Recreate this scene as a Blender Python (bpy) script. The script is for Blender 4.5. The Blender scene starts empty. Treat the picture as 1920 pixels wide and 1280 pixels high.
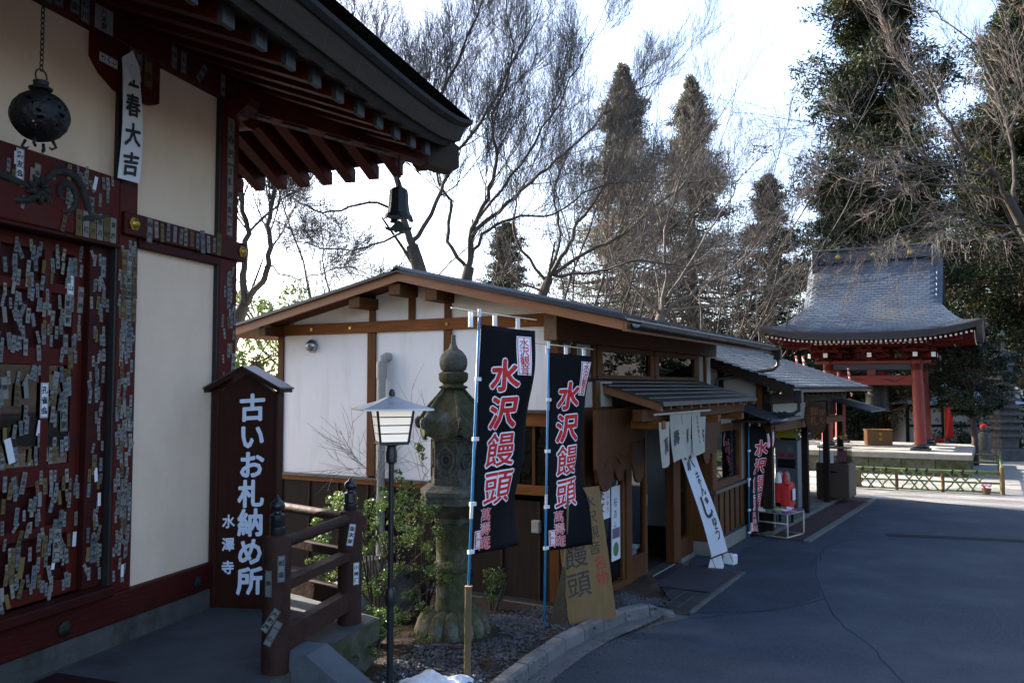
import bpy, bmesh, math, random
import numpy as np
from mathutils import Vector, Matrix, Quaternion

R = math.radians
random.seed(7)
rng = np.random.default_rng(7)
SC = bpy.context.scene
COL = SC.collection

# ------------------------------------------------------------------ camera
cd = bpy.data.cameras.new('camera')
cam = bpy.data.objects.new('camera', cd)
COL.objects.link(cam)
SC.camera = cam
cd.sensor_width = 36.0
cd.sensor_fit = 'HORIZONTAL'
cd.lens = 30.0
cd.clip_start = 0.05
cd.clip_end = 2000
PITCH = 3.0
cam.location = (0, 0, 2.5)
cam.rotation_euler = (R(90 + PITCH), 0, 0)

# ------------------------------------------------------------------ sky, sun, exposure
SUN_AZ, SUN_EL = -55.0, 29.0          # degrees left of the view direction, degrees above the horizon
w = bpy.data.worlds.new('World')
SC.world = w
w.use_nodes = True
nt = w.node_tree
nt.nodes.clear()
sky = nt.nodes.new('ShaderNodeTexSky')
sky.sky_type = 'NISHITA'
sky.sun_disc = False
sky.sun_elevation = R(SUN_EL)
sky.sun_rotation = R(SUN_AZ)
sky.altitude = 600
sky.air_density = 0.8
sky.dust_density = 4.2
sky.ozone_density = 1.0
bg = nt.nodes.new('ShaderNodeBackground')
bg.inputs['Strength'].default_value = 0.15
wo = nt.nodes.new('ShaderNodeOutputWorld')
nt.links.new(sky.outputs[0], bg.inputs[0])
nt.links.new(bg.outputs[0], wo.inputs[0])

sl = bpy.data.lights.new('sun', 'SUN')
sl.energy = 4.8
sl.angle = R(0.53)
sl.color = (1.0, 0.93, 0.82)
sun = bpy.data.objects.new('sun', sl)
COL.objects.link(sun)
SV = Vector((math.sin(R(SUN_AZ)) * math.cos(R(SUN_EL)), math.cos(R(SUN_AZ)) * math.cos(R(SUN_EL)), math.sin(R(SUN_EL))))
sun.rotation_euler = SV.to_track_quat('Z', 'Y').to_euler()
sun.location = SV * 60

SC.view_settings.view_transform = 'Standard'
SC.view_settings.look = 'None'
SC.view_settings.exposure = 2.3
SC.view_settings.gamma = 1.0
SC.view_settings.use_curve_mapping = False
try:
    SC.cycles.max_bounces = 6
    SC.cycles.transparent_max_bounces = 12
    SC.cycles.use_denoising = True
    SC.cycles.caustics_reflective = False
    SC.cycles.caustics_refractive = False
except Exception:
    pass

# ------------------------------------------------------------------ survey helpers (photo pixel + real distance -> world)
_f = Vector((0, math.cos(R(PITCH)), math.sin(R(PITCH))))
_u = Vector((0, -math.sin(R(PITCH)), math.cos(R(PITCH))))
CAM = Vector((0, 0, 2.5))
def ray(px, py):
    return _f + Vector(((px - 960) / 1600, 0, 0)) + _u * ((640 - py) / 1600)
def un(px, py, Y):
    d = ray(px, py)
    return CAM + d * (Y / d.y)
def unz(px, py, z):
    d = ray(px, py)
    return CAM + d * ((z - 2.5) / d.z)

# ------------------------------------------------------------------ mesh helpers
class MB:
    def __init__(s):
        s.v = []; s.f = []; s.m = []; s.uv = None
    def add(s, vs, fs, m=0):
        b = len(s.v)
        s.v.extend([tuple(p) for p in vs])
        for f in fs:
            s.f.append(tuple(b + i for i in f)); s.m.append(m)
        return s
    def box(s, x0, x1, y0, y1, z0, z1, m=0, mat=None, bev=0.0):
        if x0 > x1: x0, x1 = x1, x0
        if y0 > y1: y0, y1 = y1, y0
        if z0 > z1: z0, z1 = z1, z0
        bev = min(bev, (x1-x0)*.45, (y1-y0)*.45, (z1-z0)*.45)
        if bev <= 0:
            vs = [(x, y, z) for z in (z0, z1) for (x, y) in ((x0, y0), (x1, y0), (x1, y1), (x0, y1))]
            fs = [(3, 2, 1, 0), (4, 5, 6, 7), (0, 1, 5, 4), (1, 2, 6, 5), (2, 3, 7, 6), (3, 0, 4, 7)]
        else:
            b = bev
            bm = bmesh.new()
            bmesh.ops.create_cube(bm, size=1)
            for q in bm.verts:
                q.co = Vector(((x0+x1)/2 + q.co.x*(x1-x0), (y0+y1)/2 + q.co.y*(y1-y0), (z0+z1)/2 + q.co.z*(z1-z0)))
            bmesh.ops.bevel(bm, geom=bm.edges[:], offset=b, segments=1, affect='EDGES')
            bm.verts.index_update()
            vs = [q.co.copy() for q in bm.verts]
            fs = [tuple(q.index for q in f.verts) for f in bm.faces]
            bm.free()
        if mat is not None:
            vs = [mat @ Vector(p) for p in vs]
        return s.add(vs, fs, m)
    def prism(s, poly, d0, d1, axis='y', m=0, mat=None):
        # poly: 2D outline; extruded between d0 and d1 along axis.  axis y: poly=(x,z); x: poly=(y,z); z: poly=(x,y)
        n = len(poly)
        def P(p, d):
            if axis == 'y': return (p[0], d, p[1])
            if axis == 'x': return (d, p[0], p[1])
            return (p[0], p[1], d)
        vs = [P(p, d0) for p in poly] + [P(p, d1) for p in poly]
        fs = [tuple(range(n)), tuple(range(2*n-1, n-1, -1))]
        fs += [(i, i+n, (i+1) % n + n, (i+1) % n) for i in range(n)]
        if mat is not None: vs = [mat @ Vector(p) for p in vs]
        return s.add(vs, fs, m)
    def tube(s, pts, rad, n=8, m=0, cap=True, flat=None):
        pts = [Vector(p) for p in pts]
        if not hasattr(rad, '__len__'): rad = [rad]*len(pts)
        b = len(s.v)
        ref = None
        for i, p in enumerate(pts):
            if i == 0: d = pts[1]-pts[0]
            elif i == len(pts)-1: d = pts[-1]-pts[-2]
            else: d = pts[i+1]-pts[i-1]
            d.normalize()
            if ref is None:
                ref = Vector((0, 0, 1)) if abs(d.z) < .9 else Vector((1, 0, 0))
            a = d.cross(ref).normalized(); c = a.cross(d)
            ref = c
            for k in range(n):
                t = 2*math.pi*k/n
                s.v.append(tuple(p + (a*math.cos(t) + c*math.sin(t))*rad[i]))
        for i in range(len(pts)-1):
            for k in range(n):
                k2 = (k+1) % n
                s.f.append((b+i*n+k, b+(i+1)*n+k, b+(i+1)*n+k2, b+i*n+k2)); s.m.append(m)
        if cap:
            s.f.append(tuple(b+k for k in range(n))); s.m.append(m)
            e = b+(len(pts)-1)*n
            s.f.append(tuple(e+k for k in reversed(range(n)))); s.m.append(m)
        return s
    def lathe(s, prof, n=16, cx=0, cy=0, m=0, rot=0, squash=None):
        # prof: list of (r,z)
        b = len(s.v)
        for (r, z) in prof:
            for k in range(n):
                t = rot + 2*math.pi*k/n
                s.v.append((cx + r*math.cos(t), cy + r*math.sin(t), z))
        for i in range(len(prof)-1):
            for k in range(n):
                k2 = (k+1) % n
                s.f.append((b+i*n+k, b+i*n+k2, b+(i+1)*n+k2, b+(i+1)*n+k)); s.m.append(m)
        s.f.append(tuple(b+k for k in reversed(range(n)))); s.m.append(m)
        e = b+(len(prof)-1)*n
        s.f.append(tuple(e+k for k in range(n))); s.m.append(m)
        return s
    def grid(s, fn, nu, nv, m=0):
        b = len(s.v)
        for j in range(nv+1):
            for i in range(nu+1):
                s.v.append(tuple(fn(i/nu, j/nv)))
        for j in range(nv):
            for i in range(nu):
                a = b+j*(nu+1)+i
                s.f.append((a, a+1, a+nu+2, a+nu+1)); s.m.append(m)
        return s
    def mesh(s, name, mats, smooth=False):
        me = bpy.data.meshes.new(name)
        me.from_pydata(s.v, [], s.f)
        if not isinstance(mats, (list, tuple)): mats = [mats]
        for q in mats: me.materials.append(MAT[q] if isinstance(q, str) else q)
        if len(mats) > 1: me.polygons.foreach_set('material_index', s.m)
        if smooth is True:
            me.polygons.foreach_set('use_smooth', [True]*len(me.polygons))
        elif smooth:
            me.polygons.foreach_set('use_smooth', [True]*len(me.polygons))
            me.set_sharp_from_angle(angle=R(smooth))
        me.update()
        return me
    def build(s, name, mats, parent=None, smooth=False, loc=None, rz=0):
        return link(name, s.mesh(name, mats, smooth), parent, loc, rz)

def link(name, me, parent=None, loc=None, rz=0, rot=None):
    o = bpy.data.objects.new(name, me)
    COL.objects.link(o)
    if parent is not None: o.parent = parent
    if loc is not None: o.location = loc
    if rot is not None: o.rotation_euler = rot
    elif rz: o.rotation_euler = (0, 0, rz)
    return o
def np_mesh(name, V, F, mats, mi=None, smooth=False):
    # V (n,3), F (m,k) numpy, k=3 or 4
    me = bpy.data.meshes.new(name)
    k = F.shape[1]
    me.vertices.add(len(V)); me.vertices.foreach_set('co', np.ascontiguousarray(V, dtype=np.float32).ravel())
    me.loops.add(F.size); me.loops.foreach_set('vertex_index', np.ascontiguousarray(F, dtype=np.int32).ravel())
    me.polygons.add(len(F))
    me.polygons.foreach_set('loop_start', np.arange(0, F.size, k, dtype=np.int32))
    me.polygons.foreach_set('loop_total', np.full(len(F), k, dtype=np.int32))
    if not isinstance(mats, (list, tuple)): mats = [mats]
    for q in mats: me.materials.append(MAT[q])
    if mi is not None: me.polygons.foreach_set('material_index', np.asarray(mi, dtype=np.int32))
    if smooth: me.polygons.foreach_set('use_smooth', np.ones(len(F), dtype=bool))
    me.update(calc_edges=True)
    me.validate()
    return me
def tag(o, label=None, cat=None, group=None, kind=None):
    if label: o['label'] = label
    if cat: o['category'] = cat
    if group: o['group'] = group
    if kind: o['kind'] = kind
    return o
def thing(name, label, cat, loc=(0, 0, 0), rz=0, group=None):
    o = bpy.data.objects.new(name, None)
    o.empty_display_size = .2
    COL.objects.link(o)
    o.location = loc; o.rotation_euler = (0, 0, rz)
    return tag(o, label, cat, group)
def copy_tree(o, parent=None):
    c = o.copy(); COL.objects.link(c); c.parent = parent
    for ch in list(o.children): copy_tree(ch, c)
    return c
def circle(r, n, a0=0, a1=2*math.pi, cx=0, cy=0):
    return [(cx + r*math.cos(a0+(a1-a0)*k/(n-1)), cy + r*math.sin(a0+(a1-a0)*k/(n-1))) for k in range(n)]

# ------------------------------------------------------------------ materials
MAT = {}
# how dark each surface is against the nominal tone given below (contrast and under-eave shade put into the colours)
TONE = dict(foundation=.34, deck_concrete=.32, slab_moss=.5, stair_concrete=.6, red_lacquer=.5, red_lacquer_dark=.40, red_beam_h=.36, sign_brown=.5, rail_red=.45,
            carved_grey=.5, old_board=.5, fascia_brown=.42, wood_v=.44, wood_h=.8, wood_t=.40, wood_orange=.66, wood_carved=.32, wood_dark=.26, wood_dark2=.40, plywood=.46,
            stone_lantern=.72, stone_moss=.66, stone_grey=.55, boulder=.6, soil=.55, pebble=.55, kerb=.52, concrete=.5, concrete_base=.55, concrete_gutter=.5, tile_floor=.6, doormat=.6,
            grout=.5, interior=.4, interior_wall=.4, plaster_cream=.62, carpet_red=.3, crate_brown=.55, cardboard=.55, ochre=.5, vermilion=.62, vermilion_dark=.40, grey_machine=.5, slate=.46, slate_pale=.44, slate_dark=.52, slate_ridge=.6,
            cedar_green=.8, cedar_dark=.6, cedar_brown=.8, leaf_evergreen=.7, bark=.7, paper_aged=.60, paper_grey=.56, paper_tan=.42, pvc=.75, stake=.6, cloth_cream=.8, straw=.6, bamboo=.8,
            verdigris=1.0, stone_pale=1.15, twig=.8)
LOWSPEC = ('red_lacquer', 'red_lacquer_dark', 'red_beam_h', 'sign_brown', 'rail_red', 'wood_v', 'wood_h', 'wood_t', 'wood_carved', 'wood_dark', 'wood_dark2', 'foundation', 'deck_concrete', 'stair_concrete', 'slab_moss',
           'stone_lantern', 'stone_moss', 'stone_grey', 'boulder', 'soil', 'pebble', 'flag_black', 'cedar_green', 'cedar_dark', 'cedar_brown', 'bark', 'twig', 'old_board', 'fascia_brown', 'carved_grey', 'interior',
           'concrete', 'concrete_base', 'kerb', 'paper_aged', 'paper_grey', 'paper_tan', 'batten', 'carpet_maroon', 'plaster_temple', 'plywood', 'asphalt', 'asphalt_old', 'crack', 'vermilion_dark')
def mk(name, c1, c2=None, scale=8, rough=.6, bump=0, bscale=None, metal=0, stretch=(1, 1, 1), c3=None, s3=1.5, t3=.55, spec=.5,
       rnd=0, trans=0, detail=6, rough2=None, streak=None, nrough=.62):
    """principled surface: two tones broken up by noise, an optional third tone in large stains, bump and per-object variation"""
    m = bpy.data.materials.new(name); m.use_nodes = True
    t = m.node_tree; N = t.nodes; L = t.links
    p = N['Principled BSDF']
    tn = TONE.get(name, 1.0)
    c2 = c2 or tuple(q*.75 for q in c1)
    c1 = tuple(q*tn for q in c1); c2 = tuple(q*tn for q in c2); c3 = tuple(q*tn for q in c3) if c3 else None
    if name in LOWSPEC: spec = .14
    p.inputs['Roughness'].default_value = rough
    p.inputs['Metallic'].default_value = metal
    p.inputs['Specular IOR Level'].default_value = spec
    tc = N.new('ShaderNodeTexCoord'); mp = N.new('ShaderNodeMapping'); mp.inputs['Scale'].default_value = stretch
    L.new(tc.outputs['Object'], mp.inputs['Vector'])
    vec = mp.outputs[0]
    if rnd:
        oi = N.new('ShaderNodeObjectInfo'); va = N.new('ShaderNodeVectorMath'); va.operation = 'MULTIPLY_ADD'
        va.inputs[1].default_value = (37, 17, 29)
        L.new(oi.outputs['Random'], va.inputs[0]); L.new(mp.outputs[0], va.inputs[2]); vec = va.outputs[0]
    nz = N.new('ShaderNodeTexNoise'); nz.inputs['Scale'].default_value = scale; nz.inputs['Detail'].default_value = detail
    nz.inputs['Roughness'].default_value = nrough
    L.new(vec, nz.inputs['Vector'])
    rp = N.new('ShaderNodeValToRGB'); rp.color_ramp.elements[0].position = .3; rp.color_ramp.elements[1].position = .72
    rp.color_ramp.elements[0].color = (*c2, 1); rp.color_ramp.elements[1].color = (*c1, 1)
    L.new(nz.outputs['Fac'], rp.inputs[0])
    col = rp.outputs[0]
    if c3:
        n3 = N.new('ShaderNodeTexNoise'); n3.inputs['Scale'].default_value = s3; n3.inputs['Detail'].default_value = 8
        n3.inputs['Roughness'].default_value = .68
        if streak:
            m3 = N.new('ShaderNodeMapping'); m3.inputs['Scale'].default_value = streak; L.new(tc.outputs['Object'], m3.inputs['Vector']); L.new(m3.outputs[0], n3.inputs['Vector'])
        else:
            L.new(tc.outputs['Object'], n3.inputs['Vector'])
        r3 = N.new('ShaderNodeValToRGB'); r3.color_ramp.elements[0].position = t3-.08; r3.color_ramp.elements[1].position = t3+.12
        L.new(n3.outputs['Fac'], r3.inputs[0])
        mx = N.new('ShaderNodeMix'); mx.data_type = 'RGBA'
        L.new(r3.outputs[0], mx.inputs['Factor']); L.new(col, mx.inputs['A']); mx.inputs['B'].default_value = (*c3, 1)
        col = mx.outputs['Result']
    if rnd:
        hs = N.new('ShaderNodeHueSaturation')
        mr = N.new('ShaderNodeMapRange'); mr.inputs['To Min'].default_value = 1-rnd; mr.inputs['To Max'].default_value = 1+rnd
        L.new(oi.outputs['Random'], mr.inputs['Value']); L.new(mr.outputs[0], hs.inputs['Value']); L.new(col, hs.inputs['Color'])
        col = hs.outputs[0]
    L.new(col, p.inputs['Base Color'])
    if rough2 is not None:
        rr = N.new('ShaderNodeMapRange'); rr.inputs['From Min'].default_value = .35; rr.inputs['From Max'].default_value = .65
        rr.inputs['To Min'].default_value = rough; rr.inputs['To Max'].default_value = rough2
        L.new(nz.outputs['Fac'], rr.inputs['Value']); L.new(rr.outputs[0], p.inputs['Roughness'])
    if bump:
        nb = N.new('ShaderNodeTexNoise'); nb.inputs['Scale'].default_value = bscale or scale*3; nb.inputs['Detail'].default_value = 8
        L.new(vec, nb.inputs['Vector'])
        b = N.new('ShaderNodeBump'); b.inputs['Strength'].default_value = bump; b.inputs['Distance'].default_value = .02
        L.new(nb.outputs['Fac'], b.inputs['Height']); L.new(b.outputs[0], p.inputs['Normal'])
    if trans:
        p.inputs['Transmission Weight'].default_value = 0
        tr = N.new('ShaderNodeBsdfTranslucent'); ms = N.new('ShaderNodeMixShader'); ms.inputs[0].default_value = trans
        L.new(col, tr.inputs['Color']); out = N['Material Output']
        L.new(p.outputs[0], ms.inputs[1]); L.new(tr.outputs[0], ms.inputs[2]); L.new(ms.outputs[0], out.inputs['Surface'])
    MAT[name] = m
    return m

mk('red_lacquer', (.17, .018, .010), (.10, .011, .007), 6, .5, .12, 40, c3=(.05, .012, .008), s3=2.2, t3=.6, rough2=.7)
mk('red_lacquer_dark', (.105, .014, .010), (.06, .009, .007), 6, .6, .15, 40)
mk('red_beam_h', (.16, .017, .010), (.085, .010, .007), 5, .55, .2, 12, stretch=(9, 1, 9), c3=(.045, .012, .009), s3=3, t3=.62)
mk('plaster_temple', (.72, .55, .40), (.65, .49, .355), 2.5, .9, .06, 60, c3=(.62, .47, .335), s3=1.2, t3=.58, streak=(2, 2, .8))
mk('black_line', (.012, .012, .012), (.008, .008, .008), 10, .6)
mk('foundation', (.24, .235, .22), (.15, .15, .14), 7, .9, .4, 40, c3=(.08, .085, .07), s3=3, t3=.58)
mk('deck_concrete', (.23, .235, .24), (.16, .165, .17), 3, .8, .2, 60, c3=(.10, .105, .10), s3=1.6, t3=.58)
mk('slab_moss', (.22, .22, .17), (.11, .12, .07), 6, .9, .5, 40, c3=(.07, .09, .035), s3=4, t3=.52)
mk('stair_concrete', (.17, .185, .20), (.12, .13, .145), 5, .85, .3, 70, c3=(.08, .09, .10), s3=3, t3=.6)
mk('roof_copper', (.030, .028, .027), (.018, .017, .017), 5, .8, .1, 30, spec=.1)
mk('fascia_brown', (.09, .068, .045), (.06, .046, .032), 4, .7, .15, 20, stretch=(6, 1, 6))
mk('old_board', (.075, .062, .055), (.035, .03, .027), 9, .9, .5, 25, stretch=(5, 1, 5))
mk('rafter_cap', (.040, .046, .050), (.018, .021, .024), 14, .6, .2, 40, metal=.3)
mk('carved_grey', (.10, .105, .095), (.035, .036, .033), 12, .75, .5, 30)
mk('gold', (.52, .34, .06), (.28, .17, .03), 20, .38, .2, 50, metal=.85)
mk('iron', (.015, .015, .016), (.008, .008, .008), 16, .55, .5, 40, metal=.5)
mk('bronze_dark', (.022, .024, .022), (.011, .012, .011), 12, .5, .3, 40, metal=.6)
mk('paper_white', (.66, .66, .68), (.58, .58, .60), 6, .9, .05, 30)
mk('paper_aged', (.40, .38, .33), (.27, .25, .21), 9, .9, .05, 30, rnd=.22)
mk('paper_grey', (.34, .35, .34), (.22, .23, .23), 9, .9, .05, 30, rnd=.25)
mk('paper_tan', (.40, .27, .10), (.26, .17, .06), 9, .8, .05, 30, rnd=.25)
mk('ink', (.014, .013, .013), (.009, .009, .009), 10, .7)
mk('ink_soft', (.045, .043, .040), (.025, .024, .022), 30, .8)
mk('ink_red', (.42, .02, .012), (.3, .015, .01), 12, .8)
mk('sign_brown', (.075, .020, .012), (.042, .012, .008), 3, .42, .1, 30, stretch=(14, 14, 1.2), c3=(.03, .011, .008), s3=1.8, t3=.6)
mk('sign_paint', (.66, .72, .84), (.56, .63, .76), 12, .6)
mk('rail_red', (.115, .052, .036), (.062, .030, .022), 7, .55, .2, 30, c3=(.05, .018, .014), s3=6, t3=.6, rough2=.75)
mk('black_iron_cap', (.012, .013, .017), (.008, .008, .01), 9, .35, .1, 30)
mk('carpet_maroon', (.035, .010, .012), (.022, .007, .009), 90, .95, .8, 260)
# shop
mk('plaster_white', (.84, .82, .80), (.80, .78, .76), 2.2, .85, .08, 90, c3=(.70, .68, .65), s3=1.3, t3=.60, streak=(3.2, 3.2, .5))
mk('plaster_cream', (.62, .58, .50), (.56, .52, .44), 3, .85, .05, 60)
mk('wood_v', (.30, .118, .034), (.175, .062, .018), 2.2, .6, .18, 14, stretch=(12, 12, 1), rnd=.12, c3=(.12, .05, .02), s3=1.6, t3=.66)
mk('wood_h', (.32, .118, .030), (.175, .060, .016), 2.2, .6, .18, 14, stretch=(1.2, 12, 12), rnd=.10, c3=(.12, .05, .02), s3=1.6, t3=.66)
mk('wood_t', (.28, .108, .030), (.15, .054, .016), 2.2, .6, .18, 14, stretch=(12, 1, 12), rnd=.10, c3=(.10, .042, .018), s3=1.6, t3=.66)
mk('wood_orange', (.40, .16, .055), (.27, .10, .036), 2.4, .55, .15, 14, stretch=(1.2, 9, 9), rnd=.06)
mk('wood_end', (.20, .115, .06), (.12, .068, .036), 26, .85, .3, 60)
mk('wood_carved', (.27, .10, .034), (.15, .052, .018), 2.2, .55, .3, 16, stretch=(12, 12, 1), rnd=.08)
mk('wood_dark', (.085, .05, .032), (.045, .028, .019), 2.4, .7, .2, 16, stretch=(10, 10, 1), rnd=.12)
mk('wood_dark2', (.10, .062, .04), (.055, .035, .024), 2.4, .7, .2, 16, stretch=(10, 1, 10), rnd=.12)
mk('batten', (.05, .03, .02), (.03, .019, .014), 4, .7, .1, 20)
mk('roof_metal', (.052, .058, .068), (.040, .045, .053), 5, .38, .05, 40, metal=.35)
mk('roof_metal_porch', (.050, .047, .046), (.036, .034, .034), 5, .42, .05, 40, metal=.3)
mk('gutter', (.020, .021, .024), (.014, .015, .017), 9, .35, .05, 40)
mk('pvc', (.50, .48, .43), (.44, .42, .38), 8, .45)
mk('steel', (.42, .42, .42), (.30, .30, .30), 12, .3, .05, 60, metal=.9)
mk('flashing', (.10, .09, .085), (.07, .065, .06), 9, .45, metal=.4)
mk('concrete', (.30, .295, .28), (.20, .20, .19), 6, .9, .3, 60, c3=(.13, .135, .12), s3=3, t3=.6)
mk('concrete_base', (.42, .39, .34), (.30, .28, .245), 6, .9, .3, 60)
mk('kerb', (.36, .345, .33), (.25, .24, .23), 9, .9, .4, 120, c3=(.15, .15, .14), s3=2.6, t3=.6, rnd=.10)
mk('tile_floor', (.055, .057, .064), (.036, .038, .044), 14, .55, .2, 70, rnd=.18)
mk('grout', (.15, .15, .145), (.10, .10, .098), 30, .9)
mk('doormat', (.062, .058, .082), (.036, .034, .050), 120, .95, .9, 240)
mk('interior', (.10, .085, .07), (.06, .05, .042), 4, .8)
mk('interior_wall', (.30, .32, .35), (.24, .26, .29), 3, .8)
mk('cloth_cream', (.60, .56, .46), (.53, .49, .40), 5, .9, .1, 200, trans=.25)
mk('cloth_white', (.66, .68, .72), (.60, .62, .66), 5, .9, .1, 200, trans=.2)
mk('flag_black', (.004, .004, .006), (.003, .003, .0045), 20, .75, .1, 300)
mk('flag_red', (.62, .012, .012), (.55, .010, .010), 8, .7)
mk('flag_white', (.85, .85, .87), (.80, .80, .82), 8, .7)
mk('pole_blue', (.035, .24, .46), (.03, .20, .40), 8, .3)
mk('plastic_white', (.72, .73, .74), (.66, .67, .68), 8, .35)
mk('cream_bar', (.62, .58, .40), (.55, .5, .34), 8, .4)
mk('stake', (.34, .235, .105), (.22, .145, .065), 2.4, .8, .3, 18, stretch=(12, 12, 1))
mk('plywood', (.47, .285, .115), (.39, .23, .09), 1.6, .55, .06, 20, stretch=(14, 14, 1))
mk('straw', (.20, .145, .08), (.11, .078, .042), 30, .9)
mk('lamp_black', (.012, .012, .014), (.008, .008, .009), 9, .38, .05, 40)
mk('lamp_roof', (.45, .47, .50), (.36, .38, .41), 6, .36, .05, 50, metal=.8)
mk('lamp_pane', (.90, .87, .82), (.86, .83, .78), 6, .5, trans=.2)
# ground, stone, plants
mk('soil', (.105, .072, .048), (.050, .036, .026), 5, .95, .9, 30, c3=(.15, .11, .08), s3=2, t3=.6)
mk('gravel', (.13, .135, .145), (.05, .052, .058), 9, .85, .4, 60, rnd=.3)
mk('pebble', (.20, .20, .205), (.07, .07, .075), 3.5, .75, .4, 40)
mk('snow', (.80, .82, .86), (.62, .64, .68), 30, .8, .6, 90)
mk('boulder', (.21, .20, .16), (.10, .10, .075), 5, .9, .7, 18, c3=(.09, .10, .04), s3=3, t3=.56)
mk('stone_lantern', (.23, .22, .18), (.10, .10, .075), 14, .92, 1.0, 70, c3=(.33, .33, .28), s3=5, t3=.60, detail=10)
mk('stone_moss', (.170, .158, .088), (.060, .068, .026), 12, .92, 1.0, 60, c3=(.27, .265, .225), s3=4.5, t3=.58, detail=10)
mk('stone_grey', (.19, .19, .18), (.10, .10, .095), 8, .9, .5, 50)
mk('stone_pale', (.30, .29, .265), (.20, .195, .18), 4, .85, .2, 60, c3=(.15, .15, .13), s3=2, t3=.6)
mk('bark', (.12, .098, .080), (.055, .045, .038), 6, .9, .6, 30, stretch=(1, 1, .4))
mk('bark_pale', (.14, .115, .095), (.07, .056, .046), 6, .9, .6, 30, stretch=(1, 1, .4))
mk('twig', (.125, .112, .10), (.07, .062, .055), 3, .8)
mk('cedar_hazy', (.125, .125, .092), (.065, .068, .05), .9, .7, trans=.25)  # paler cedar tones: haze and light through the twigs put into the colour
mk('cedar_hazy_brown', (.15, .125, .092), (.085, .072, .052), .9, .7, trans=.25)
mk('twig_pale', (.165, .128, .10), (.09, .07, .055), 2, .8)
mk('bark_cedar', (.10, .058, .038), (.05, .03, .02), 6, .95, .6, 30, stretch=(2, 2, .3))
mk('cedar_green', (.045, .062, .020), (.018, .030, .010), .9, .6, trans=.22)
mk('cedar_brown', (.105, .068, .030), (.055, .042, .018), .9, .7, trans=.22)
mk('cedar_dark', (.026, .040, .018), (.012, .020, .010), .9, .6, trans=.18)
mk('leaf_evergreen', (.040, .058, .022), (.016, .028, .010), 1.2, .42, trans=.15)
mk('leaf_shrub', (.12, .19, .036), (.04, .085, .016), 5, .38, trans=.3)
mk('leaf_pale', (.16, .20, .05), (.07, .11, .03), 3, .5, trans=.4)
mk('bamboo', (.21, .27, .07), (.12, .17, .045), 3, .4, .1, 20, rnd=.15)
mk('rope_black', (.012, .012, .013), (.008, .008, .008), 30, .9)
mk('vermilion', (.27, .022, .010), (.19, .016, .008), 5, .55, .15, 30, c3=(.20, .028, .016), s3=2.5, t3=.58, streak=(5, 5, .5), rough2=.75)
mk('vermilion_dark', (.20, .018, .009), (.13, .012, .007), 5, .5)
mk('white_paint', (.80, .80, .78), (.72, .72, .70), 8, .6)
mk('slate', (.085, .125, .19), (.048, .072, .115), 2, .42, .1, 60, c3=(.16, .145, .12), s3=.7, t3=.6)
mk('slate_pale', (.115, .15, .205), (.07, .095, .135), 2, .46, .1, 60)
mk('slate_dark', (.06, .088, .135), (.036, .054, .085), 2, .5, .1, 60)
mk('tile_pale', (.20, .215, .23), (.13, .14, .15), 4, .45, .15, 50)
mk('tile_dark', (.115, .125, .14), (.07, .078, .088), 4, .5, .15, 50)
mk('dead_leaf', (.16, .085, .035), (.09, .05, .022), 9, .8)
mk('slate_ridge', (.045, .05, .062), (.03, .034, .043), 5, .45)
mk('tile_roof', (.16, .175, .19), (.095, .105, .115), 4, .45, .15, 50)
mk('verdigris', (.36, .44, .48), (.28, .36, .40), 2, .5, .1, 30)
mk('cardboard', (.27, .125, .05), (.21, .095, .038), 3, .7)
mk('ochre', (.30, .13, .025), (.25, .105, .02), 3, .7)
mk('red_cloth', (.55, .012, .010), (.45, .010, .008), 4, .75, .1, 60)
mk('red_paint', (.45, .015, .012), (.36, .012, .010), 5, .5)
mk('blue_cloth', (.02, .06, .26), (.015, .045, .2), 5, .6)
mk('grey_machine', (.26, .28, .30), (.22, .24, .26), 5, .45)
mk('screen_dark', (.012, .013, .014), (.009, .009, .01), 5, .25)
mk('yellow', (.50, .42, .03), (.42, .35, .025), 5, .6)
mk('pink', (.62, .20, .24), (.5, .14, .18), 8, .6)
mk('green_print', (.09, .17, .06), (.05, .11, .04), 8, .6)
mk('purple_print', (.15, .09, .17), (.10, .06, .12), 8, .6)
mk('crate_brown', (.115, .062, .030), (.075, .040, .02), 2.4, .6, .1, 16, stretch=(10, 10, 1))
mk('tube_cream', (.48, .44, .33), (.4, .36, .27), 8, .4)

MAT['lamp_pane'].node_tree.nodes['Principled BSDF'].inputs['Emission Color'].default_value = (1.0, .92, .80, 1)
MAT['lamp_pane'].node_tree.nodes['Principled BSDF'].inputs['Emission Strength'].default_value = .12
def glass_mat(name, tint=(.9, .92, .92), refl=.10):
    m = bpy.data.materials.new(name); m.use_nodes = True
    N = m.node_tree.nodes; L = m.node_tree.links
    N.remove(N['Principled BSDF'])
    fr = N.new('ShaderNodeFresnel'); fr.inputs['IOR'].default_value = 1.55
    ad = N.new('ShaderNodeMath'); ad.operation = 'ADD'; ad.inputs[1].default_value = refl; ad.use_clamp = True
    L.new(fr.outputs[0], ad.inputs[0])
    tr = N.new('ShaderNodeBsdfTransparent'); tr.inputs['Color'].default_value = (*tint, 1)
    gl = N.new('ShaderNodeBsdfGlossy'); gl.inputs['Roughness'].default_value = .015
    ms = N.new('ShaderNodeMixShader')
    L.new(ad.outputs[0], ms.inputs[0]); L.new(tr.outputs[0], ms.inputs[1]); L.new(gl.outputs[0], ms.inputs[2])
    L.new(ms.outputs[0], N['Material Output'].inputs['Surface'])
    MAT[name] = m
glass_mat('glass', refl=.06)
glass_mat('glass_dark', (.35, .38, .38), .0)

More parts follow.
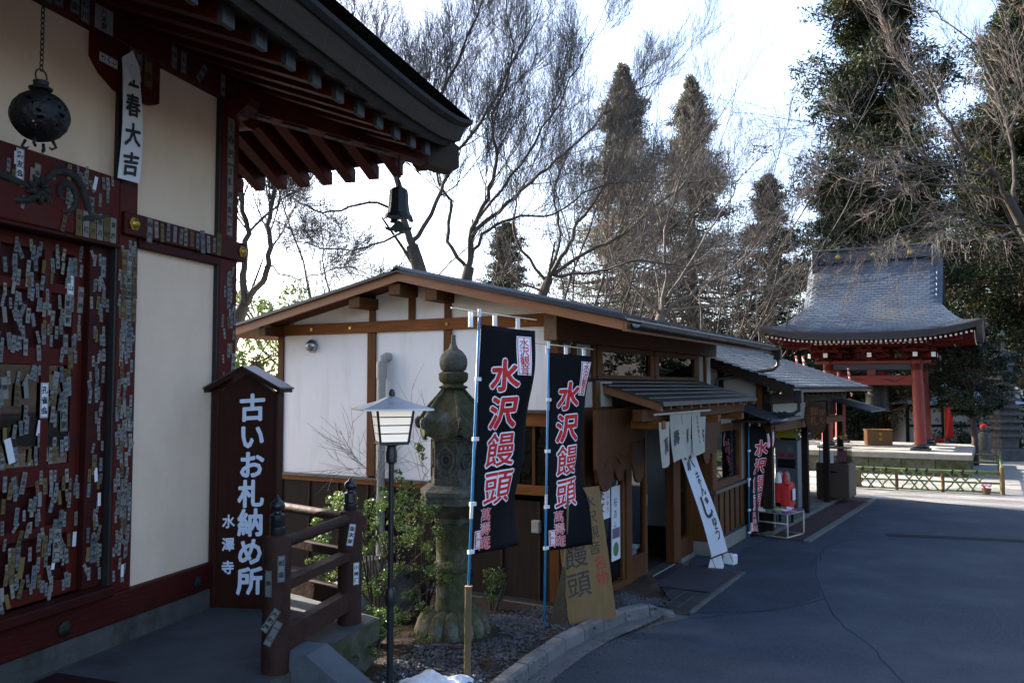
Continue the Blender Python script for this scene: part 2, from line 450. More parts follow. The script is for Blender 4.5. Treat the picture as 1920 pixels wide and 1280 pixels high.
def asphalt():
    m = mk('asphalt', (.082, .100, .128), (.013, .020, .030), 32, .85, 1.0, 120, c3=(.070, .086, .110), s3=.6, t3=.54, detail=12, nrough=.80)
    return m
asphalt()
mk('asphalt_old', (.064, .080, .104), (.010, .016, .025), 34, .85, 1.0, 120, c3=(.056, .070, .092), s3=.8, t3=.56, detail=12, nrough=.80)
mk('concrete_gutter', (.22, .225, .225), (.15, .155, .16), 12, .9, .3, 90, c3=(.10, .105, .11), s3=2, t3=.6)
mk('crack', (.022, .028, .037), (.014, .018, .025), 30, .95)
mk('carpet_red', (.12, .030, .032), (.08, .020, .022), 60, .95, .6, 200)
mk('ground_bare', (.15, .125, .10), (.085, .072, .058), 3, .95, .5, 20)
mk('sunlit_gravel_court', (.31, .29, .265), (.19, .18, .165), 40, .95, .6, 120, c3=(.34, .32, .29), s3=.5, t3=.58)

# ------------------------------------------------------------------ lettering: glyph outlines of the built-in font as flat mesh
_gl = {}
def glyph(ch, off=0.0, res=2):
    key = (ch, round(off, 4), res)
    if key in _gl: return _gl[key]
    cu = bpy.data.curves.new('glyph', 'FONT')
    cu.body = ch; cu.size = 1.0; cu.resolution_u = res; cu.offset = off; cu.align_x = 'LEFT'
    ob = bpy.data.objects.new('glyph', cu)
    COL.objects.link(ob)
    bpy.context.view_layer.update()
    dg = bpy.context.evaluated_depsgraph_get()
    me = bpy.data.meshes.new_from_object(ob.evaluated_get(dg))
    vs = [(q.co.x, q.co.y) for q in me.vertices]
    fs = [tuple(p.vertices) for p in me.polygons]
    bpy.data.objects.remove(ob); bpy.data.curves.remove(cu); bpy.data.meshes.remove(me)
    # centre the em box on 0
    if off == 0.0 or (ch, 0.0, res) not in _gl:
        pass
    vs = [(x - .5, y - .38) for (x, y) in vs]
    _gl[key] = (vs, fs)
    return _gl[key]
def split_tris(vs, fs, maxlen):
    vs = list(vs); out = []
    st = []
    for f in fs:
        for k in range(1, len(f)-1): st.append((f[0], f[k], f[k+1]))
    mids = {}
    while st:
        a, b, c = st.pop()
        e = [(math.dist(vs[a], vs[b]), a, b, c), (math.dist(vs[b], vs[c]), b, c, a), (math.dist(vs[c], vs[a]), c, a, b)]
        l, p, q, r = max(e)
        if l <= maxlen: out.append((a, b, c)); continue
        k = (min(p, q), max(p, q))
        if k not in mids:
            mids[k] = len(vs); vs.append(tuple((vs[p][i]+vs[q][i])/2 for i in range(2)))
        m = mids[k]
        st.append((p, m, r)); st.append((m, q, r))
    return vs, out
def lettering(mb, text, cx, top, size, step, place, off=0.02, m=0, lift=0.0, slant=0.0, rise=0.0, wide=1.0, res=2, maxlen=None):
    """stack the characters of text downwards from 'top' (v axis up), centred on cx; place(u,v,lift)->xyz; rise lifts strokes to the right as a brush does"""
    v = top - step/2
    for ch in text:
        if ch != ' ':
            # a heavier brush = the outline laid down again round a small circle, each copy a hair above the last
            vs, fs = glyph(ch, off if res == 1 else 0.0, res)
            nb = 1 if (res == 1 or off <= .004) else (5 if off < .03 else 9)
            base = [(cx + (x*wide + y*slant)*size, v + (y + x*rise)*size) for (x, y) in vs]
            if maxlen: base, fs = split_tris(base, fs, maxlen)
            for k in range(nb):
                dx, dy = (0, 0) if k == 0 else (off*size*math.cos(2*math.pi*k/(nb-1)), off*size*math.sin(2*math.pi*k/(nb-1)))
                mb.add([place(a+dx, b+dy, lift+k*.00016) for (a, b) in base], fs, m)
        v -= step
    return mb

def chars(name, m, parent, text, cx, top, size, step, place, smooth=False, **kw):
    """one part per character"""
    out = []
    for i, ch in enumerate(text):
        if ch == ' ': continue
        q = MB(); lettering(q, ch, cx, top-i*step, size, step, place, **kw)
        out.append(q.build(name, m, parent))
    return out

# ================================================================== GROUND
def smooth01(a, b, x):
    t = max(0, min(1, (x-a)/(b-a))); return t*t*(3-2*t)
def ground_z(x, y):
    # falls away to the left behind the hall, climbs as a wooded bank behind the bell tower
    z = -.03
    z -= 9*smooth01(16, 60, y)*smooth01(3, -12, x)
    z += 7*smooth01(40, 90, y)*smooth01(2, 14, x)
    z += 1.2*smooth01(16, 40, x)*smooth01(18, 30, y)
    return z
gx = [-400, -220, -120, -70, -45, -30, -20, -14, -10, -6, -3, 0, 3, 6, 9, 12, 15, 18, 22, 27, 33, 42, 56, 80, 130, 230, 400]
gy = [-200, -90, -40, -15, -5, 0, 4, 8, 12, 16, 18, 20, 22, 24, 26, 28, 31, 35, 40, 46, 54, 64, 80, 105, 150, 260, 420]
mb = MB()
for yy in gy:
    for xx in gx: mb.v.append((xx, yy, ground_z(xx, yy)))
n = len(gx)
for j in range(len(gy)-1):
    for i in range(n-1):
        a = j*n+i; mb.f.append((a, a+1, a+n+1, a+n)); mb.m.append(0)
tag(mb.build('ground', 'ground_bare', smooth=True), kind='structure')

# court in front of the bell tower and the asphalt road
def sheet(name, poly, z, m, sub=None):
    bm = bmesh.new()
    f = bm.faces.new([bm.verts.new((p[0], p[1], z)) for p in poly])
    bmesh.ops.triangulate(bm, faces=[f])
    me = bpy.data.meshes.new(name); bm.to_mesh(me); bm.free()
    me.materials.append(MAT[m])
    return link(name, me)
kerb_out = [(900, 1330), (960, 1300), (1020, 1268), (1080, 1232), (1140, 1203), (1200, 1180), (1250, 1166), (1292, 1156)]
KO = [unz(px, py, 0.0) for px, py in kerb_out]
road_edge = [unz(1297, 1142, 0), unz(1384, 1074, 0)]
rp = [(p.x, p.y) for p in KO]
road_poly = [(.9, -6), (-1.2, -6), (-1.4, 2.5), (-.9, 5.2)] + rp + [(road_edge[0].x, road_edge[0].y), (2.55, 12.3), (3.0, 13.6), (3.7, 14.9), (5.5, 17.8), (7.0, 20.2), (8.2, 19.75),
             (9.3, 18.4), (10.5, 17.2), (13.5, 15.6), (17, 14.6), (26, 13), (26, -6)]
o = sheet('road', road_poly, 0.0, 'asphalt'); tag(o, kind='structure')
road = o
court_poly = [(6.4, 20.2), (7.0, 20.22), (8.2, 19.77), (9.3, 18.42), (10.5, 17.22), (13.5, 15.62), (17, 14.62), (26, 13.02), (40, 11), (40, 33), (4.5, 33), (4.8, 24)]  # near edge follows the shadow edge; front strip is sunlit asphalt painted pale
tag(sheet('temple_court', court_poly, -.006, 'sunlit_gravel_court'), kind='structure')

# older strip of asphalt along the shop front, seams and the cut trench
def ribbon(pts, wd, z, jit=.0):
    pts = [Vector((p[0], p[1], 0)) for p in pts]
    out = []
    for i in range(len(pts)-1):
        a, b = pts[i], pts[i+1]; k = max(2, int((b-a).length/.22))
        for q in range(k): out.append(a.lerp(b, q/k))
    out.append(pts[-1])
    if jit:
        for i in range(1, len(out)-1): out[i] = out[i] + Vector((random.gauss(0, jit), random.gauss(0, jit), 0))
    m_ = MB()
    for i, p in enumerate(out):
        d = (out[min(i+1, len(out)-1)] - out[max(i-1, 0)]).normalized(); nn = Vector((-d.y, d.x, 0))
        ww = wd*(.6+.8*random.random()) if jit else wd
        m_.v += [tuple(p+nn*ww/2+Vector((0, 0, z))), tuple(p-nn*ww/2+Vector((0, 0, z)))]
    for i in range(len(out)-1):
        m_.f.append((2*i, 2*i+1, 2*i+3, 2*i+2)); m_.m.append(0)
    return m_
def gp(l): return [unz(a, b, 0) for a, b in l]
ribbon(gp([(1700, 1285), (1640, 1220), (1575, 1165), (1545, 1122), (1540, 1100), (1528, 1072), (1545, 1028), (1580, 1014), (1662, 1003)]), .010, .004, .016).build('crack', 'crack', road)
ribbon(gp([(1545, 1122), (1480, 1140), (1400, 1148), (1290, 1160)]), .009, .004, .014).build('crack', 'crack', road)
ribbon(gp([(1662, 1003), (1790, 1008), (1925, 1014)]), .30, .004).build('trench_patch', 'crack', road)
old = [unz(*q, 0) for q in [(1300, 1150), (1400, 1146), (1480, 1138), (1540, 1118), (1536, 1100), (1524, 1072), (1540, 1030), (1500, 1010), (1440, 1010), (1390, 1030), (1384, 1074)]]
o = sheet('asphalt_patch', [(p.x, p.y) for p in old], .0025, 'asphalt_old'); o.parent = road

# ---------------------------------------------------------------- frames of the buildings
TA = R(-16.35); TP = Vector((-2.16, 6.52, 0))          # temple hall corner, local x = out of the wall, y = along the wall
SA = R(-29.3);  SP = Vector((.475, 9.5, 0))            # shop corner, local x = out of the front, y = along the front
BA = R(-29.3);  BP = Vector((11.48, 26.9, 0))          # bell tower centre
KA = R(-32.5);  KP = Vector((4.63, 14.05, 0))          # second shop, near eave corner
def frame(P, A): return Matrix.Translation(P) @ Matrix.Rotation(A, 4, 'Z')
TM, SM, BM_, KM = frame(TP, TA), frame(SP, SA), frame(BP, BA), frame(KP, KA)
def tl(p): return TM.inverted() @ Vector(p)
def s_l(p): return SM.inverted() @ Vector(p)

# ---------------------------------------------------------------- planting bed with soil, gravel, kerb
kerb_in = [(1262, 1124), (1225, 1124), (1160, 1138), (1100, 1160), (1040, 1190), (985, 1225), (935, 1262), (890, 1300)]
KI = [unz(px, py, .13) for px, py in kerb_in]
def soil_z(x, y):
    d = (Vector((x, y)) - Vector((-.57, 8.3))).length
    return .085 + .10*math.exp(-(d/.75)**2) + .05*math.exp(-((x+.9)**2+(y-6.4)**2)/.5) + .012*math.sin(x*7+y*5)*math.cos(y*6-x*3)
mb = MB()
bed_left = [unz(560, 1130, .1), Vector((-4.5, 12.5, 0))]
NX, NY = 46, 56
for j in range(NY+1):
    for i in range(NX+1):
        x = -4.2 + 6.6*i/NX; y = 4.2 + 8.6*j/NY
        # keep inside the kerb: slide points onto it
        kx = None
        for a, b in zip(KI[:-1], KI[1:]):
            lo, hi = sorted((a.y, b.y))
            if lo <= y <= hi and hi > lo:
                f = (y-a.y)/(b.y-a.y); kx = a.x+(b.x-a.x)*f; break
        if kx is None: kx = KI[0].x if y > KI[0].y else KI[-1].x - (KI[-1].y-y)*.5
        xx = min(x, kx-.004)
        mb.v.append((xx, y, soil_z(xx, y)+random.gauss(0, .006)))
for j in range(NY):
    for i in range(NX):
        a = j*(NX+1)+i; mb.f.append((a, a+1, a+NX+2, a+NX+1)); mb.m.append(0)
tag(mb.build('planting_bed', 'soil', smooth=True), kind='structure')

def pebbles(name, n, region, size, m):
    V = []; F = []; base = np.array([[1, 0, 0], [-1, 0, 0], [0, 1, 0], [0, -1, 0], [0, 0, 1], [0, 0, -1]], float)
    tri = np.array([[0, 2, 4], [2, 1, 4], [1, 3, 4], [3, 0, 4], [2, 0, 5], [1, 2, 5], [3, 1, 5], [0, 3, 5]])
    k = 0
    while k < n:
        p = region()
        if p is None: continue
        s = size*(.5+random.random()**2*1.6)
        q = base*np.array([s, s*random.uniform(.6, 1), s*random.uniform(.4, .7)])*rng.uniform(.75, 1.2, (6, 1))
        a = random.uniform(0, 6.28); c, sn = math.cos(a), math.sin(a)
        q = q @ np.array([[c, -sn, 0], [sn, c, 0], [0, 0, 1]])
        V.append(q+np.array(p)); F.append(tri+6*k); k += 1
    me = np_mesh(name, np.concatenate(V), np.concatenate(F), m)
    return link(name, me)
def reg_gravel():
    f = random.random(); i = f*(len(KI)-1); a = KI[int(i)]; b = KI[min(int(i)+1, len(KI)-1)]
    p = a.lerp(b, i-int(i)); d = random.random()**.8*1.0*(0.6+.4*f)
    x, y = p.x-.03-d*.85, p.y+d*.5+random.gauss(0, .1)
    L = s_l((x, y, 0))
    if L.y > -.05 and L.x < .42: return None
    if math.hypot(x+.57, y-8.3) < .45: return None
    return (x, y, soil_z(x, y)+.008)
tag(pebbles('gravel', 5200, reg_gravel, .017, 'pebble'), 'dark crushed gravel between the kerb and the shop wall', 'gravel', kind='stuff')
def reg_soil():
    x = random.uniform(-1.6, .3); y = random.uniform(6.0, 8.2); return (x, y, soil_z(x, y)+.004)
tag(pebbles('loose_stones', 700, reg_soil, .014, 'pebble'), 'scattered small stones on the bare soil by the lamp post', 'stones', kind='stuff')

# kerb stones
kb = thing('kerb', 'curved pale concrete kerb edging the gravel bed beside the road', 'kerb', (KI[3].x, KI[3].y, 0))
def along(pts, f):
    ls = [0]
    for a, b in zip(pts[:-1], pts[1:]): ls.append(ls[-1]+(b-a).length)
    s = f*ls[-1]
    for i in range(len(pts)-1):
        if s <= ls[i+1] or i == len(pts)-2:
            return pts[i].lerp(pts[i+1], (s-ls[i])/(ls[i+1]-ls[i]))
KIr = KI[::-1]
KW = .13
def kerb_pt(f):
    a = along(KIr, max(0, f-.01)); b = along(KIr, min(1, f+.01)); d = (b-a).normalized(); nn = Vector((d.y, -d.x, 0))
    return along(KIr, f), nn
NK = 9
for k in range(NK):
    f0, f1 = k/NK+.0022, (k+1)/NK-.0022
    m_ = MB(); q = 4
    last = k == NK-1
    for i in range(q+1):
        p, nn = kerb_pt(f0+(f1-f0)*i/q)
        h = .13 + random.gauss(0, .0015)
        if last: h = .13 - .11*(i/q)
        a = p; c = p + nn*KW
        prof = [(a, -.05), (a, h-.012), (a+nn*.015, h), (c-nn*.022, h), (c, h-.022), (c+nn*.012, -.05)]
        for (pp, z) in prof: m_.v.append((pp.x-KI[3].x, pp.y-KI[3].y, z))
    for i in range(q):
        for s in range(6):
            s2 = (s+1) % 6
            m_.f.append((i*6+s, i*6+s2, (i+1)*6+s2, (i+1)*6+s)); m_.m.append(0)
    m_.f.append(tuple(range(5, -1, -1))); m_.m.append(0)
    m_.f.append(tuple(q*6+s for s in range(6))); m_.m.append(0)
    m_.build('kerb_stone', 'kerb', kb)
m_ = MB()
for i in range(31):
    p, nn = kerb_pt(i/30*.97)
    a = p+nn*(KW+.008); b = p+nn*(KW+.20*min(1, (1-i/30)*5+.15))
    m_.v += [(a.x-KI[3].x, a.y-KI[3].y, .012), (b.x-KI[3].x, b.y-KI[3].y, .004)]
for i in range(30): m_.f.append((2*i, 2*i+1, 2*i+3, 2*i+2)); m_.m.append(0)
m_.build('gutter_strip', 'concrete_gutter', kb)

# snow heap at the foot of the stake
mb = MB()
c = unz(812, 1282, .1)
def snowf(u, v):
    r = v; t = u*2*math.pi
    rx = .30*(1+.16*math.sin(3*t+1)+.08*math.sin(7*t)); ry = .18*(1+.1*math.sin(5*t))
    x = c.x+rx*r*math.cos(t); y = c.y+ry*r*math.sin(t)
    h = .085*(1-r**2)**.8*(1+.22*math.sin(17*x+1)+.18*math.cos(23*x+19*y)+.10*math.sin(61*x)*math.cos(53*y))
    return (x, y, soil_z(x, y)-.012+max(0, h))
mb.grid(snowf, 64, 22)
tag(mb.build('snow_heap', 'snow', smooth=True), 'small heap of old snow on the soil by the wooden stake', 'snow')

# boulder beside the deck
def rock(name, label, c, sx, sy, sz, seed, m='boulder', n=18):
    r = np.random.default_rng(seed)
    bm = bmesh.new(); bmesh.ops.create_icosphere(bm, subdivisions=3, radius=1)
    planes = [(Vector(r.normal(size=3)).normalized(), r.uniform(.62, .9)) for _ in range(n)]
    for v in bm.verts:
        for (nn, d) in planes:
            k = v.co.dot(nn)
            if k > d: v.co -= nn*(k-d)
        v.co *= 1+.03*r.normal()
        v.co = Vector((v.co.x*sx, v.co.y*sy, max(v.co.z, -.3)*sz))
    me = bpy.data.meshes.new(name); bm.to_mesh(me); bm.free(); me.materials.append(MAT[m])
    o = link(name, me, loc=c, rz=seed)
    return tag(o, label, 'rock')
p = un(610, 1040, 7.3); rock('boulder', 'large mossy garden boulder behind the red railing', (p.x, p.y, .32), .75, .5, .52, 5)
p = un(715, 1010, 8.9); rock('garden_rock', 'grey garden rock half hidden behind the leafy shrub', (p.x, p.y, .30), .42, .35, .5, 9, 'stone_grey')
p = unz(830, 1200, .12); 
o = rock('flat_stone', 'broad flat mossy stone under the stone lantern', (-.57, 8.28, .03), .74, .62, .12, 3, 'stone_moss', 6)
p = unz(920, 1250, .1); rock('brown_stone', 'small brown stone sunk in the soil near the kerb', (p.x, p.y, .10), .13, .10, .08, 12, 'soil')

# ================================================================== DECK, STEPS AND RAILING IN FRONT OF THE HALL
dk = thing('concrete_deck', 'raised concrete deck with mossy edge along the temple wall', 'deck', TP, TA)
m_ = MB(); m_.prism([(.055, -4.6), (1.34, -4.6), (1.34, -.15), (.055, .45)], .76, .90, axis='z'); m_.build('slab', 'slab_moss', dk)
m_ = MB(); m_.prism([(.075, -4.58), (1.325, -4.58), (1.325, -.165), (.075, .42)], .89, .904, axis='z'); m_.build('floor_screed', 'deck_concrete', dk)
MB().box(.06, 1.05, -4.4, -.35, -.1, .76).build('support_wall', 'foundation', dk)
MB().add([(.12, -3.9, .912), (1.3, -3.9, .912), (1.3, -2.18, .912), (.96, -1.78, .912), (.12, -1.72, .912),
          (.12, -3.9, .905), (1.3, -3.9, .905), (1.3, -2.18, .905), (.96, -1.78, .905), (.12, -1.72, .905)],
         [(0, 1, 2, 3, 4), (4, 3, 8, 9), (3, 2, 7, 8), (2, 1, 6, 7)]).build('carpet', 'carpet_maroon', dk)
st = thing('stone_steps', 'concrete steps with sloping side wall descending from the deck', 'steps', TP, TA)
m_ = MB(); m_.prism([(1.30, .905), (1.30, 1.0), (1.44, 1.0), (2.75, .14), (2.75, -.05), (1.345, -.05), (1.345, .905)], -1.32, -1.08)
m_.build('side_wall', 'stair_concrete', st)
for k in range(5):
    MB().box(1.345+.27*k, 1.345+.27*(k+1)+.02, -4.4, -1.33, -.05, .74-.16*k, bev=.008).build('step', 'stair_concrete', st)
tr = MB().box(-1.1, 6, -14, -4.65, -.1, .88); o = tr.build('paved_terrace', 'deck_concrete', loc=TP, rz=TA); tag(o, kind='structure')

rl = thing('railing', 'worn red round-post railing with black caps at the deck edge', 'railing', TM @ Vector((1.2, -.84, .905)), TA)
def rpos(x, y): return (x-1.2, y+.84)
def newel(x, y, r, top):
    X, Y = rpos(x, y)
    m_ = MB(); m_.lathe([(r, 0), (r, top-.10), (r*.99, top-.05), (r*.86, top-.012), (r*.5, top)], 20, X, Y)
    p_ = m_.build('post', 'rail_red', rl, smooth=50)
    c_ = MB(); z = top-.005
    c_.lathe([(r*.52, z), (r*.56, z+.01), (r*.56, z+.045), (r*.50, z+.05), (r*.55, z+.055), (r*.52, z+.115), (r*.30, z+.125), (r*.28, z+.135),
              (r*.50, z+.15), (r*.54, z+.165), (r*.46, z+.185), (r*.22, z+.198), (r*.10, z+.215), (.004, z+.225)], 16, X, Y)
    c_.build('cap', 'black_iron_cap', p_, smooth=40)
    return p_
P1 = newel(1.26, -1.34, .078, .76); P2 = newel(1.20, -.33, .082, .76); P3 = newel(.22, .14, .075, .76)
def rail(a, b, z, r=None, h=None, wd=.06):
    A = Vector((*rpos(*a), z)); B = Vector((*rpos(*b), z))
    m_ = MB()
    if r: m_.tube([A, A.lerp(B, .33), A.lerp(B, .66), B], r, 12)
    else:
        d = (B-A).normalized(); nn = Vector((-d.y, d.x, 0))*wd/2; u = Vector((0, 0, h/2))
        vs = [A+nn-u, A-nn-u, A-nn+u, A+nn+u, B+nn-u, B-nn-u, B-nn+u, B+nn+u]
        m_.add(vs, [(0, 1, 2, 3), (7, 6, 5, 4), (0, 4, 5, 1), (1, 5, 6, 2), (2, 6, 7, 3), (3, 7, 4, 0)])
    return m_.build('rail', 'rail_red', rl, smooth=50)
for a, b in (((1.26, -1.34), (1.2, -.33)), ((1.2, -.33), (.22, .14))):
    rail(a, b, .70, r=.035); rail(a, b, .46, h=.055, wd=.075); rail(a, b, .16, h=.12, wd=.07)

# grit and dead leaves gathered along the kerb and the shop front
def reg_grit():
    f = random.random()*.97; p, nn = kerb_pt(f); d = KW+.05+abs(random.gauss(0, .22)); return (p.x+nn.x*d, p.y+nn.y*d, .006)
tag(pebbles('road_grit', 900, reg_grit, .006, 'pebble'), 'fine grit lying on the asphalt along the kerb', 'grit', kind='stuff')
mb = MB()
for i in range(150):
    k = random.random()
    if k < .5:
        p, nn = kerb_pt(random.random()*.97); d = KW+.03+abs(random.gauss(0, .18)); x, y, z = p.x+nn.x*d, p.y+nn.y*d, .010
    elif k < .75: q_ = SM @ Vector((.66+abs(random.gauss(0, .25)), random.uniform(3.3, 6.2), 0)); x, y, z = q_.x, q_.y, .008
    else: x, y = random.uniform(-1.6, .2), random.uniform(6.0, 8.0); z = soil_z(x, y)+.012
    a = random.uniform(0, 6.28); s_ = random.uniform(.012, .026); c_, n_ = math.cos(a), math.sin(a); h = random.uniform(.002, .010)
    mb.add([(x-c_*s_, y-n_*s_, z), (x-n_*s_*.5, y+c_*s_*.5, z+h), (x+c_*s_, y+n_*s_, z+h*.4), (x+n_*s_*.5, y-c_*s_*.5, z+.001)], [(0, 1, 2), (0, 2, 3)])
tag(mb.build('fallen_leaves', 'dead_leaf'), 'scattered brown fallen leaves along kerb and shop front', 'leaves', kind='stuff')

def reg_snow():
    a = random.uniform(0, 6.28); d = random.uniform(.26, .46); x, y = c.x+d*math.cos(a), c.y+.6*d*math.sin(a); return (x, y, soil_z(x, y)+.004)
c = unz(812, 1282, .1)
tag(pebbles('snow_crumbs', 70, reg_snow, .013, 'snow'), 'crumbs of old snow scattered round the snow heap', 'snow', kind='stuff')

# ================================================================== TEMPLE HALL
th = thing('temple_hall', 'dark red temple hall with white plaster panels covered in pasted name slips', 'temple', TP, TA)
YB = -9.0
MB().box(-.35, .045, YB, .10, .55, 1.045, bev=.01).build('foundation', 'foundation', th)
MB().box(-.30, .060, YB, .02, 1.045, 1.225, bev=.008).build('sill_beam', 'red_beam_h', th)
MB().box(-.02, .10, YB, -1.27, 1.225, 1.285, bev=.008).build('threshold', 'red_lacquer_dark', th)
for y in (-1.62, -.42):
    m_ = MB(); m_.lathe([(.046, 0), (.046, .012), (.030, .022), (.012, .030), (.003, .034)], 14)
    q = m_.build('beam_boss', 'iron', th, smooth=40)
    q.rotation_euler = (0, R(90), 0); q.location = (.060, y, 1.12)
# posts
def post(y0, y1, z0, z1, x0=-.2, x1=.055, m='red_lacquer'):
    return MB().box(x0, x1, y0, y1, z0, z1, bev=.006).build('post', m, th)
post(-.215, .0, 1.225, 4.66)
post(-1.245, -1.085, 1.225, 4.66, x1=.050)
post(-1.42, -1.265, 1.285, 3.38, x1=.0, m='red_lacquer_dark')
MB().box(-.2, .04, -1.265, -1.245, 1.225, 4.66).build('shadow_gap', 'black_line', th)
MB().box(-.2, .046, -.232, -.215, 1.225, 4.66).build('shadow_gap', 'black_line', th)
MB().box(-.2, .043, -1.085, -1.072, 1.225, 3.41).build('shadow_gap', 'black_line', th)
# plaster panels
MB().box(-.18, .012, -1.085, -.215, 1.225, 3.42).build('plaster_panel', 'plaster_temple', th)
MB().box(-.18, .012, -1.085, -.215, 3.42, 4.70).build('plaster_panel', 'plaster_temple', th)
MB().box(-.18, .012, YB, -1.255, 3.80, 4.70).build('plaster_panel', 'plaster_temple', th)
# tie rail with gold bosses
MB().box(-.10, .085, -1.235, .075, 3.455, 3.60, bev=.008).build('tie_rail', 'red_beam_h', th)
MB().box(-.10, .060, -1.072, -.217, 3.395, 3.455, bev=.004).build('tie_rail_lower', 'red_lacquer_dark', th)
def boss(x, y, z):
    m_ = MB(); m_.lathe([(.046, 0), (.048, .008), (.038, .014)], 6, rot=R(30)); m_.lathe([(.03, .012), (.032, .02), (.018, .034), (.006, .038)], 12)
    q = m_.build('gold_boss', 'gold', th, smooth=30); q.rotation_euler = (0, R(90), 0); q.location = (x, y, z)
boss(.085, -1.16, 3.53); boss(.085, .015, 3.53)
# lintel with carved scroll
MB().box(-.15, .062, YB, -1.262, 3.385, 3.80, bev=.008).build('lintel', 'red_lacquer', th)
MB().box(-.10, .072, YB, -1.258, 3.358, 3.384, bev=.006).build('lintel_moulding', 'red_lacquer_dark', th)
def curl(y0, z0, r0, turns, dirn, wd, a0=0, n=26):
    pts = []; rd = []
    for i in range(n):
        f = i/(n-1); a = a0+dirn*f*turns*2*math.pi; r = r0*(1-f)**.8+.012
        pts.append((.062, y0+r*math.cos(a), z0+r*math.sin(a))); rd.append(wd*(.35+.65*math.sin(math.pi*min(1, f*1.1+.05))))
    m_ = MB(); m_.tube(pts, rd, 7); m_.build('scroll', 'carved_grey', th, smooth=True)
def vine(pts, wd):
    pts = [Vector((.060, a, b)) for a, b in pts]; out = []
    for i in range(len(pts)-1):
        p0, p1, p2, p3 = pts[max(i-1, 0)], pts[i], pts[i+1], pts[min(i+2, len(pts)-1)]
        for k in range(5):
            t = k/5; out.append(.5*((2*p1)+(-p0+p2)*t+(2*p0-5*p1+4*p2-p3)*t*t+(-p0+3*p1-3*p2+p3)*t**3))
    out.append(pts[-1]); n = len(out)
    m_ = MB(); m_.tube(out, [wd*(.3+.7*math.sin(math.pi*(i/(n-1))**.7)) for i in range(n)], 7); m_.build('scroll', 'carved_grey', th, smooth=True)
curl(-1.70, 3.60, .085, 1.1, 1, .022, R(-100))
vine([(-1.86, 3.62), (-1.80, 3.70), (-1.70, 3.735), (-1.60, 3.70), (-1.54, 3.60), (-1.50, 3.52), (-1.40, 3.53), (-1.32, 3.57)], .026)
vine([(-1.58, 3.47), (-1.54, 3.50), (-1.48, 3.50), (-1.42, 3.56)], .018)
vine([(-2.30, 3.66), (-2.15, 3.62), (-2.00, 3.60), (-1.90, 3.58)], .024)
vine([(-2.05, 3.50), (-1.95, 3.52), (-1.86, 3.58), (-1.78, 3.52)], .022)
for k in range(9):
    a = k*2*math.pi/9
    m_ = MB(); m_.tube([(.066, -1.89+.02*math.cos(a), 3.59+.02*math.sin(a)), (.078, -1.89+.05*math.cos(a), 3.59+.05*math.sin(a)), (.066, -1.89+.085*math.cos(a), 3.59+.085*math.sin(a))], [.008, .022, .004], 6)
    m_.build('carved_petal', 'carved_grey', th, smooth=True)
# door: stiles, rails, panels, window openings with glass
DX = -.045
dr = link('door', MB().box(-.10, DX-.03, YB, -1.42, 1.285, 3.36).mesh('door', 'red_lacquer_dark'), th)
def dbox(name, y0, y1, z0, z1, m='red_lacquer', x1=DX): return MB().box(-.10, x1, y0, y1, z0, z1, bev=.005).build(name, m, dr)
WZ0, WZ1 = 2.05, 2.62
for (y0, y1) in ((-1.50, -1.42), (-1.72, -1.665), (-2.11, -2.05), (-2.62, -2.55), (-3.2, -3.1), (-3.8, -3.7)):
    dbox('stile', y0, y1, 1.285, 3.36)
for (z0, z1) in ((1.285, 1.37), (1.64, 1.70), (1.93, WZ0), (WZ1, 2.72), (3.04, 3.10), (3.28, 3.36)):
    dbox('door_rail', -3.9, -1.42, z0, z1, x1=DX-.004)
for (y0, y1) in ((-1.665, -1.50), (-2.05, -1.72), (-2.55, -2.11)):
    MB().box(-.073, -.070, y0, y1, WZ0, WZ1).build('window_recess', 'black_line', dr)
    MB().box(-.062, -.058, y0, y1, WZ0, WZ1).build('window_pane', 'glass_dark', dr)
# head beam, bracket arm, wall plate
MB().box(-.22, .075, YB, .12, 4.655, 4.90, bev=.008).build('head_beam', 'red_lacquer', th)
br = [(-1.47, 4.66), (-1.47, 4.50), (-1.44, 4.45), (-1.36, 4.405), (-1.262, 4.40), (-1.262, 4.38), (-1.05, 4.38), (-.93, 4.40), (-.86, 4.44), (-.83, 4.50), (-.83, 4.66)]
br = [(-1.50, 4.655), (-1.50, 4.50), (-1.42, 4.42), (-1.30, 4.36), (-1.262, 4.35), (-1.05, 4.35), (-.97, 4.36), (-.93, 4.38), (-.93, 4.655)]
m_ = MB(); m_.prism(br, .013, .070, axis='x'); m_.build('bracket_arm', 'red_lacquer', th)
m_ = MB(); m_.prism([(.02, 4.655), (.02, 4.56), (.10, 4.53), (.20, 4.535), (.26, 4.58), (.26, 4.655)], -.16, .05, axis='x'); m_.build('bracket_arm', 'red_lacquer', th)
m_ = MB(); m_.prism([(.056, 4.655), (.056, 4.53), (.15, 4.54), (.24, 4.60), (.26, 4.655)], -.18, -.03, axis='y'); m_.build('bracket_arm', 'red_lacquer', th)

# eaves: soffit, rafters, hip rafter, fascia layers, roof
OV = 1.40
def lift(s):                              # upward sweep of the eave near the corner; s = distance from the corner along the eave
    return .11*max(0, 1-s/1.7)**2+.07*max(0, 1-s/.55)**2
def eave_z(x, y):                         # underside of the soffit boards
    d = max(x, y)
    s = OV-min(x, y)
    return 4.97-.38*d + lift(max(0, s))*max(0, min(1, d/OV))
